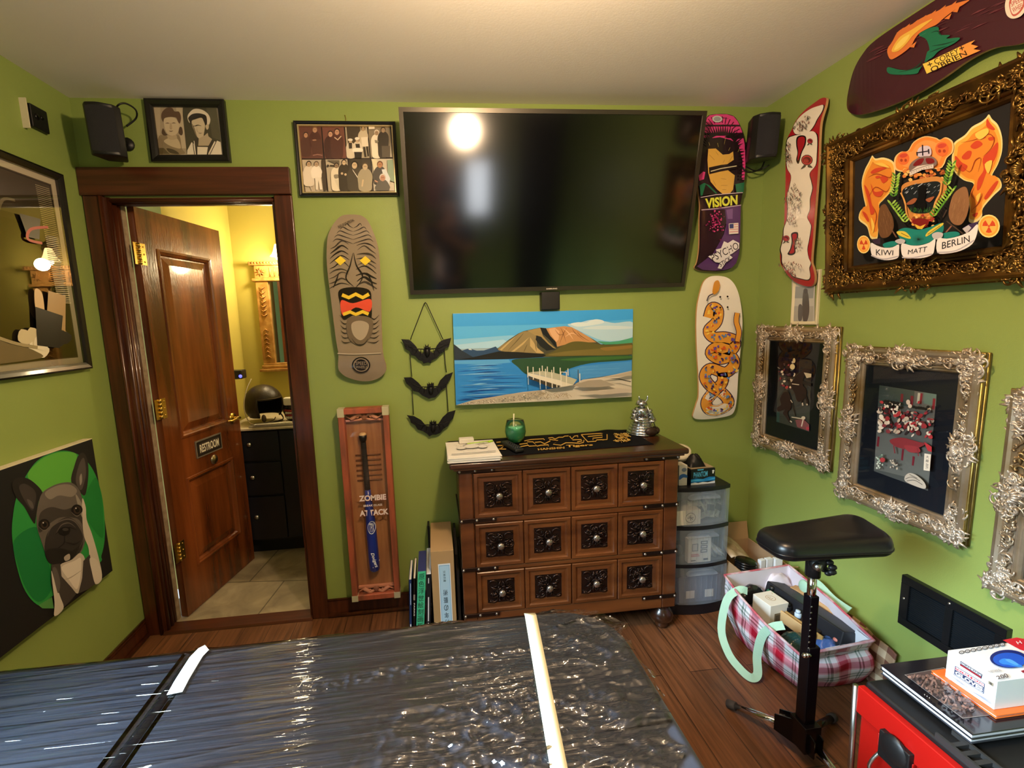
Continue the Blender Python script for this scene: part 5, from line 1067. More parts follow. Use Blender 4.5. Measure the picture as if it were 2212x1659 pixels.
# ------------------------------------------------------------------ plastic drawer tower
TWX0, TWX1, TWY = 1.128, 1.42, 2.012
def tplastic(name, col, a):
    m = bpy.data.materials.new(name); m.use_nodes = True; N, L = m.node_tree.nodes, m.node_tree.links
    out = N['Material Output']; p = N['Principled BSDF']; p.inputs['Base Color'].default_value = lin(col); p.inputs['Roughness'].default_value = .35
    tr = N.new('ShaderNodeBsdfTransparent'); mx = N.new('ShaderNodeMixShader'); mx.inputs[0].default_value = a
    L.new(tr.outputs[0], mx.inputs[1]); L.new(p.outputs[0], mx.inputs[2]); L.new(mx.outputs[0], out.inputs[0]); return m
FROST = tplastic('frosted_plastic', '#aebccb', .24)
tow = thing('drawer_tower', 'black plastic tower with three frosted drawers, right of the chest', 'drawer tower', (1.275, 2.12, 0))
def bulge(t): return .022*(1-(2*t-1)**2)
def curvy(mb, z0, z1, off=0, x0=TWX0, x1=TWX1, yb=2.24, n=10):
    P = [(x0+(x1-x0)*i/n, TWY-bulge(i/n)-off) for i in range(n+1)]+[(x1, yb), (x0, yb)]
    return mb.slab(P, lambda a, b, h: Vector((a, b, h)), z0, z1)
m = MB()
for z0, z1, off in ((.0, .052, .0), (.252, .268, .002), (.45, .468, .002), (.648, .667, .004)): curvy(m, z0, z1, off)
for x in (TWX0, TWX1-.008): m.box(x, x+.008, TWY+.03, 2.24, .05, .65)
m.box(TWX0, TWX1, 2.232, 2.24, .05, .65); m.build('tower_frame', mat('tower_black', '#15151a', .4), tow, bevel=.003)
for i, (z0, z1) in enumerate(((.47, .646), (.27, .449), (.054, .251))):
    m = MB(); n = 10
    for j in range(n):
        a, b = j/n, (j+1)/n; xa, xb = TWX0+.003+(TWX1-TWX0-.006)*a, TWX0+.003+(TWX1-TWX0-.006)*b; ya, yb = TWY-bulge(a), TWY-bulge(b)
        m.hexa([(xa, ya, z0), (xb, yb, z0), (xb, yb+.003, z0), (xa, ya+.003, z0)], [(xa, ya-.004, z1), (xb, yb-.004, z1), (xb, yb, z1), (xa, ya, z1)])
    m.box(TWX0+.009, TWX0+.012, TWY+.005, 2.23, z0, z1-.02).box(TWX1-.012, TWX1-.009, TWY+.005, 2.23, z0, z1-.02).box(TWX0+.009, TWX1-.009, TWY+.005, 2.23, z0, z0+.003)
    d = m.build('drawer', FROST, tow)
    h = MB().slab(crv([(1.195, z1-.035), (1.21, z1-.012), (1.27, z1-.008), (1.33, z1-.012), (1.35, z1-.035), (1.27, z1-.03)], 4), lambda a, b, t: Vector((a, TWY-bulge((a-TWX0)/(TWX1-TWX0))-t, b)), .001, .016)
    h.build('handle', FROST, d)
CARD = mat('white_card', '#e4e0d6', .6)
def boxthing(name, label, cat, x0, x1, y0, y1, z0, z1, m, group=None, rot=0, bevel=.001):
    c = Vector(((x0+x1)/2, (y0+y1)/2, z0)); M = Matrix.Translation(c) @ Matrix.Rotation(rot, 4, 'Z')
    t = thing(name, label, cat, c, group)
    MB().box(-(x1-x0)/2, (x1-x0)/2, -(y1-y0)/2, (y1-y0)/2, 0, z1-z0, M=M).build('carton', m, t, bevel=bevel)
    return t, M, (x1-x0)/2, (y1-y0)/2, z1-z0
t, M, w, d, h = boxthing('white_carton', 'white carton with a round mark inside the top frosted drawer', 'carton', 1.14, 1.265, 2.0, 2.12, .476, .55, CARD)
A = Art(lambda a, b, q: M @ Vector((a, -d-q, b))); A.ell('#55565a', .01, .036, .026).ell('#e4e0d6', .01, .036, .023).line('#55565a', .004, [(-.006, .036), (.026, .036)]).line('#55565a', .004, [(.01, .022), (.01, .05)]).line('#55565a', .003, [(.0, .046), (.022, .026)]); A.build('printed_mark', PRINT, t)
for i, (x, a) in enumerate(((1.30, -.4), (1.335, .15), (1.365, .5))):
    M = Matrix.Translation((x, 2.03+.012*i, .476)) @ Matrix.Rotation(a, 4, 'Y') @ Matrix.Rotation(-.25, 4, 'X')
    o = thing('foil_packet', ('crumpled silver packet beside the white carton in the top drawer', 'silver packet standing in the middle of the top drawer', 'silver packet leaning at the right of the top drawer')[i], 'packet', (x, 2.03+.012*i, .476), 'packets in the top drawer')
    MB().grid(lambda u, v: M @ Vector(((u-.5)*.07, -.012*math.sin(PI*u)*math.sin(PI*v)+.004*math.sin(u*19+v*11), .012+v*.1)), 8, 8).build('wrapper', mat('packet_film', '#d5d4cf', .25, metal=.3, col2='#55565c', nscale=26), o)
    MB().box(-.02, .02, -.016, -.0145, .045, .075, M=M).build('printed_panel', mat('packet_ink', '#3b3c40', .5), o)
t, M, w, d, h = boxthing('card_packaging', 'white retail card with grey printed squares inside the middle drawer', 'packaging', 1.205, 1.325, 2.0, 2.03, .275, .40, CARD)
A = Art(lambda a, b, q: M @ Vector((a, -d-q, b)))
A.poly('#6b6e74', '-.04 .06 -.008 .06 -.008 .1 -.04 .1').poly('#c9c7c0', '-.036 .064 -.012 .064 -.012 .096 -.036 .096')
for i in range(3): A.poly('#54575e', [(.004, .05+i*.022), (.04, .05+i*.022), (.04, .068+i*.022), (.004, .068+i*.022)]).poly('#dad7cf', [(.01, .055+i*.022), (.035, .055+i*.022), (.035, .063+i*.022), (.01, .063+i*.022)])
A.line('#c04a50', .004, '-.045 .035 .0 .035').line('#c04a50', .004, '-.045 .043 -.005 .043').line('#34363a', .01, '.02 .015 .045 .015').line('#34363a', .006, '-.045 .012 -.02 .012')
A.build('printed_panel', PRINT, t)
single('earphone_case', MB().ball((1.17, 2.03, .335), (.022, .02, .03), 14, 8).box(1.15, 1.19, 2.01, 2.05, .275, .315), mat('dark_grey_plastic', '#2c3038', .4), 'dark rounded gadget left of the white card in the middle drawer', 'gadget', weld=False)
single('plastic_bag', MB().grid(lambda u, v: Vector((1.335+u*.07, 2.04-.02*math.sin(PI*v)+.01*math.sin(u*9+v*14), .276+v*.09*(1-.6*u))), 10, 10), mat('crumpled_film', '#c6ccd0', .25, bump=.6, bscale=60), 'crumpled clear bag at the right of the middle drawer', 'bag')
t, M, w, d, h = boxthing('grey_carton', 'grey blue carton filling the lowest frosted drawer, two small labels on it', 'carton', 1.15, 1.385, 2.005, 2.2, .06, .2, mat('grey_blue_card', '#5a6078', .6))
for x in (1.2, 1.30): MB().box(x, x+.045, 1.9995, 2.0005, .085, .125).build('label', CARD, t)
# things on the tower
t, M, w, d, h = boxthing('glove_box', 'black and blue glove carton on top of the drawer tower', 'glove box', 1.222, 1.352, 2.03, 2.13, .6675, .745, mat('black_card', '#101218', .35), rot=.05)
A = Art(lambda a, b, q: M @ Vector((-w+a*2*w, -d-q, h-b*h)))
A.poly('#1f7fc8', '0 .62 .2 .58 .5 .66 .75 .55 1 .58 1 .82 0 .86').poly('#e6eef4', '0 .88 .15 .84 .3 .9 .5 .85 .7 .91 1 .84 1 1 0 1').poly('#4fb6ea', '0 .68 .3 .66 .6 .74 1 .64 1 .72 0 .78').poly('#4fb6ea', '.25 0 .52 0 .5 .08 .27 .08')
A.text('#58b8e6', 'PHANTOM', [(.1, .18), (.68, .14), (.68, .5), (.1, .54)], fat=.02).sm('#e8ecee', '.86 .16 .93 .12 .96 .2 .9 .26').sm('#e8ecee', '.88 .26 .93 .26 .93 .34 .88 .34')
A.build('printed_panel', PRINTS, t)
MB().box(-w*.9, w*.95, -d*.8, d*.9, h-.001, h+.003, M=M).build('lid_edge', mat('kraft_card', '#a39378', .8), t)
gm = MB().grid(lambda u, v: M @ Vector((-w+.01+u*.085, -.03+.07*v, h+.004+.055*math.sin(PI*u)**.7*math.sin(PI*v)**.6*(1+.25*math.sin(u*13+v*8)))), 14, 12)
single('nitrile_glove', gm, mat('black_glove', '#0c0c0e', .5), 'crumpled black glove pulled from the glove carton on the tower', 'glove')
t, M, w, d, h = boxthing('medicine_carton', 'narrow white and blue carton against the chest on the tower', 'carton', 1.165, 1.207, 2.03, 2.09, .6675, .77, CARD)
A = Art(lambda a, b, q: M @ Vector((-w+a*2*w, -d-q, h-b*h))); A.sm('#3a6fb8', '.05 .5 .5 .42 .98 .5 .98 .62 .5 .6 .05 .7').ell('#7d8aa0', .6, .22, .3, .1); A.build('printed_panel', PRINT, t)
rl = MB(); Mt = Matrix.Rotation(.35, 3, 'X') @ Matrix.Rotation(-.2, 3, 'Y')
rl.lathe([(.032, 0), (.055, 0), (.055, .03), (.032, .03), (.032, 0)], (1.232, 2.15, .785), 26, M=Mt)
single('paper_roll', rl, mat('cream_roll', '#ded5bd', .6), 'cream roll tilted behind the narrow carton on the tower', 'roll')
bx = single('back_carton', MB().box(1.19, 1.30, 2.145, 2.23, .6675, .772), mat('buff_card', '#b5a98f', .7), 'buff carton at the back of the tower under the cream roll', 'carton', bevel=.002)
# ------------------------------------------------------------------ books between the bat case and the chest
def book(name, label, x0, x1, y0, y1, h, lean, cover, pages=None, spine=None, cat='book', group='books standing on the floor'):
    c = Vector(((x0+x1)/2, (y0+y1)/2, 0)); sh = math.tan(lean); t = thing(name, label, cat, c, group)
    def f(x, y, z): return Vector((x+sh*z, y, z+.0005))
    def bb(mb, a0, a1, b0, b1, z0, z1): return mb.hexa([f(a0, b0, z0), f(a1, b0, z0), f(a1, b1, z0), f(a0, b1, z0)], [f(a0, b0, z1), f(a1, b0, z1), f(a1, b1, z1), f(a0, b1, z1)])
    if pages:
        k = .0022; m = MB(); bb(m, x0, x1, y0, y0+k, 0, h); bb(m, x0, x0+k, y0, y1, 0, h); bb(m, x1-k, x1, y0, y1, 0, h); m.build('cover', cover, t)
        bb(MB(), x0+k, x1-k, y0+k, y1-.004, .003, h-.003).build('pages', pages, t)
    else: bb(MB(), x0, x1, y0, y1, 0, h).build('sleeve', cover, t, bevel=.0015)
    return t, (lambda a, b, q: f(x0+a*(x1-x0), y0-q, h-b*h))
PAGES = mat('book_pages', '#d9d2bf', .8)
t, f = book('art_book', 'thin dark blue book with small white lettering, leftmost of the books', -.176, -.1625, 1.952, 2.135, .352, .045, mat('blue_cover', '#1f3566', .4), PAGES)
A = Art(f); A.line('#9fb8dc', .25, '.6 .05 .6 .35').poly('#dfe4ea', '.3 .62 .7 .62 .7 .66 .3 .66').poly('#dfe4ea', '.35 .68 .7 .68 .7 .72 .35 .72'); A.build('spine_lettering', PRINT, t)
t, f = book('art_book', 'thick black book with white spine lettering beside the thin blue one', -.1615, -.1490, 1.958, 2.15, .352, .058, mat('black_cover', '#12110f', .45), PAGES)
A = Art(f); A.poly('#8a8276', '.2 .22 .8 .22 .8 .3 .2 .3').text('#e0dcd2', 'PARKS', [(.75, .34), (.75, .52), (.3, .52), (.3, .34)], fat=.02); A.build('spine_lettering', PRINT, t)
t, f = book('art_book', 'bright green spined book with black brushed characters and a navy top', -.1485, -.1115, 1.95, 2.14, .389, .08, mat('navy_cover', '#2a3163', .5), None)
A = Art(f); A.poly('#3fb98c', '.02 .0 .98 .0 .98 1 .02 1')
for i, c in enumerate('原色浮世絵刻画版画'): A.text('#12231d', c, [(.16, .03+i*.088), (.84, .03+i*.088), (.84, .105+i*.088), (.16, .105+i*.088)], fat=.0)
A.build('spine_lettering', PRINT, t)
t, f = book('art_book', 'black book with a white pale top beside the green spine', -.1, -.079, 1.95, 2.195, .372, .055, mat('white_sleeve', '#d5dae2', .5), None)
A = Art(f); A.poly('#14151c', '0 0 1 0 1 1 0 1').line('#c9ccd4', .2, '.5 .05 .5 .12').line('#c9ccd4', .28, '.5 .3 .5 .62').line('#c9ccd4', .15, '.5 .64 .5 .9'); A.build('spine_lettering', PRINT, t)
t, f = book('slipcase_book', 'tall brown cardboard slipcase with a pale blue title label', -.056, .048, 1.95, 2.255, .478, .0, mat('kraft_slipcase', '#a98a5f', .75, bump=.05), None)
A = Art(f); A.poly('#dfe8ee', '.30 .13 .83 .13 .83 1 .30 1').poly('#4f93c8', '.34 .145 .79 .145 .79 1 .34 1').poly('#a9cfe8', '.355 .15 .775 .15 .775 1 .355 1')
for i, c in enumerate('京東社報'): A.text('#3a4a58', c, [(.61, .224+i*.03), (.5, .224+i*.03), (.5, .2+i*.03), (.61, .2+i*.03)], fat=0)
for i, c in enumerate('術藝の年芳蘇大'): A.text('#1f2a36', c, [(.66, .455+i*.078), (.47, .455+i*.078), (.47, .395+i*.078), (.66, .395+i*.078)], fat=0)
A.build('title_label', PRINT, t)
single('drawing_board', MB().slab([(1.96, 0), (2.25, 0), (2.25, .47), (2.19, .47), (2.08, .385), (1.96, .37)], lambda a, b, h: Vector((.058+h+.02*b*0, a, b)), 0, .012), mat('dark_board', '#1a1614', .4), 'dark thin board with a pale edge between slipcase and chest', 'board')
mb = MB().box(-.0715, -.0615, 2.2, 2.262, .0, .486); single('portfolio_case', mb, BLACKP, 'thin black folder standing behind the cardboard slipcase', 'folder')
# ------------------------------------------------------------------ bat display case on the wall
bc = thing('bat_display_case', 'tall wooden display case reading zombie attack, a blue baseball bat behind it', 'display case', (-.35, YB, .62))
bq = [at(727, 890, 1, 2.2), at(836, 876, 1, 2.2), at(866, 1291, 1, 2.2), at(765, 1300, 1, 2.2)]
bx0, bx1 = -.468, -.228; bz0, bz1 = .116, 1.108
def bcf(a, b, h): return Vector((bx0+a*(bx1-bx0), YB-h, bz1-b*(bz1-bz0)))
RED = mat('red_cedar', '#a4553a', .5, col2='#7b4630', nscale=5, nstretch=(6, 6, 1)); BACKW = mat('case_back_wood', '#a77449', .5, col2='#8a5a36', nscale=3, nstretch=(9, 9, 1))
m = MB(); w = .028
m.box(bx0, bx0+w, YB-.08, YB-.028, bz0, bz1).box(bx1-w, bx1, YB-.08, YB-.028, bz0, bz1).box(bx0+w, bx1-w, YB-.08, YB-.028, bz0, bz0+w).box(bx0+w, bx1-w, YB-.08, YB-.028, bz1-w, bz1); m.build('case_frame', RED, bc, bevel=.003)
MB().box(bx0+.002, bx1-.002, YB-.034, YB-.028, bz0+.002, bz1-.002).box(bx0+.06, bx1-.06, YB-.03, YB+.001, bz1-.3, bz1-.2).build('case_back', BACKW, bc)
m = MB()
for i in range(6): z = .865-i*.026; m.tube([(bx0+.062, YB-.036, z), (bx1-.055, YB-.036, z)], .0045, 8)
m.build('slats', mat('slat_wood', '#6d4428', .5), bc)
for zc, nm in ((bz1-.05, 1), (bz0+.045, -1)):
    m = MB(); fn = lambda a, b, h: Vector(((bx0+bx1)/2+a, YB-.048-h, zc+b))
    for s in (-1, 1):
        m.tube(crv([fn(0, .0, .004), fn(s*.03, .014*nm, .008), fn(s*.06, -.004*nm, .008), fn(s*.088, .01*nm, .003)], 4, False), [.007]*4+[.010]*5+[.003]*4, 7)
        P = [fn(s*(.035+.014*(1-t/11)*math.cos(1+t*.45)), nm*(.004+.014*(1-t/11)*math.sin(1+t*.45)), .01) for t in range(12)]; m.tube(P, .0035, 6)
        m.tube([fn(s*.008, -.006, .008), fn(s*.03, -.012, .008), fn(s*.07, -.016, .003)], [.006, .006, .002], 6)
    for i in range(5): m.ball(fn(0, .002, .009), (.015, .008, .016), 10, 6)
    m.box((bx0+bx1)/2-.09, (bx0+bx1)/2+.09, YB-.05, YB-.034, zc-.008-.012*nm, zc+.002-.012*nm); m.build('carved_crest', mat('salmon_carving', '#c98a6c', .5), bc)
for xa, xb, za, zb in ((bx0-.001, bx0+.03, bz1-.04, bz1+.001), (bx1-.03, bx1+.001, bz1-.04, bz1+.001), (bx0-.001, bx0+.03, bz0-.001, bz0+.03), (bx1-.03, bx1+.001, bz0-.001, bz0+.03)): MB().box(xa, xb, YB-.082, YB-.03, za, zb).build('corner_cap', mat('pale_corner', '#b9b494', .5), bc)
gp = MB().add([bcf(.1, .025, .07), bcf(.9, .025, .07), bcf(.9, .975, .07), bcf(.1, .975, .07)], [(0, 1, 2, 3)]).build('glass_pane', PANE, bc)
for q_, txt, f_ in (([(.29, .443), (.84, .443), (.84, .473), (.29, .473)], 'ZOMBIE', .04), ([(.28, .520), (.87, .520), (.87, .551), (.28, .551)], 'ATTACK', .04), ([(.37, .492), (.75, .492), (.75, .503), (.37, .503)], 'BREAK GLASS', .02)):
    A = Art(lambda a, b, h: bcf(a, b, .0704+h))
    if f_ > .03: A.text('#7a2a30', txt, [(a+.006, b+.002) for a, b in q_], fat=f_)
    A.text('#ecdfe0', txt, q_, fat=f_); A.build('lettering', PRINT, gp)
bt = thing('baseball_bat', 'blue baseball bat with a black wrapped handle hanging in the wooden case', 'baseball bat', (-.35, YB-.058, .6))
b0, b1 = at(783, 935, 1, YB-.052), at(810, 1233, 1, YB-.052); ax = (b0-b1); L = ax.length; q = ax.normalized()
def bl(mb, prof, n=20): 
    up = Vector((0, 1, 0)); s_ = q.cross(up).normalized(); f_ = q.cross(s_); Mb = Matrix((s_, f_, q)).transposed()
    return mb.lathe(prof, b1, n, M=Mb)
bl(MB(), [(0, 0), (.018, .002), (.0265, .012), (.027, .06), (.0262, L*.3), (.0225, L*.42), (.0175, L*.52), (.014, L*.6)]).build('barrel', mat('blue_bat_paint', '#1a2f8a', .28, coat=.5), bt)
bl(MB(), [(.0142, L*.6), (.0135, L*.7), (.013, L*.93), (.0125, L*.94)]).build('handle', mat('bat_grip', '#1d1a1a', .75, bump=.4, bscale=200), bt)
bl(MB(), [(.0128, L*.935), (.0175, L*.955), (.019, L*.97), (.0188, L*.985)]).build('knob', BLACKP, bt)
bl(MB(), [(.0182, L*.98), (.018, L*.992), (.012, L), (0, L)]).build('knob_end', mat('bare_ash', '#c9a878', .5), bt)
A = Art(lambda u, v, h: at(u, v, 1, YB-.081), (640, 640), 2.37, h0=0)
def onbat(a, b, h):
    p = at(a, b, 1, YB-.052); t = (p-b1).dot(q); dx = p.x-(b1+q*t).x; r = .0275+h; dy = math.sqrt(max(1e-7, r*r-min(abs(dx), r*.98)**2)); return Vector((p.x, (b1+q*t).y-dy, p.z))
A = Art(onbat, (640, 640), 2.37, h0=.0003)
A.ell('#cfd6ea', 389, 1173, 20, 33).ell('#1a2f8a', 389, 1173, 17, 29).text('#cfd6ea', 'TPX', [(377, 1150), (402, 1150), (402, 1195), (377, 1195)], fat=.02)
A.build('round_logo', PRINT, bt); A = Art(onbat, (640, 640), 2.37, h0=.0003)
A.text('#e6ebf5', 'Dodgers', [(400, 1298), (424, 1372), (404, 1378), (380, 1304)], .3, .03).line('#e6ebf5', 2.5, '396 1376 428 1345')
A.build('lettering', PRINT, bt)
# ------------------------------------------------------------------ string of three bats
st = thing('bat_wall_hanging', 'wall hanging of three black bats one below another on cords', 'wall hanging', (-.05, YB, 1.25))
BATM = mat('bat_black', '#17171a', .4, metal=.4, bump=.2, bscale=150)
o, k = (850, 640), 5.35
fb = lambda u, v, h: at(u, v, 1, YB-.02-h)
cord = MB()
for q_ in ('198 500 210 460 355 85 368 72 382 85 545 440 572 500', '190 665 200 800 212 930', '588 625 598 780 612 880', '215 1080 232 1370', '612 1040 632 1330'):
    cord.tube([fb(u, v, -.006 if False else 0) for u, v in pts(q_, o, k)], .0022, 6)
cord.tube([at(*pts('368 76', o, k)[0], 1, YB), at(*pts('368 76', o, k)[0], 1, YB-.024)], .002, 6)
cord.build('cord', BATM, st)
bats = [('88 495 180 500 200 515 240 555 262 580 300 640 330 660 350 650 352 600 350 572 365 590 410 592 428 578 425 640 460 655 500 570 530 530 580 500 668 480 640 585 600 600 580 640 540 670 500 715 440 745 430 775 400 765 345 778 335 750 290 735 250 690 205 680 185 635 135 605 120 550', (390, 650)),
        ('118 938 210 935 290 1000 340 1060 375 1075 390 1060 388 1000 400 1015 445 1012 465 995 468 1060 500 1050 540 970 600 910 690 875 655 960 620 1010 610 1050 560 1080 530 1120 480 1170 440 1175 410 1185 380 1170 330 1145 290 1110 230 1095 195 1045 150 1010', (432, 1085)),
        ('152 1372 240 1385 320 1430 380 1500 415 1500 418 1440 430 1455 475 1452 492 1435 500 1500 540 1440 570 1395 630 1340 718 1315 690 1410 660 1440 630 1500 580 1530 540 1580 490 1600 450 1600 415 1620 390 1590 340 1560 280 1540 250 1490 200 1460 190 1420', (457, 1520))]
for ol_, (cx, cy) in bats:
    P = pts(ol_, o, k); m = MB().slab(P, fb, -.003, .003); c = pts(f'{cx} {cy}', o, k)[0]
    b_ = m.build('bat_wings', BATM, st, bevel=.0012)
    m = MB(); pc = fb(*c, 0); m.ball(pc+Vector((0, -.006, 0)), (.0125, .009, .023), 12, 8).ball(pc+Vector((0, -.009, .024)), (.0095, .009, .0095), 10, 7)
    for s in (-1, 1): m.tube([pc+Vector((s*.005, -.008, .03)), pc+Vector((s*.008, -.008, .042))], [.004, .0008], 6)
    m.build('bat_body', BATM, b_)
    m = MB()
    for s in (-1, 1):
        for dx_, dz_ in ((.09, .045), (.06, -.005), (.035, -.018)): m.tube([pc+Vector((s*.012, -.004, .016)), pc+Vector((s*(dx_*.55+.01), -.005, .02)), pc+Vector((s*dx_, -.004, dz_*.75))], [.0025, .002, .001], 5)
    m.build('wing_bones', BATM, b_)
# ------------------------------------------------------------------ treatment table wrapped in film
VIN = mat('black_vinyl', '#363b47', .36, bump=.05, bscale=300)
BZT = .70
tb = thing('treatment_table', 'black padded treatment table in the foreground under clear plastic wrap', 'treatment table', (-.4, .78, 0))
def rounded(x0, x1, y0, y1, rl, rr_, n=8):
    P = []
    for cx, cy, r, a0 in ((x1-rr_, y1-rr_, rr_, 0), (x0+rl, y1-rl, rl, PI/2), (x0+rl, y0+rl, rl, PI), (x1-rr_, y0+rr_, rr_, 1.5*PI)):
        for i in range(n+1): a = a0+PI/2*i/n; P.append((cx+r*math.cos(a), cy+r*math.sin(a)))
    return P
def cushion(name, P, z0, z1, e=.022):
    """padded slab with softly rounded top edge"""
    n = len(P); cx = sum(p[0] for p in P)/n; cy = sum(p[1] for p in P)/n; m = MB(); vs = []
    prof = [(.006, z0), (0, z0+.012)]+[(e*(1-math.cos(a)), z1-e*(1-math.sin(a))) for a in [i*PI/2/6 for i in range(7)]]
    nr = []
    for i in range(n):
        a, b = Vector(P[i-1]), Vector(P[(i+1) % n]); t = (b-a).normalized(); nr.append(Vector((t.y, -t.x)))
    for d, z in prof:
        for p, q_ in zip(P, nr): vs.append((p[0]-q_.x*d, p[1]-q_.y*d, z))
    fs = [(i*n+k, i*n+(k+1) % n, (i+1)*n+(k+1) % n, (i+1)*n+k) for i in range(len(prof)-1) for k in range(n)]
    fs += [tuple(range(n))[::-1], tuple((len(prof)-1)*n+k for k in range(n))]
    m.add(vs, fs, 0, True); o = m.build(name, VIN, tb); return o
YT0, YT1 = .40, 1.142
cushion('head_cushion', rounded(-1.44, -.645, YT0, YT1, .05, .012), .628, BZT-.006)
cushion('body_cushion', rounded(-.628, .452, YT0, YT1, .012, .15), .628, BZT)
MB().box(-1.40, .30, .48, 1.06, .59, .628).build('table_frame', mat('table_steel', '#2b2b2d', .4, metal=.8), tb, bevel=.006)
for x in (-1.2, .12):
    for y in (.55, 1.0): MB().tube([(x, y, .6), (x, y, .0)], .022, 14).lathe([(.03, 0), (.03, .015), (.022, .02)], (x, y, 0), 14).build('leg', MATS['table_steel'], tb)
# clear film, pulled tight with long creases, gathered at the right end
FILM = bpy.data.materials.new('cling_film'); FILM.use_nodes = True
N, L = FILM.node_tree.nodes, FILM.node_tree.links; N.clear()
out = N.new('ShaderNodeOutputMaterial'); mx = N.new('ShaderNodeMixShader'); tr = N.new('ShaderNodeBsdfTransparent'); gsy = N.new('ShaderNodeBsdfGlossy'); gsy.inputs['Roughness'].default_value = .06
tr.inputs['Color'].default_value = (.93, .94, .95, 1)
fr = N.new('ShaderNodeFresnel'); fr.inputs['IOR'].default_value = 1.55; mu = N.new('ShaderNodeMath'); mu.operation = 'MULTIPLY_ADD'; mu.use_clamp = True; mu.inputs[1].default_value = .95; mu.inputs[2].default_value = .03
tc = N.new('ShaderNodeTexCoord'); mp = N.new('ShaderNodeMapping'); mp.inputs['Scale'].default_value = (.9, 52, 1); mp.inputs['Rotation'].default_value = (0, 0, -.06)
nz = N.new('ShaderNodeTexNoise'); nz.inputs['Scale'].default_value = 1.6; nz.inputs['Detail'].default_value = 2; nz.inputs['Roughness'].default_value = .5; nz.inputs['Distortion'].default_value = .7
bp = N.new('ShaderNodeBump'); bp.inputs['Strength'].default_value = .55; bp.inputs['Distance'].default_value = .008
L.new(tc.outputs['Object'], mp.inputs['Vector']); L.new(mp.outputs['Vector'], nz.inputs['Vector']); L.new(nz.outputs['Fac'], bp.inputs['Height'])
for q_ in (gsy, fr): L.new(bp.outputs['Normal'], q_.inputs['Normal'])
L.new(fr.outputs[0], mu.inputs[0]); L.new(mu.outputs[0], mx.inputs[0]); L.new(tr.outputs[0], mx.inputs[1]); L.new(gsy.outputs[0], mx.inputs[2]); L.new(mx.outputs[0], out.inputs[0])
def edge_x(y):                                            # where the film ends on the right
    base = .452-.0 if y < .99 else .452-.15+math.sqrt(max(0, .15**2-(y-.992)**2))
    return min(base+.012, .452)+.010*math.sin(y*37)+.012*math.sin(y*91+1)-(.045 if y < .80 else 0)*min(1, (.80-y)/.06 if y < .8 else 0)
def film(u, v):
    y = YT0+.02+(YT1-YT0-.012)*v; x = -1.43+(edge_x(y)+1.43)*u
    def rid(a, b, c): return max(0, 1-abs(noise.noise(Vector((a, b, c))))*2.6)**3     # sharp creases
    yy = y-.10*x
    cr_ = noise.noise(Vector((x*1.6, yy*38, .3)))*.0013+rid(x*1.3, yy*30, 5)*.0042*(.35+noise.noise(Vector((x*2, y*3, 6)))**2*4)
    w = max(0, min(1, (x+.25)/.35))*max(0, min(1, (1.06-y)/.08)); w2 = max(0, min(1, (x-.15)/.15))
    w = max(w*(.25+.75*max(0, min(1, (.92-y+.10*x)/.1))), w2*.8)
    c = (noise.noise(Vector((x*14, y*20, 9)))*.003+rid(x*9, y*13, 2)*.009+rid(x*22, y*30, 8)*.005+rid(x*50, y*62, 1)*.0018)*w
    c *= 1-.85*math.exp(-((x-.212)/.032)**2)
    g = math.exp(-((y-.985-.09*x)/.018)**2)*rid(x*30, y*60, 7)*.006*max(0, min(1, (x+.35)/.2))
    z = BZT+.0025+(-.006 if x < -.64 else 0)+cr_*1.2+c+g+.001
    d = YT1-y
    if d < .022: z -= .022-math.sqrt(max(0, .022**2-(.022-d)**2))
    if x > .43 and y < .98: z -= (x-.43)*.6
    return Vector((x, y, max(z, BZT-.03)))
single('plastic_wrap', MB().grid(film, 460, 240), FILM, 'clear crinkled plastic film stretched over the black treatment table', 'plastic film')
def strip(name, label, P, w, m, lift=.011):
    mb = MB(); vs = []
    for i, (x, y) in enumerate(P):
        a, b = Vector(P[max(i-1, 0)]), Vector(P[min(i+1, len(P)-1)]); t = (b-a).normalized(); nn = Vector((-t.y, t.x)); d = YT1-y
        z = BZT+lift-((.022-math.sqrt(max(0, .022**2-(.022-min(.022, max(0, d)))**2))) if d < .022 else 0)
        if d <= 0: z -= .03
        for s in (-1, 1): vs.append((x+nn.x*w/2*s, y+nn.y*w/2*s, z))
    mb.add(vs, [(2*i, 2*i+1, 2*i+3, 2*i+2) for i in range(len(P)-1)], 0, True); return single(name, mb, m, label, 'tape', 'tape strips holding the film', solid=.0006)
TAPE = mat('cream_tape', '#e2dfc0', .55); 
a, b = at(1145, 1327, 2, BZT), at(1206, 1659, 2, BZT)
strip('tape_strip', 'long cream tape strip crossing the table near its right end', [(a.x+(b.x-a.x)*t*1.5, min(YT1+.003, a.y+(b.y-a.y)*t*1.5+.006)) for t in [i/24 for i in range(23)]], .031, TAPE)
strip('tape_strip', 'short pale tape strip over the seam at the left of the table', [tuple(at(u, v, 2, BZT))[:2] for u, v in ((448, 1404), (440, 1408), (425, 1424), (410, 1448), (393, 1476), (378, 1504))], .031, mat('white_tape', '#dfeef2', .55), .007)
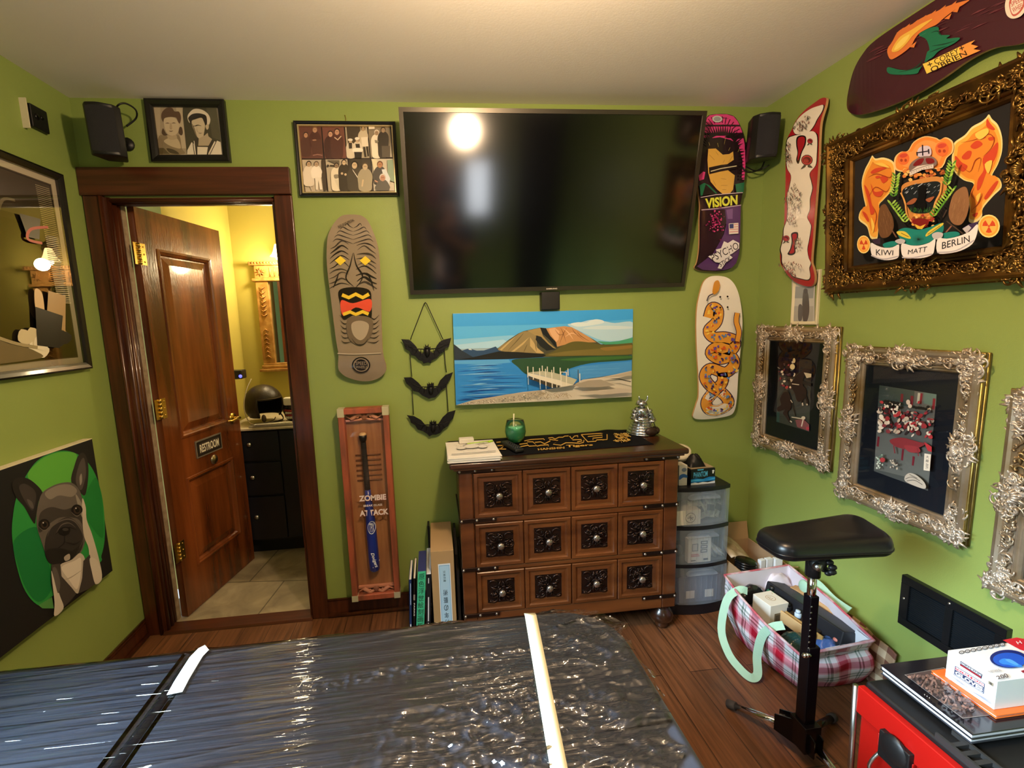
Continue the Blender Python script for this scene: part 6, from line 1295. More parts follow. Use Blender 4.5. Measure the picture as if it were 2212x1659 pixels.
# ------------------------------------------------------------------ arm rest stand
ar = thing('armrest_stand', 'black padded arm rest on a height adjustable tripod stand', 'arm rest', (1.172, 1.23, 0))
VIN2 = mat('armrest_vinyl', '#0f1012', .32)
def padp(i):
    return None
PC = [Vector((1.0, 1.168, .785)), Vector((1.372, 1.14, .783)), Vector((1.418, 1.352, .79)), Vector((1.012, 1.322, .775))]
def padf(u, v):
    a = PC[0].lerp(PC[1], u); b = PC[3].lerp(PC[2], u); return a.lerp(b, v)
m = MB(); po_ = rounded(0, .42, 0, .185, .055, .06, 9); n = len(po_); vs = []
prof = [(.010, -.03)]+[(.026*(1-math.cos(q_)), -.004-.026*math.sin(-q_)) for q_ in []]+[(.003, -.022), (0, -.010), (.001, .002), (.006, .014), (.016, .022), (.03, .0255)]
for d, z in prof:
    for i, (x, y) in enumerate(po_):
        e = Vector((po_[(i+1) % n][0]-po_[i-1][0], po_[(i+1) % n][1]-po_[i-1][1])).normalized(); vs.append(padf((x-e.y*d)/.42, (y+e.x*d)/.185)+Vector((0, 0, z)))
cen = sum((v for v in vs[-n:]), Vector())/n; last = vs[-n:]
for f_ in (.66, .33): vs += [cen.lerp(p, f_)+Vector((0, 0, -.004*(1-f_))) for p in last]
vs.append(cen+Vector((0, 0, -.004))); nr_ = len(prof)+2
fs = [(i*n+k, i*n+(k+1) % n, (i+1)*n+(k+1) % n, (i+1)*n+k) for i in range(nr_-1) for k in range(n)]+[((nr_-1)*n+k, (nr_-1)*n+(k+1) % n, nr_*n) for k in range(n)]+[tuple(range(n))[::-1]]
m.add(vs, fs, 0, True); pad = m.build('pad', VIN2, ar)
MB().tube([padf((x)/.42, y/.185)+Vector((0, 0, -.012)) for x, y in po_], .0022, 5, closed=True).build('pad_seam', VIN2, ar)
MB().box(1.11, 1.26, 1.19, 1.29, .742, .757).build('pad_plate', BLACKP, ar)
m = MB().tube([(1.161, 1.23, .748), (1.161, 1.23, .665)], .021, 12).ball((1.161, 1.215, .715), (.028, .022, .024), 12, 8)
for i in range(7): a = i*2*PI/7; m.ball((1.188, 1.205+.018*math.cos(a), .705+.018*math.sin(a)), (.014, .009, .009), 8, 5)
m.build('tilt_knob', BLACKP, ar); MB().lathe([(0, .016), (.012, .014), (.013, 0)], (1.145, 1.203, .715), 12, M=Matrix.Rotation(PI/2, 3, 'X')).build('pivot_bolt', STEEL, ar)
MB().tube([(1.161, 1.23, .68), (1.161, 1.23, .55)], .0125, 16).build('chrome_post', CHROME, ar)
BT = mat('black_stand_steel', '#0f0c10', .25, metal=.4)
MB().box(1.147, 1.177, 1.215, 1.245, .40, .6).build('inner_tube', BT, ar, bevel=.003)
for i in range(8):
    MB().lathe([(0, .001), (.0032, .001), (.0032, 0)], (1.1505, 1.2148, .425+i*.0205), 10, M=Matrix.Rotation(PI/2, 3, 'X')).build('height_hole', STEEL, ar)
MB().box(1.1505, 1.1905, 1.211, 1.251, .09, .425).build('outer_tube', BT, ar, bevel=.004)
MB().tube([(1.138, 1.21, .405), (1.152, 1.21, .405)], .007, 10).ball((1.134, 1.21, .405), .008, 10, 6).build('clamp_bolt', CHROME, ar)
m = MB().box(1.142, 1.20, 1.195, 1.262, .055, .15)
def bracket(d, l0, l1): 
    d = Vector(d).normalized(); s = Vector((-d.y, d.x, 0))*.019; c = Vector((1.171, 1.23, 0)); mb = MB()
    for k in (-1, 1): mb.hexa([c+d*l0+s*k+Vector((0, 0, .05)), c+d*l1+s*k+Vector((0, 0, .055)), c+d*l1+s*k*.8+Vector((0, 0, .055)), c+d*l0+s*k*.8+Vector((0, 0, .05))], [c+d*l0+s*k+Vector((0, 0, .15)), c+d*l1+s*k+Vector((0, 0, .115)), c+d*l1+s*k*.8+Vector((0, 0, .115)), c+d*l0+s*k*.8+Vector((0, 0, .15))])
    return mb
m.build('hub', BT, ar, bevel=.003)
RUB = mat('grey_rubber_foot', '#3b3634', .8)
for (dxy, ln, zt, mm) in (((-.11, .225), .25, .012, CHROME), ((.15, -.985), .21, .012, CHROME), ((.80, .42), .25, .012, BT)):
    d = Vector((*dxy, 0)).normalized(); c = Vector((1.171, 1.23, 0)); a, b = c+d*.045+Vector((0, 0, .088)), c+d*ln+Vector((0, 0, .016))
    bracket(d, .0, .05 if d.y < -.5 else .085).build('leg_bracket', BT, ar); MB().tube([a, b], .0115, 12).build('leg', mm, ar); MB().tube([b-(b-a).normalized()*.025, b+(b-a).normalized()*.006], [.0155, .015], 12).build('rubber_foot', RUB, ar)
    MB().tube([c+d*.12+Vector((0, .018, .062)), c+d*.055+Vector((.02, .03, .03))], .003, 6).build('brace', BT, ar)
# ------------------------------------------------------------------ plaid bag and what it holds
rim = [at(1565, 1243, 2, .285), at(1700, 1219, 2, .285), at(1790, 1292, 2, .275), at(1888, 1384, 2, .262), at(1800, 1402, 2, .245), at(1728, 1415, 2, .24), at(1655, 1350, 2, .25), at(1600, 1290, 2, .27)]
base = [Vector(p) for p in ((1.345, 1.815, .003), (1.62, 1.845, .003), (1.655, 1.68, .003), (1.655, 1.49, .003), (1.52, 1.485, .003), (1.385, 1.507, .003), (1.36, 1.62, .003), (1.34, 1.73, .003))]
rim = [Vector((min(p.x, 1.668), min(p.y, 1.885), p.z)) for p in rim]
def loop(P, n): 
    q_ = crv(P, n); return [Vector(p) for p in q_]
def loopl(P, n):
    o = []
    for i in range(len(P)):
        for k in range(n): o.append(P[i].lerp(P[(i+1) % len(P)], k/n))
    return o
nP = 26; RL, BL_ = loopl(rim, nP), loopl(base, nP); K = len(RL); NVv = 30
cum = [0]
for i in range(K): cum.append(cum[-1]+(RL[(i+1) % K]-RL[i]).length)
def plaid(s, t):
    """woven check: s round the bag, t up it"""
    def band(x):
        x = (x/.135) % 1
        return 2 if x < .26 else (1 if x < .34 else (0 if x < .52 else (3 if x < .57 else (0 if x < .63 else (3 if x < .68 else (0 if x < .92 else 1))))))
    C = {0: (.93, .91, .94), 1: (.86, .50, .56), 2: (.66, .10, .20), 3: (.36, .45, .42)}
    a, b = C[band(s)], C[band(t)]; return tuple((.5*(x+y) if (a != C[0] and b != C[0]) or True else 0) for x, y in zip(a, b))
vs, fs, cs = [], [], []
for j in range(NVv+1):
    t = j/NVv
    for i in range(K):
        p = BL_[i].lerp(RL[i], t); c = Vector((1.5, 1.66, p.z)); o_ = (p-c); o_.z = 0; o_.normalize()
        bl_ = .020*math.sin(PI*min(1, t*1.1))+.012*noise.noise(Vector((i*.06, t*3.2, 1)))*math.sin(PI*t)+.014*math.exp(-((t-.72+.08*math.sin(i*.05))/.08)**2)*(1 if 60 < i < 150 else .2)*-1
        q_ = p+o_*bl_+Vector((0, 0, .004*noise.noise(Vector((i*.1, t*5, 3)))*(1 if 0 < j else 0)))
        q_.x = min(q_.x, 1.69); vs.append(q_)
mbag = MB()
for j in range(NVv):
    for i in range(K):
        f_ = (j*K+i, j*K+(i+1) % K, (j+1)*K+(i+1) % K, (j+1)*K+i); c = plaid(cum[i], j/NVv*.27)
        lin3 = tuple(x**2.2 for x in c); fs.append(f_); cs.append((*lin3, 1))
bag = thing('plaid_bag', 'open red and white plaid laundry bag full of supplies, behind the arm rest', 'bag', (1.5, 1.66, 0))
n0 = len(mbag.v); mbag.v += vs
for f_, c in zip(fs, cs): mbag.f.append(f_); mbag.mi.append(0); mbag.sm.append(True); mbag.c.append(c)
mbag.f.append(tuple(range(K))[::-1]); mbag.mi.append(0); mbag.sm.append(False); mbag.c.append((.4, .05, .08, 1))
body = mbag.build('bag_body', printmat('plaid_weave', .55), bag)
m = MB()
for j in range(7):
    t = j/6
    for i in range(K):
        p = RL[i].lerp(BL_[i], .62*t); c = Vector((1.5, 1.66, p.z)); o_ = (c-p); o_.z = 0; o_.normalize(); m.v.append(p+o_*(.007+.004*noise.noise(Vector((i*.15, t*4, 8))))+Vector((0, 0, .002 if j == 0 else 0)))
for j in range(6):
    for i in range(K): m.f.append((j*K+i, j*K+(i+1) % K, (j+1)*K+(i+1) % K, (j+1)*K+i)); m.mi.append(0); m.sm.append(True); m.c.append(None)
m.build('white_lining', mat('white_lining', '#cfc8d2', .7), bag)
MB().tube([p+Vector((0, 0, .001)) for p in RL], .0055, 7, closed=True).build('rim_piping', mat('pink_piping', '#b55563', .6, col2='#d9c9cf', nscale=14), bag)
MINT = mat('mint_webbing', '#a4cdb6', .75, bump=.2, bscale=400)
def ribbon(P, w, up=Vector((.4, -.5, .2))):
    P = [Vector(p) for p in crv(P, 7, False)]; vs = []
    for i, p in enumerate(P):
        t = (P[min(i+1, len(P)-1)]-P[max(i-1, 0)]).normalized(); n_ = t.cross(up).normalized(); vs += [p-n_*w/2, p+n_*w/2]
    return MB().add(vs, [(2*i, 2*i+1, 2*i+3, 2*i+2) for i in range(len(P)-1)], 0, False)
hA = [Vector((1.335, 1.745, .272)), Vector((1.30, 1.75, .278)), Vector((1.245, 1.752, .235)), Vector((1.203, 1.722, .12)), Vector((1.195, 1.66, .055)), Vector((1.205, 1.60, .03)), Vector((1.222, 1.556, .022)), Vector((1.25, 1.553, .035)), Vector((1.262, 1.575, .10)), Vector((1.275, 1.57, .19)), Vector((1.292, 1.54, .248)), Vector((1.325, 1.52, .268))]
ribbon(hA, .031, Vector((.6, .72, -.62))).build('carry_handle', MINT, bag, solid=.002)
hB = [Vector((1.655, 1.76, .27)), Vector((1.66, 1.73, .285)), Vector((1.665, 1.66, .26)), Vector((1.667, 1.61, .255)), Vector((1.66, 1.57, .262))]
ribbon(hB, .03, Vector((.6, .72, -.62))).build('carry_handle', MINT, bag, solid=.002)
t_ = at(1737, 1268, 2, .255); m = MB().ball(t_, (.012, .03, .032), 12, 8); tg = m.build('care_label', MINT, bag)
# contents
def rot_box(name, label, cat, c, dims, rz, m, rx=0, ry=0, group=None, bevel=.002, part='carton'):
    M = Matrix.Translation(c) @ Matrix.Rotation(rz, 4, 'Z') @ Matrix.Rotation(ry, 4, 'Y') @ Matrix.Rotation(rx, 4, 'X'); a, b, h = (q_/2 for q_ in dims)
    t = thing(name, label, cat, c, group); MB().box(-a, a, -b, b, -h, h, M=M).build(part, m, t, bevel=bevel); return t, M, a, b, h
t, M, a, b, h = rot_box('supply_carton', 'white carton with a round logo standing in the plaid bag', 'carton', Vector((1.428, 1.72, .185)), (.095, .095, .12), .12, CARD)
A = Art(lambda u, v, q_: M @ Vector((u, v, h+q_))); A.ell('#b89a72', 0, -.0, .02).ell('#e4e0d6', 0, 0, .0175).line('#b89a72', .003, '-.008 -.01 -.008 .01').line('#b89a72', .003, '-.008 .01 .006 .006 -.006 0 .008 -.005 -.008 -.01').line('#c9b89a', .003, '.03 .02 .036 .03'); A.build('printed_mark', PRINT, t)
A = Art(lambda u, v, q_: M @ Vector((u, -b-q_, v))); A.poly('#6d6350', '-.025 -.025 .03 -.025 .03 .02 -.025 .02').poly('#4a4336', '-.018 -.02 .022 -.02 .022 .012 -.018 .012'); A.build('window_panel', PRINT, t)
bo = thing('green_bottle', 'small green bottle between the white carton and the black case', 'bottle', Vector((1.5, 1.80, .1)))
MB().lathe([(.024, 0), (.026, .004), (.026, .09), (.02, .105), (.012, .112)], (1.5, 1.80, .115), 16).build('bottle_body', mat('green_plastic', '#0f6b46', .3), bo)
MB().lathe([(.013, .11), (.013, .13), (0, .131)], (1.5, 1.80, .115), 14).build('cap', BLACKP, bo)
rot_box('tattoo_case', 'long black case lying diagonally across the plaid bag', 'case', Vector((1.555, 1.655, .205)), (.095, .37, .075), .10, mat('case_black', '#1b1c22', .45), ry=.25, part='case_shell', bevel=.006)
t, M, a, b, h = rot_box('tool_box_tray', 'dark open box with small bottles on the near side of the black case', 'box', Vector((1.486, 1.655, .15)), (.035, .23, .11), .10, mat('dark_box', '#2a2420', .5))
for i, (y, c, cn_) in enumerate(((.07, '#b05a4a', 'red capped'), (.03, '#15151a', 'black capped'), (-.02, '#b9cde0', 'pale blue'), (-.06, '#101016', 'dark'))):
    p = M @ Vector((.0, y, h)); b_ = thing('ink_bottle', f'{cn_} ink bottle standing in the dark box inside the plaid bag', 'ink bottle', p, 'ink bottles in the plaid bag')
    MB().lathe([(.012, -.0), (.013, .004), (.013, .018), (.009, .022)], p, 12).build('bottle_body', mat(f'ink_{i}', c, .3), b_); MB().lathe([(.010, .021), (.009, .032), (0, .033)], p, 12).build('cap', BLACKP if i != 2 else mat('ink_2', c), b_)
for i, (x, y, c) in enumerate(((1.452, 1.60, '#c9a878'), (1.47, 1.585, '#a8854e'))):
    rot_box('wooden_strip', ('pale wooden strip leaning against the dark box in the bag', 'darker wooden strip beside the pale one in the bag')[i], 'wooden strip', Vector((x, y, .19)), (.008, .17, .05), .12, mat(f'strip_{i}', c, .6), part='strip')
rot_box('kraft_carton', 'long tan carton at the wall side of the plaid bag', 'carton', Vector((1.64, 1.63, .205)), (.05, .26, .05), .06, mat('tan_card', '#c0996a', .7), ry=.3)
rot_box('kraft_carton', 'short tan carton leaning behind the arm rest tube in the bag', 'carton', Vector((1.622, 1.745, .205)), (.04, .12, .06), .3, mat('tan_card2', '#b58f62', .7))
def pouch(name, label, c, sx, sy, h, m, seed):
    mb = MB().grid(lambda u, v: Vector(c)+Vector(((u-.5)*sx, (v-.5)*sy, h*(math.sin(PI*u)*math.sin(PI*v))**.5+.012*noise.noise(Vector((u*5+seed, v*5, seed))))), 14, 14); single(name, mb, m, label, 'pouch')
FOIL = lambda n_, c: mat(n_, c, .22, coat=.5, bump=.5, bscale=50)
pouch('supply_pouch', 'dark teal plastic pouch near the front of the plaid bag', (1.40, 1.54, .145), .13, .11, .06, FOIL('teal_film', '#123b42'), 1)
pouch('supply_pouch', 'blue plastic pouch with a pink spot at the front corner of the bag', (1.505, 1.50, .145), .12, .09, .06, FOIL('blue_film', '#3a5a94'), 2)
pouch('supply_pouch', 'black plastic pouch at the far left corner of the bag', (1.42, 1.83, .17), .14, .06, .07, FOIL('black_film', '#14121a'), 3)
pouch('tissue_bundle', 'white tissue bundle at the far right corner of the bag', (1.57, 1.855, .19), .13, .06, .08, mat('tissue', '#ded6e2', .8), 4)
single('coral_trinket', MB().ball((1.535, 1.49, .205), (.018, .014, .01), 12, 7), mat('coral_plastic', '#d07a6a', .4), 'small coral pink plastic piece on the blue pouch', 'trinket')
mb = MB().add([rim[3]+Vector((-.006, .01, -.004)), rim[3].lerp(rim[5], .62)+Vector((0, .012, -.004)), Vector((1.60, 1.50, .15)), rim[3].lerp(rim[2], .3)+Vector((-.012, 0, -.01))], [(0, 1, 2, 3)]); 
single('paper_sheet', mb, mat('white_sheet', '#d9dbe4', .7), 'folded white sheet across the near right corner of the bag', 'paper', solid=.002)
# second, brown checked bag between the first and the wall
mb = MB()
def bag2(u, v): return Vector((1.695-.012*math.sin(PI*v)+.004*math.sin(u*23), 1.40+.42*u, .225*v*(1-.22*abs(u-.45)*1.6)))
mb.grid(bag2, 60, 26)
for i_, f_ in enumerate(mb.f):
    u_, v_ = (i_ % 60)/60, (i_//60)/26; k = (int(u_*14) % 2)+(int(v_*7) % 2); mb.c[i_] = (lin('#6b4436'), lin('#a08468'), lin('#c9b698'))[k]
single('checked_bag', mb, printmat('brown_check', .7), 'brown checked bag squeezed between the plaid bag and the wall', 'bag', solid=.006)
# carton of odds and ends in the far corner
cb = thing('cardboard_box', 'open cardboard box of odds and ends in the far right corner', 'box', (1.56, 2.05, 0))
KR = mat('kraft_board', '#a88a68', .8); X0, X1, Y0, Y1, ZB = 1.435, 1.70, 1.925, 2.235, .25
MB().box(X0, X1, Y0, Y0+.005, 0, ZB).box(X0, X0+.005, Y0, Y1, 0, ZB).box(X1-.005, X1, Y0, Y1, 0, ZB).box(X0, X1, Y1-.005, Y1, 0, ZB).box(X0, X1, Y0, Y1, .001, .006).build('carton', KR, cb)
MB().add([(X0, Y1, ZB), (X1, Y1, ZB), (X1, Y1+.02, ZB+.09), (X0, Y1+.02, ZB+.09)], [(0, 1, 2, 3)]).build('flap', KR, cb, solid=.004); MB().add([(X0, Y0, ZB), (X1, Y0, ZB), (X1+.005, Y0-.035, ZB+.02), (X0, Y0-.035, ZB+.02)], [(0, 1, 2, 3)]).build('flap', KR, cb, solid=.004)
cl = at(1590, 1200, 2, .27)
for i in range(4):
    M = Matrix.Rotation(.1, 3, 'Y'); single('black_disc', MB().lathe([(0, 0), (.045, 0), (.05, .006), (.045, .012), (0, .012)], (1.487, 1.965, .235+i*.0125), 22, M=M), BLACKG, ('lowest', 'second lowest', 'second highest', 'topmost')[i]+' black disc of the pile at the left of the cardboard box', 'disc', 'black discs in the cardboard box')
for i, (x, y, w_, a_) in enumerate(((1.56, 1.95, .03, .2), (1.60, 1.955, .035, .1), (1.645, 1.95, .04, .0))):
    rot_box('white_package', ('narrow white package beside the black discs in the cardboard box', 'white package with dark print in the middle of the cardboard box', 'wide white package at the right of the cardboard box')[i], 'package', Vector((x, y, .24)), (w_, .02, .1), a_, mat('package_white', '#dfe3e8', .5), group='white packages in the cardboard box')
mb = MB().grid(lambda u, v: Vector((1.45+.18*u, 2.02+.18*v, .27+.05*v-.10*u*u+.012*noise.noise(Vector((u*4, v*4, 0))))), 12, 12)
single('packing_paper', mb, mat('brown_paper', '#c3b095', .8, col2='#8c7258', nscale=14), 'crumpled brown paper at the back of the cardboard box', 'paper', solid=.002)
# ------------------------------------------------------------------ red tool case with things on it
tc_ = thing('tool_case', 'red tool case with a black ribbed lid at the right edge', 'tool case', (1.35, .77, 0))
REDP = mat('red_plastic', '#9e120d', .35); RX0, RX1, RY0, RY1, RZ = 1.112, 1.58, .50, 1.0, .455
m = MB().box(RX0, RX1, RY0, RY1, .02, RZ); m.build('case_body', REDP, tc_, bevel=.012, seg=3)
m = MB().box(RX0-.008, RX0+.012, RY0+.02, RY1+.003, RZ-.05, RZ+.028)
for i in range(12): m.box(RX0-.012, RX0, RY0+.30+i*.012, RY0+.305+i*.012, RZ-.085, RZ-.05)
m.build('red_rim', REDP, tc_, bevel=.004)
MB().box(RX0+.012, RX1, RY0, RY1+.002, RZ, .497).build('black_lid', BLACKP, tc_, bevel=.008, seg=3)
m = MB()
for i in range(13): m.box(RX0+.016, RX0+.062, RY0+.03+i*.022, RY0+.04+i*.022, .49, .506)
m.box(RX0+.014, RX0+.020, RY0+.02, RY0+.33, .49, .508).box(RX0+.058, RX0+.064, RY0+.02, RY0+.33, .49, .508); m.build('lid_ribs', mat('lid_rib', '#2a2a2a', .45), tc_)
m = MB().box(RX0-.022, RX0-.004, .85, .925, .355, .43).ball((RX0-.018, .888, .405), (.014, .036, .036), 12, 8); m.build('latch', BLACKP, tc_, bevel=.005)
MB().tube(crv([(RX0-.012, .925, .36), (RX0-.03, .93, .33), (RX0-.034, .925, .305), (RX0-.034, .86, .30), (RX0-.03, .85, .31), (RX0-.012, .85, .35)], 4, False), .0042, 8).build('wire_bail', STEEL, tc_)
MB().tube([(1.108, 1.012, .475), (1.118, 1.012, .04)], .0075, 10).build('pull_handle', STEEL, tc_)
A = Art(lambda a, b, h: Vector((RX0-.0005-h, .78-a, .36-b))); A.poly('#e8e4e0', '.0 .0 .05 .012 .03 .02 .07 .045 .02 .03 .035 .02'); A.build('white_mark', PRINT, tc_)
for y in (.56, .94): MB().tube([(1.3, y, .022), (1.52, y, .022)], .022, 12).build('wheel', BLACKP, tc_)
def flat(name, label, cat, x0, x1, y0, y1, z0, z1, cover, pages, nb=2):
    t = thing(name, label, cat, ((x0+x1)/2, (y0+y1)/2, z0)); k = .003
    MB().box(x0, x1, y0, y1, z1-k, z1).build('cover', cover, t, bevel=.001); MB().box(x0, x1, y0, y1, z0, z0+k).build('back_cover', cover, t, bevel=.001)
    MB().box(x0+.003, x1-.003, y0+.003, y1-.003, z0+k, z1-k).build('pages', pages, t); return t
PG2 = mat('sketch_pages', '#c9cbd2', .7)
flat('sketch_pad', 'pale edged pad under the black picture book on the tool case', 'pad', 1.172, 1.52, .792, 1.004, .5085, .522, mat('pad_cover', '#2a2b33', .5), PG2)
t = flat('picture_book', 'large black picture book with a smoky cover photo on the tool case', 'book', 1.168, 1.53, .789, 1.004, .5225, .537, mat('black_gloss_cover', '#15141a', .18, coat=.6), PG2)
A = Art(lambda u, v, h: at(u, v, 2, .5374+h), (1900, 1370), 5.74)
A.poly('#8d8a88', '308 502 800 412 1400 1000 1030 1046').poly('#4b3f3e', '318 503 795 418 1385 998 1034 1038')
for i in range(160):
    t_ = R.random(); s_ = R.random(); x = 330+t_*650+s_*280; y = 505+t_*480-s_*60
    A.ell(R.choice(['#7a625c', '#64524f', '#8a6e66', '#4e4444', '#6d5a58', '#94776e']), min(x, 1150), min(max(y, 520), 960), 14+R.random()*24, 8+R.random()*12, R.random()*3, 10)
for i in range(3): A.line('#b9b6b4', 9, [(555+i*30, 742+i*20), (562+i*30, 756+i*20)])
A.build('cover_print', PRINTG, t)
t = flat('notebook', 'orange notebook with a white edge under the white glove carton', 'notebook', 1.264, 1.50, .815, .956, .5375, .547, mat('orange_cover', '#d8662a', .4), PG2)
gb = thing('glove_carton', 'white carton of blue nitrile gloves on the orange notebook', 'glove carton', (1.39, .88, .5475))
GX0, GX1, GY0, GY1, GZ0, GZ1 = 1.276, 1.52, .829, .933, .5475, .622
MB().box(GX0, GX1, GY0, GY1, GZ0, GZ1).build('carton', mat('glossy_white_card', '#dfe2e6', .35), gb, bevel=.001)
A = Art(lambda u, v, h: at(u, v, 2, GZ1+.0003+h), (1900, 1370), 5.74)
A.poly('#c01f2e', '1525 72 1700 40 1960 90 1960 260 1740 190')
for i in range(8): A.ell('#56565c', 1018+i*72, 224-i*14, 36, 22, -.1, 14).ell('#cfd2d8', 1018+i*72, 224-i*14, 22, 12, -.1, 12).line('#56565c', 7, [(1006+i*72, 226-i*14), (1030+i*72, 222-i*14)])
A.ell('#0d1f6a', 1600, 305, 232, 112, .04, 36).ell('#1a4fc0', 1610, 320, 205, 90, .06, 30).sm('#2f7fe0', '1480 330 1560 300 1680 350 1780 400 1700 405 1600 380 1520 370').sm('#4f9cf0', '1560 320 1620 310 1720 370 1690 385')
A.text('#5a5358', '200', [(1440, 520), (1570, 480), (1610, 535), (1470, 560)], fat=.02).text('#8d8a90', 'NITRILE', [(1340, 455), (1480, 430), (1520, 455), (1380, 478)]).poly('#8a2030', '1750 455 1800 440 1800 475 1780 480')
A.text('#ecdfe0', 'H', [(1690, 90), (1740, 80), (1770, 115), (1715, 125)])
A.build('top_print', PRINTS, gb)
A = Art(lambda u, v, h: at(u, v, 0, GX0-.0003-h), (1900, 1370), 5.74)
A.poly('#2b3044', '1003 330 1275 500 1262 555 995 385').poly('#e9eaee', '1012 345 1265 503 1254 520 1004 362').poly('#8a1f26', '1002 370 1258 528 1254 545 998 388').text('#20232c', 'KIRKLAND', [(1018, 350), (1262, 502), (1254, 518), (1010, 364)], fat=.03)
A.poly('#39405c', '938 390 1305 615 1290 740 918 500').poly('#e9eaee', '946 402 1297 618 1283 728 926 497').poly('#c2283a', '946 408 1294 622 1288 650 940 436').poly('#2b3350', '938 440 1290 655 1281 722 928 494').text('#f0e3e4', 'NITRILE EXAM', [(955, 414), (1286, 622), (1281, 644), (950, 434)], fat=.02).text('#eef0f4', 'GLOVES', [(942, 452), (1282, 660), (1275, 712), (936, 494)], fat=.04)
for i in range(5): A.line('#8d95a6', 4, [(850, 490+i*16), (1000+i*30, 590+i*22)]).line('#8d95a6', 4, [(1100+i*20, 690+i*10), (1390, 830+i*12)])
A.poly('#8a806c', '1350 575 1408 612 1403 650 1346 612').poly('#4a4640', '1365 590 1395 610 1392 635 1362 615')
A.build('side_print', PRINTS, gb)
# ------------------------------------------------------------------ bathroom seen through the door
va = thing('vanity_cabinet', 'dark navy bathroom vanity with round knobs behind the open door', 'vanity', (-.75, 3.26, 0))
NAVY = mat('navy_cabinet', '#14151f', .4); VY = 3.0; VX0, VX1 = -1.32, .2
MB().box(VX0, VX1, VY, BY1-.005, .11, .862).build('carcass', NAVY, va); MB().box(VX0, VX1, VY+.06, BY1-.01, .008, .11).build('toe_kick', mat('toe_kick', '#0c0c10', .6), va)
xs = [-1.30, -1.012, -.72, -.42, -.11, .19]
for i in range(5):
    if i == 0:
        for z0, z1 in ((.66, .85), (.43, .645), (.125, .415)):
            d = MB().box(xs[0]+.004, xs[1]-.004, VY-.016, VY, z0, z1).build('drawer', NAVY, va, bevel=.003); MB().lathe([(.006, 0), (.006, .014), (.015, .02), (.012, .026), (0, .028)], (-1.19, VY-.016, (z0+z1)/2+.02), 14, M=Matrix.Rotation(PI/2, 3, 'X')).build('knob', STEEL, d)
    else:
        d = MB().box(xs[i]+.004, xs[i+1]-.004, VY-.016, VY, .125, .85).build('door', NAVY, va, bevel=.003); MB().lathe([(.006, 0), (.006, .014), (.015, .02), (.012, .026), (0, .028)], (xs[i+1]-.05, VY-.016, .7), 14, M=Matrix.Rotation(PI/2, 3, 'X')).build('knob', STEEL, d)
CT = .878
MB().box(VX0-.03, VX1+.02, VY-.025, BY1-.002, .862, CT).build('worktop', mat('pale_stone', '#cfc3a8', .4, col2='#bfb297', nscale=40), va, bevel=.004)
# framed mirror with lamps above
mr = thing('wall_mirror', 'ornate gilt framed mirror above the bathroom vanity', 'mirror', (-.75, BY1, 1.55))
GILT = mat('gilt_wood', '#a8763a', .4, metal=.3, col2='#c99a56', nscale=20); MX0, MX1, MZ0, MZ1 = -1.24, -.26, 1.25, 1.86
m = MB().box(MX0-.01, MX1+.01, BY1-.05, BY1-.001, MZ0-.035, MZ0-.015).box(MX0-.025, MX1+.025, BY1-.06, BY1-.001, MZ0-.06, MZ0-.04).box(MX0, MX1, BY1-.045, BY1-.001, MZ0-.04, MZ0)
m.build('sill', GILT, mr, bevel=.004)
m = MB().box(MX0-.02, MX1+.02, BY1-.05, BY1-.001, MZ1-.02, MZ1).box(MX0, MX1, BY1-.045, BY1-.001, MZ1, MZ1+.09).box(MX0-.03, MX1+.03, BY1-.06, BY1-.001, MZ1+.09, MZ1+.115)
m.build('cornice', GILT, mr, bevel=.004)
for x0 in (MX0, MX1-.085): MB().box(x0, x0+.085, BY1-.04, BY1-.001, MZ0, MZ1-.02).build('pilaster', GILT, mr, bevel=.003)
GC = mat('gilt_carving', '#c08a48', .4, metal=.3, col2='#8a5a2a', nscale=30)
for x0 in (MX0+.042, MX1-.043):
    for z1_, sg_ in ((MZ1-.06, -1), (MZ0+.04, 1)):
        m = MB()
        for i in range(7): z = z1_+sg_*i*.032; m.tube([(x0-.02, BY1-.042, z), (x0, BY1-.05, z+sg_*.016), (x0+.02, BY1-.042, z)], [.002, .006, .002], 6)
        m.tube([(x0, BY1-.043, z1_), (x0, BY1-.043, z1_+sg_*.2)], .003, 6).build('carved_drop', GC, mr)
    m = MB()
    for k in range(8): a = k*PI/4; m.tube([(x0, BY1-.048, MZ1+.045), (x0+.03*math.cos(a), BY1-.05, MZ1+.045+.03*math.sin(a))], [.007, .002], 6)
    m.build('rosette', GC, mr)
m = MB().box(MX0+.1, MX1-.1, BY1-.047, BY1-.044, MZ1+.012, MZ1+.078)
for i in range(26): m.tube([(MX0+.11+i*.03, BY1-.047, MZ1+.015), (MX0+.11+i*.03, BY1-.047, MZ1+.075)], .005, 6)
m.build('fluted_frieze', GC, mr); m = MB().tube([(MX0-.025, BY1-.055, MZ1+.107), (MX1+.025, BY1-.055, MZ1+.107)], .006, 6)
for i in range(50): m.ball((MX0-.025+i*.0208, BY1-.055, MZ1+.107), (.009, .012, .011), 6, 4)
m.build('beading', GC, mr)
MB().box(MX0+.085, MX1-.085, BY1-.02, BY1-.015, MZ0, MZ1-.02).build('mirror_glass', mat('mirror_glass', '#d5dad8', .02, metal=1), mr)
SHADE = mat('lit_glass_shade', '#fff1d0', .4, emit='#ffd48a', estr=9)
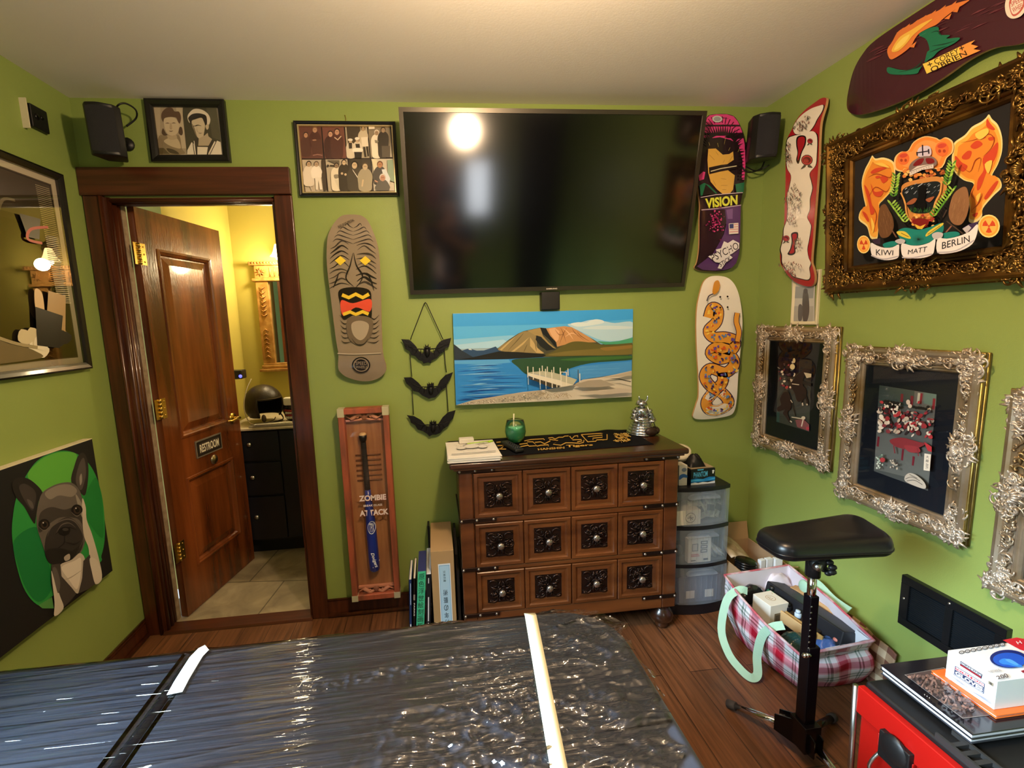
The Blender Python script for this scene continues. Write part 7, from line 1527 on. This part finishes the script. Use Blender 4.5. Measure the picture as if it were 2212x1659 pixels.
for x, lb in ((-1.045, 'glass bell wall lamp above the left end of the gilt mirror'), (-.44, 'glass bell wall lamp above the right end of the gilt mirror')):
    s = thing('wall_sconce', lb, 'wall lamp', (x, BY1, 2.1), 'bell lamps over the mirror')
    MB().lathe([(.05, 0), (.05, .012), (.03, .02), (0, .022)], (x+.06, BY1, 2.1), 18, M=Matrix.Rotation(PI/2, 3, 'X')).tube(crv([(x+.06, BY1-.015, 2.1), (x+.04, BY1-.05, 2.14), (x, BY1-.085, 2.16), (x-.0, BY1-.1, 2.12), (x, BY1-.1, 2.09)], 5, False), .006, 8).build('scroll_arm', mat('antique_brass', '#7d6a45', .35, metal=.9), s)
    MB().lathe([(.018, .075), (.022, .065), (.032, .03), (.042, .008), (.056, -.008)], (x, BY1-.1, 2.01), 20).build('bell_shade', SHADE, s)
    MB().ball((x, BY1-.1, 2.0), (.02, .02, .026), 12, 8).build('bulb', mat('lit_bulb', '#ffffff', .3, emit='#ffdf9e', estr=40), s)
# crash helmet, mask and trays on the worktop
he = thing('crash_helmet', 'open face brown leather motorcycle helmet on the vanity', 'helmet', (-1.145, 3.16, CT))
LEA = mat('brown_leather', '#2a2118', .38, bump=.15, bscale=120); hc = Vector((-1.15, 3.17, CT+.125)); m = MB(); vs = []; NI, NJ = 40, 18
def helm(u, v):
    a = 2*PI*u-PI/2; t = .02+v*2.25; r = Vector((.115*math.sin(t)*math.cos(a), .135*math.sin(t)*math.sin(a), .125*math.cos(t))); return hc+Matrix.Rotation(.75, 3, 'Z') @ r
vs = [helm(i/NI, j/NJ) for j in range(NJ+1) for i in range(NI)]
fs = []
for j in range(NJ):
    for i in range(NI):
        a = (2*PI*(i+.5)/NI) % (2*PI); front = min(a, 2*PI-a)
        if j > 9 and front < .78: continue
        fs.append((j*NI+i, j*NI+(i+1) % NI, (j+1)*NI+(i+1) % NI, (j+1)*NI+i))
m.add(vs, fs, 0, True); m.build('shell', LEA, he, solid=.01)
m = MB(); m.add([hc+(p-hc)*.91 for p in vs], fs, 0, True); m.build('padding', mat('dark_padding', '#0c0907', .9), he)
m = MB().tube([helm(i/NI, 9.6/NJ) for i in range(-5, 6)], .006, 6); m.build('brow_trim', mat('leather_trim', '#5a4a34', .5), he)
MB().tube([helm(.0, j/NJ) for j in range(0, 10)], .004, 6).tube([helm(.07, j/NJ) for j in range(1, 10)], .0025, 6).build('stitched_seam', mat('leather_trim', '#5a4a34'), he)
for uu in (-.1, .0, .1): MB().ball(helm(uu, 8.6/NJ), (.005, .005, .005), 8, 5).build('snap_stud', STEEL, he)
MB().tube(crv([helm(.17, .97), helm(.17, .97)+Vector((.02, -.03, -.04)), Vector((-1.12, 3.04, CT+.012)), Vector((-1.06, 3.05, CT+.03)), Vector((-1.045, 3.06, CT+.05))], 5, False), .008, 8, flat=.4).ball(Vector((-1.115, 3.05, CT+.045)), (.016, .01, .026), 10, 6).build('chin_strap', mat('strap_leather', '#4a3a2a', .5), he)
cdq = MB().tube(crv([(-1.225, 3.2, 1.17), (-1.235, 3.12, 1.1), (-1.235, 3.06, 1.0), (-1.20, 3.03, CT+.03), (-1.13, 3.01, CT+.012), (-1.03, 3.02, CT+.012), (-.98, 3.05, CT+.02)], 6, False), .0035, 6)
single('charging_cable', cdq, mat('beige_cable', '#a89a7c', .5), 'thin beige cable hanging in front of the helmet', 'cable')
mk = thing('skull_mask', 'dark horned mask with white bared teeth beside the helmet', 'mask', (-.985, 3.16, CT))
mc = Vector((-.955, 3.17, CT+.085)); m = MB().ball(mc, (.075, .07, .083), 18, 12).ball(mc+Vector((0, -.035, -.035)), (.055, .05, .05), 14, 8); m.build('face', mat('mask_dark', '#1d1712', .35), mk)
m = MB().box(-1.0, -.915, 3.085, 3.12, CT+.115, CT+.17); m.build('white_brow', mat('mask_white', '#e4dfd0', .5), mk, bevel=.012)
m = MB()
for i in range(6): m.ball(mc+Vector((-.03+i*.012, -.083, -.018)), (.006, .006, .009), 8, 5).ball(mc+Vector((-.028+i*.011, -.084, -.05)), (.006, .006, .01), 8, 5)
m.build('teeth', MATS['mask_white'], mk)
m = MB().tube([mc+Vector((-.04, -.075, -.003)), mc+Vector((0, -.09, -.005)), mc+Vector((.04, -.075, -.003))], .008, 8).tube([mc+Vector((-.035, -.075, -.034)), mc+Vector((0, -.088, -.034)), mc+Vector((.035, -.075, -.034))], .007, 8); m.build('lips', mat('mask_red', '#7d1f22', .4), mk)
for s_ in (-.028, .028): MB().ball(mc+Vector((s_, -.062, .018)), (.013, .013, .011), 10, 6).build('eye_socket', BLACKG, mk)
kb_ = thing('grey_tray', 'flat grey tray lying along the front of the vanity top', 'tray', (-1.04, 3.03, CT))
MB().box(-1.19, -.90, 2.985, 3.075, CT, CT+.012).build('tray_body', mat('tray_grey', '#9b927e', .45), kb_, bevel=.003)
MB().box(-1.185, -.905, 3.0, 3.07, CT+.012, CT+.014).build('tray_inset', mat('tray_inset', '#7f7766', .5), kb_)
pen((-1.17, 2.985, CT+.018), (-.925, 2.99, CT+.022), .006, mat('white_pen', '#ece4d0', .3), 'long white pen on the front edge of the grey tray', 'marker_pen')
hd = thing('hand_dryer', 'small dark wall gadget with a blue light beside the bathroom door', 'wall gadget', (-1.37, 3.25, 1.2))
MB().box(-1.393, -1.27, 3.17, 3.25, 1.175, 1.235).build('housing', mat('dark_gadget', '#2d2a26', .35), hd, bevel=.008); MB().ball((-1.28, 3.168, 1.195), (.011, .006, .011), 10, 6).build('indicator_light', mat('blue_led', '#3a3ae0', .3, emit='#5a5cff', estr=3), hd)
sw = thing('switch_plate', 'pale switch plate with a wall bracket on the bathroom side wall', 'switch', (-1.392, 3.12, 1.42))
MB().box(-1.393, -1.383, 3.08, 3.155, 1.39, 1.50).build('plate', WHITEP, sw, bevel=.003); MB().box(-1.384, -1.376, 3.11, 3.125, 1.43, 1.455).build('toggle', WHITEP, sw)
# ------------------------------------------------------------------ ceiling lamp (above the photo's upper edge, mirrored in the television)
cl_ = thing('ceiling_light', 'round frosted glass ceiling lamp just above the top edge', 'ceiling lamp', (.29, .85, ZC))
MB().lathe([(.0, 0), (.10, 0), (.10, -.025), (.085, -.03)], (.29, .85, ZC+.0005), 30).build('lamp_base', BRASS, cl_)
# ------------------------------------------------------------------ the photographer, mirrored in the dark television
pr = thing('person', 'person with long dark hair in dark t-shirt holding up a phone, mirrored in television', 'person', (.24, -.46, 0))
def skin(name, chains, m, parent, sub=1, root=0):
    """chains: lists of (x, y, z, r); equal points are joined"""
    b = bmesh.new(); lay = b.verts.layers.skin.verify(); idx = {}; off = wloc(parent)
    for ch_ in chains:
        prev = None
        for x, y, z, r in ch_:
            k = (round(x, 3), round(y, 3), round(z, 3))
            if k not in idx:
                v = b.verts.new(Vector((x, y, z))-off); v[lay].radius = (r, r); v[lay].use_root = not idx; idx[k] = v
            if prev is not None and b.edges.get((prev, idx[k])) is None: b.edges.new((prev, idx[k]))
            prev = idx[k]
    me = bpy.data.meshes.new(name); b.to_mesh(me); b.free(); me.materials.append(m)
    o = bpy.data.objects.new(name, me); COL.objects.link(o); o.parent = parent
    s = o.modifiers.new('skin', 'SKIN'); s.use_smooth_shade = True
    d = o.modifiers.new('smooth', 'SUBSURF'); d.levels = d.render_levels = sub + 1
    return o
PX0, PY0 = .24, -.46
SK = mat('skin', '#b98468', .5); JEAN = mat('dark_denim', '#1c2230', .8); SHIRT = mat('dark_shirt', '#19171a', .85); HAIR = mat('dark_hair', '#20150f', .5)
pel = (PX0, PY0, .95, .12); sp1 = (PX0, PY0-.01, 1.12, .115); chs = (PX0, PY0, 1.32, .125); nk = (PX0, PY0-.005, 1.46, .052); hd0 = (PX0, PY0+.01, 1.56, .072); hd1 = (PX0, PY0+.005, 1.64, .085); hd2 = (PX0, PY0-.005, 1.71, .06)
chains = [[pel, sp1, chs, nk, hd0, hd1, hd2]]
chains.append([hd1, (PX0, PY0+.098, 1.615, .013)])                            # nose
for s in (-1, 1):
    chains.append([hd1, (PX0+s*.088, PY0, 1.62, .016)])                       # ear
    chains.append([pel, (PX0+s*.09, PY0, .86, .085), (PX0+s*.1, PY0+.02, .5, .058), (PX0+s*.1, PY0-.03, .09, .04), (PX0+s*.105, PY0+.09, .035, .033), (PX0+s*.108, PY0+.15, .03, .026)])
    wx = .055+s*.075; wr = (wx, -.085, 1.455, .024)
    chains.append([chs, (PX0+s*.165, PY0, 1.375, .058), (PX0+s*.215, PY0+.12, 1.17, .042), (wx+s*.012, -.16, 1.40, .03), wr, (wx+s*.004, -.05, 1.475, .026)])
    for k, (dx_, L_) in enumerate(((.018, .06), (.006, .068), (-.006, .064), (-.018, .052))):
        a = (wx+s*.004, -.05, 1.475, .026); chains.append([a, (wx+s*(.004)+dx_*.4, -.035, 1.495+dx_*.5, .011), (wx+dx_-s*.012, -.022, 1.505+dx_, .0095), (wx+dx_*.9-s*.03, -.028, 1.51+dx_*1.1, .0085)])
    chains.append([wr, (wx-s*.012, -.062, 1.455, .012), (wx-s*.03, -.05, 1.462, .010)])     # thumb
skin('body', chains, SK, pr)
skin('shirt', [[(PX0, PY0, .88, .15), (PX0, PY0, .97, .15), (PX0, PY0-.01, 1.12, .138), (PX0, PY0, 1.32, .146), (PX0, PY0, 1.41, .085)], [(PX0, PY0, 1.32, .146), (PX0+.165, PY0, 1.375, .078), (PX0+.205, PY0+.09, 1.23, .066)], [(PX0, PY0, 1.32, .146), (PX0-.165, PY0, 1.375, .078), (PX0-.205, PY0+.09, 1.23, .066)]], SHIRT, pr)
skin('trousers', [[(PX0, PY0, .96, .145), (PX0+.09, PY0, .86, .1), (PX0+.1, PY0+.02, .5, .078), (PX0+.1, PY0-.03, .07, .062)], [(PX0, PY0, .96, .145), (PX0-.09, PY0, .86, .1), (PX0-.1, PY0+.02, .5, .078), (PX0-.1, PY0-.03, .07, .062)]], JEAN, pr)
m = MB().ball((PX0, PY0-.025, 1.665), (.103, .105, .115), 18, 12)
for i in range(22):
    a = PI+.15+(PI-.3)*i/21*1.0; x, y = PX0+.095*math.cos(a), PY0-.02+.09*math.sin(a); m.tube([(x, y, 1.66), (x*1.0+.012*math.cos(a), y+.01*math.sin(a), 1.5), (x+.02*math.cos(a), y, 1.36+.03*math.sin(i*3))], [.022, .024, .008], 6)
for s in (-1, 1): m.tube([(PX0+s*.085, PY0+.02, 1.70), (PX0+s*.1, PY0+.02, 1.56), (PX0+s*.105, PY0+.05, 1.42)], [.025, .026, .008], 7)
m.build('hair', HAIR, pr)
for s in (-.034, .034): MB().ball((PX0+s, PY0+.083, 1.645), (.012, .007, .008), 10, 6).build('eye', mat('eye_white', '#d8d2c8', .2), pr)
MB().tube([(PX0-.026, PY0+.079, 1.578), (PX0, PY0+.088, 1.576), (PX0+.026, PY0+.079, 1.578)], [.003, .007, .003], 8).build('mouth', mat('lips', '#8f4f45', .5), pr)
ph = thing('smartphone', 'dark smartphone held sideways in both hands of the photographer', 'phone', (.055, -.024, 1.5))
MB().box(-.02, .13, -.028, -.020, 1.462, 1.538).build('phone_body', BLACKG, ph, bevel=.003); MB().box(-.015, .125, -.0290, -.0282, 1.466, 1.534).build('phone_screen', mat('phone_glass', '#1a2024', .1), ph)
MB().lathe([(0, .004), (.008, .004), (.009, 0)], (.0, -.020, 1.5), 14, M=Matrix.Rotation(-PI/2, 3, 'X')).build('phone_lens', BLACKG, ph)

fp = flatframe('pink_poster', 'pink poster in a pale frame on the wall behind the photographer, mirrored in television', 'poster', lambda a, b, h: Vector((a, YF+h, b)), -.02, .44, 1.33, 1.98, .025, .02, mat('pale_poster_frame', '#d9d0c8', .4), pane=False)
A = Art(lambda a, b, h: Vector((a, YF+.005+h, b))); A.poly('#c9708c', '.0 1.35 .42 1.35 .42 1.96 .0 1.96').ell('#e3a0b0', .21, 1.66, .15, .2).ell('#b85573', .21, 1.62, .08, .12); A.build('poster_print', PRINT, fp)
cu_ = MB().grid(lambda u, v: Vector((-.34+u*.24, YF+.05+.03*math.sin(u*21), .4+v*1.75)), 40, 6)
single('curtain', cu_, mat('yellow_cloth', '#c9b02a', .8), 'yellow cloth panel on the wall behind the photographer, mirrored in television', 'curtain', solid=.004)
# ------------------------------------------------------------------ light
def area(nm, loc, rot, sx, sy, e, col, spread=PI):
    l = bpy.data.lights.new(nm, 'AREA'); l.shape = 'RECTANGLE'; l.size = sx; l.size_y = sy; l.energy = e; l.color = col; l.spread = spread
    o = bpy.data.objects.new(nm, l); COL.objects.link(o); o.location = loc; o.rotation_euler = rot; return o
def point(nm, loc, e, col, r=.05):
    l = bpy.data.lights.new(nm, 'POINT'); l.energy = e; l.color = col; l.shadow_soft_size = r
    o = bpy.data.objects.new(nm, l); COL.objects.link(o); o.location = loc; return o
area('daylight_side_window', (XL-.02, (LW0+LW1)/2, (LZ0+LZ1)/2), (0, -PI/2+.80, 0), LZ1-LZ0-.1, LW1-LW0-.1, 200, (.66, .86, 1.0), 1.5)
area('daylight_front_window', ((FW0+FW1)/2, YF-.02, (FZ0+FZ1)/2), Vector((-.65, 4.2, -.85)).to_track_quat('-Z', 'Y').to_euler(), FW1-FW0-.1, FZ1-FZ0-.1, 5, (.92, .96, 1.0))
point('ceiling_lamp', (.29, .85, 2.29), 84, (1, .70, .43), .05)
for x in (-1.045, -.44): point('mirror_lamp', (x, 3.36, 1.97), 15, (1, .79, .46), .04)
w = bpy.data.worlds.new('sky'); bpy.context.scene.world = w; w.use_nodes = True
w.node_tree.nodes['Background'].inputs[0].default_value = (.75, .87, 1, 1); w.node_tree.nodes['Background'].inputs[1].default_value = 1.2
# ------------------------------------------------------------------ camera
cd = bpy.data.cameras.new('camera'); cam = bpy.data.objects.new('camera', cd); COL.objects.link(cam)
cd.sensor_fit = 'HORIZONTAL'; cd.sensor_width = 36; cd.lens = FPX/2212*36
cd.shift_x = -(PPX-1106)/2212; cd.shift_y = (PPY-829.5)/2212; cd.clip_start = .02
m = Matrix((AX, -AD, -AF)).transposed().to_4x4(); m.translation = Vector((0, 0, CAMH)); cam.matrix_world = m
sc = bpy.context.scene; sc.camera = cam
sc.view_settings.view_transform = 'Standard'; sc.view_settings.look = 'None'; sc.view_settings.exposure = 0; sc.view_settings.gamma = 1
sc.view_settings.use_curve_mapping = False
sc.cycles.max_bounces = 8; sc.cycles.diffuse_bounces = 4; sc.cycles.glossy_bounces = 4; sc.cycles.transparent_max_bounces = 12
sc.cycles.sample_clamp_indirect = 6
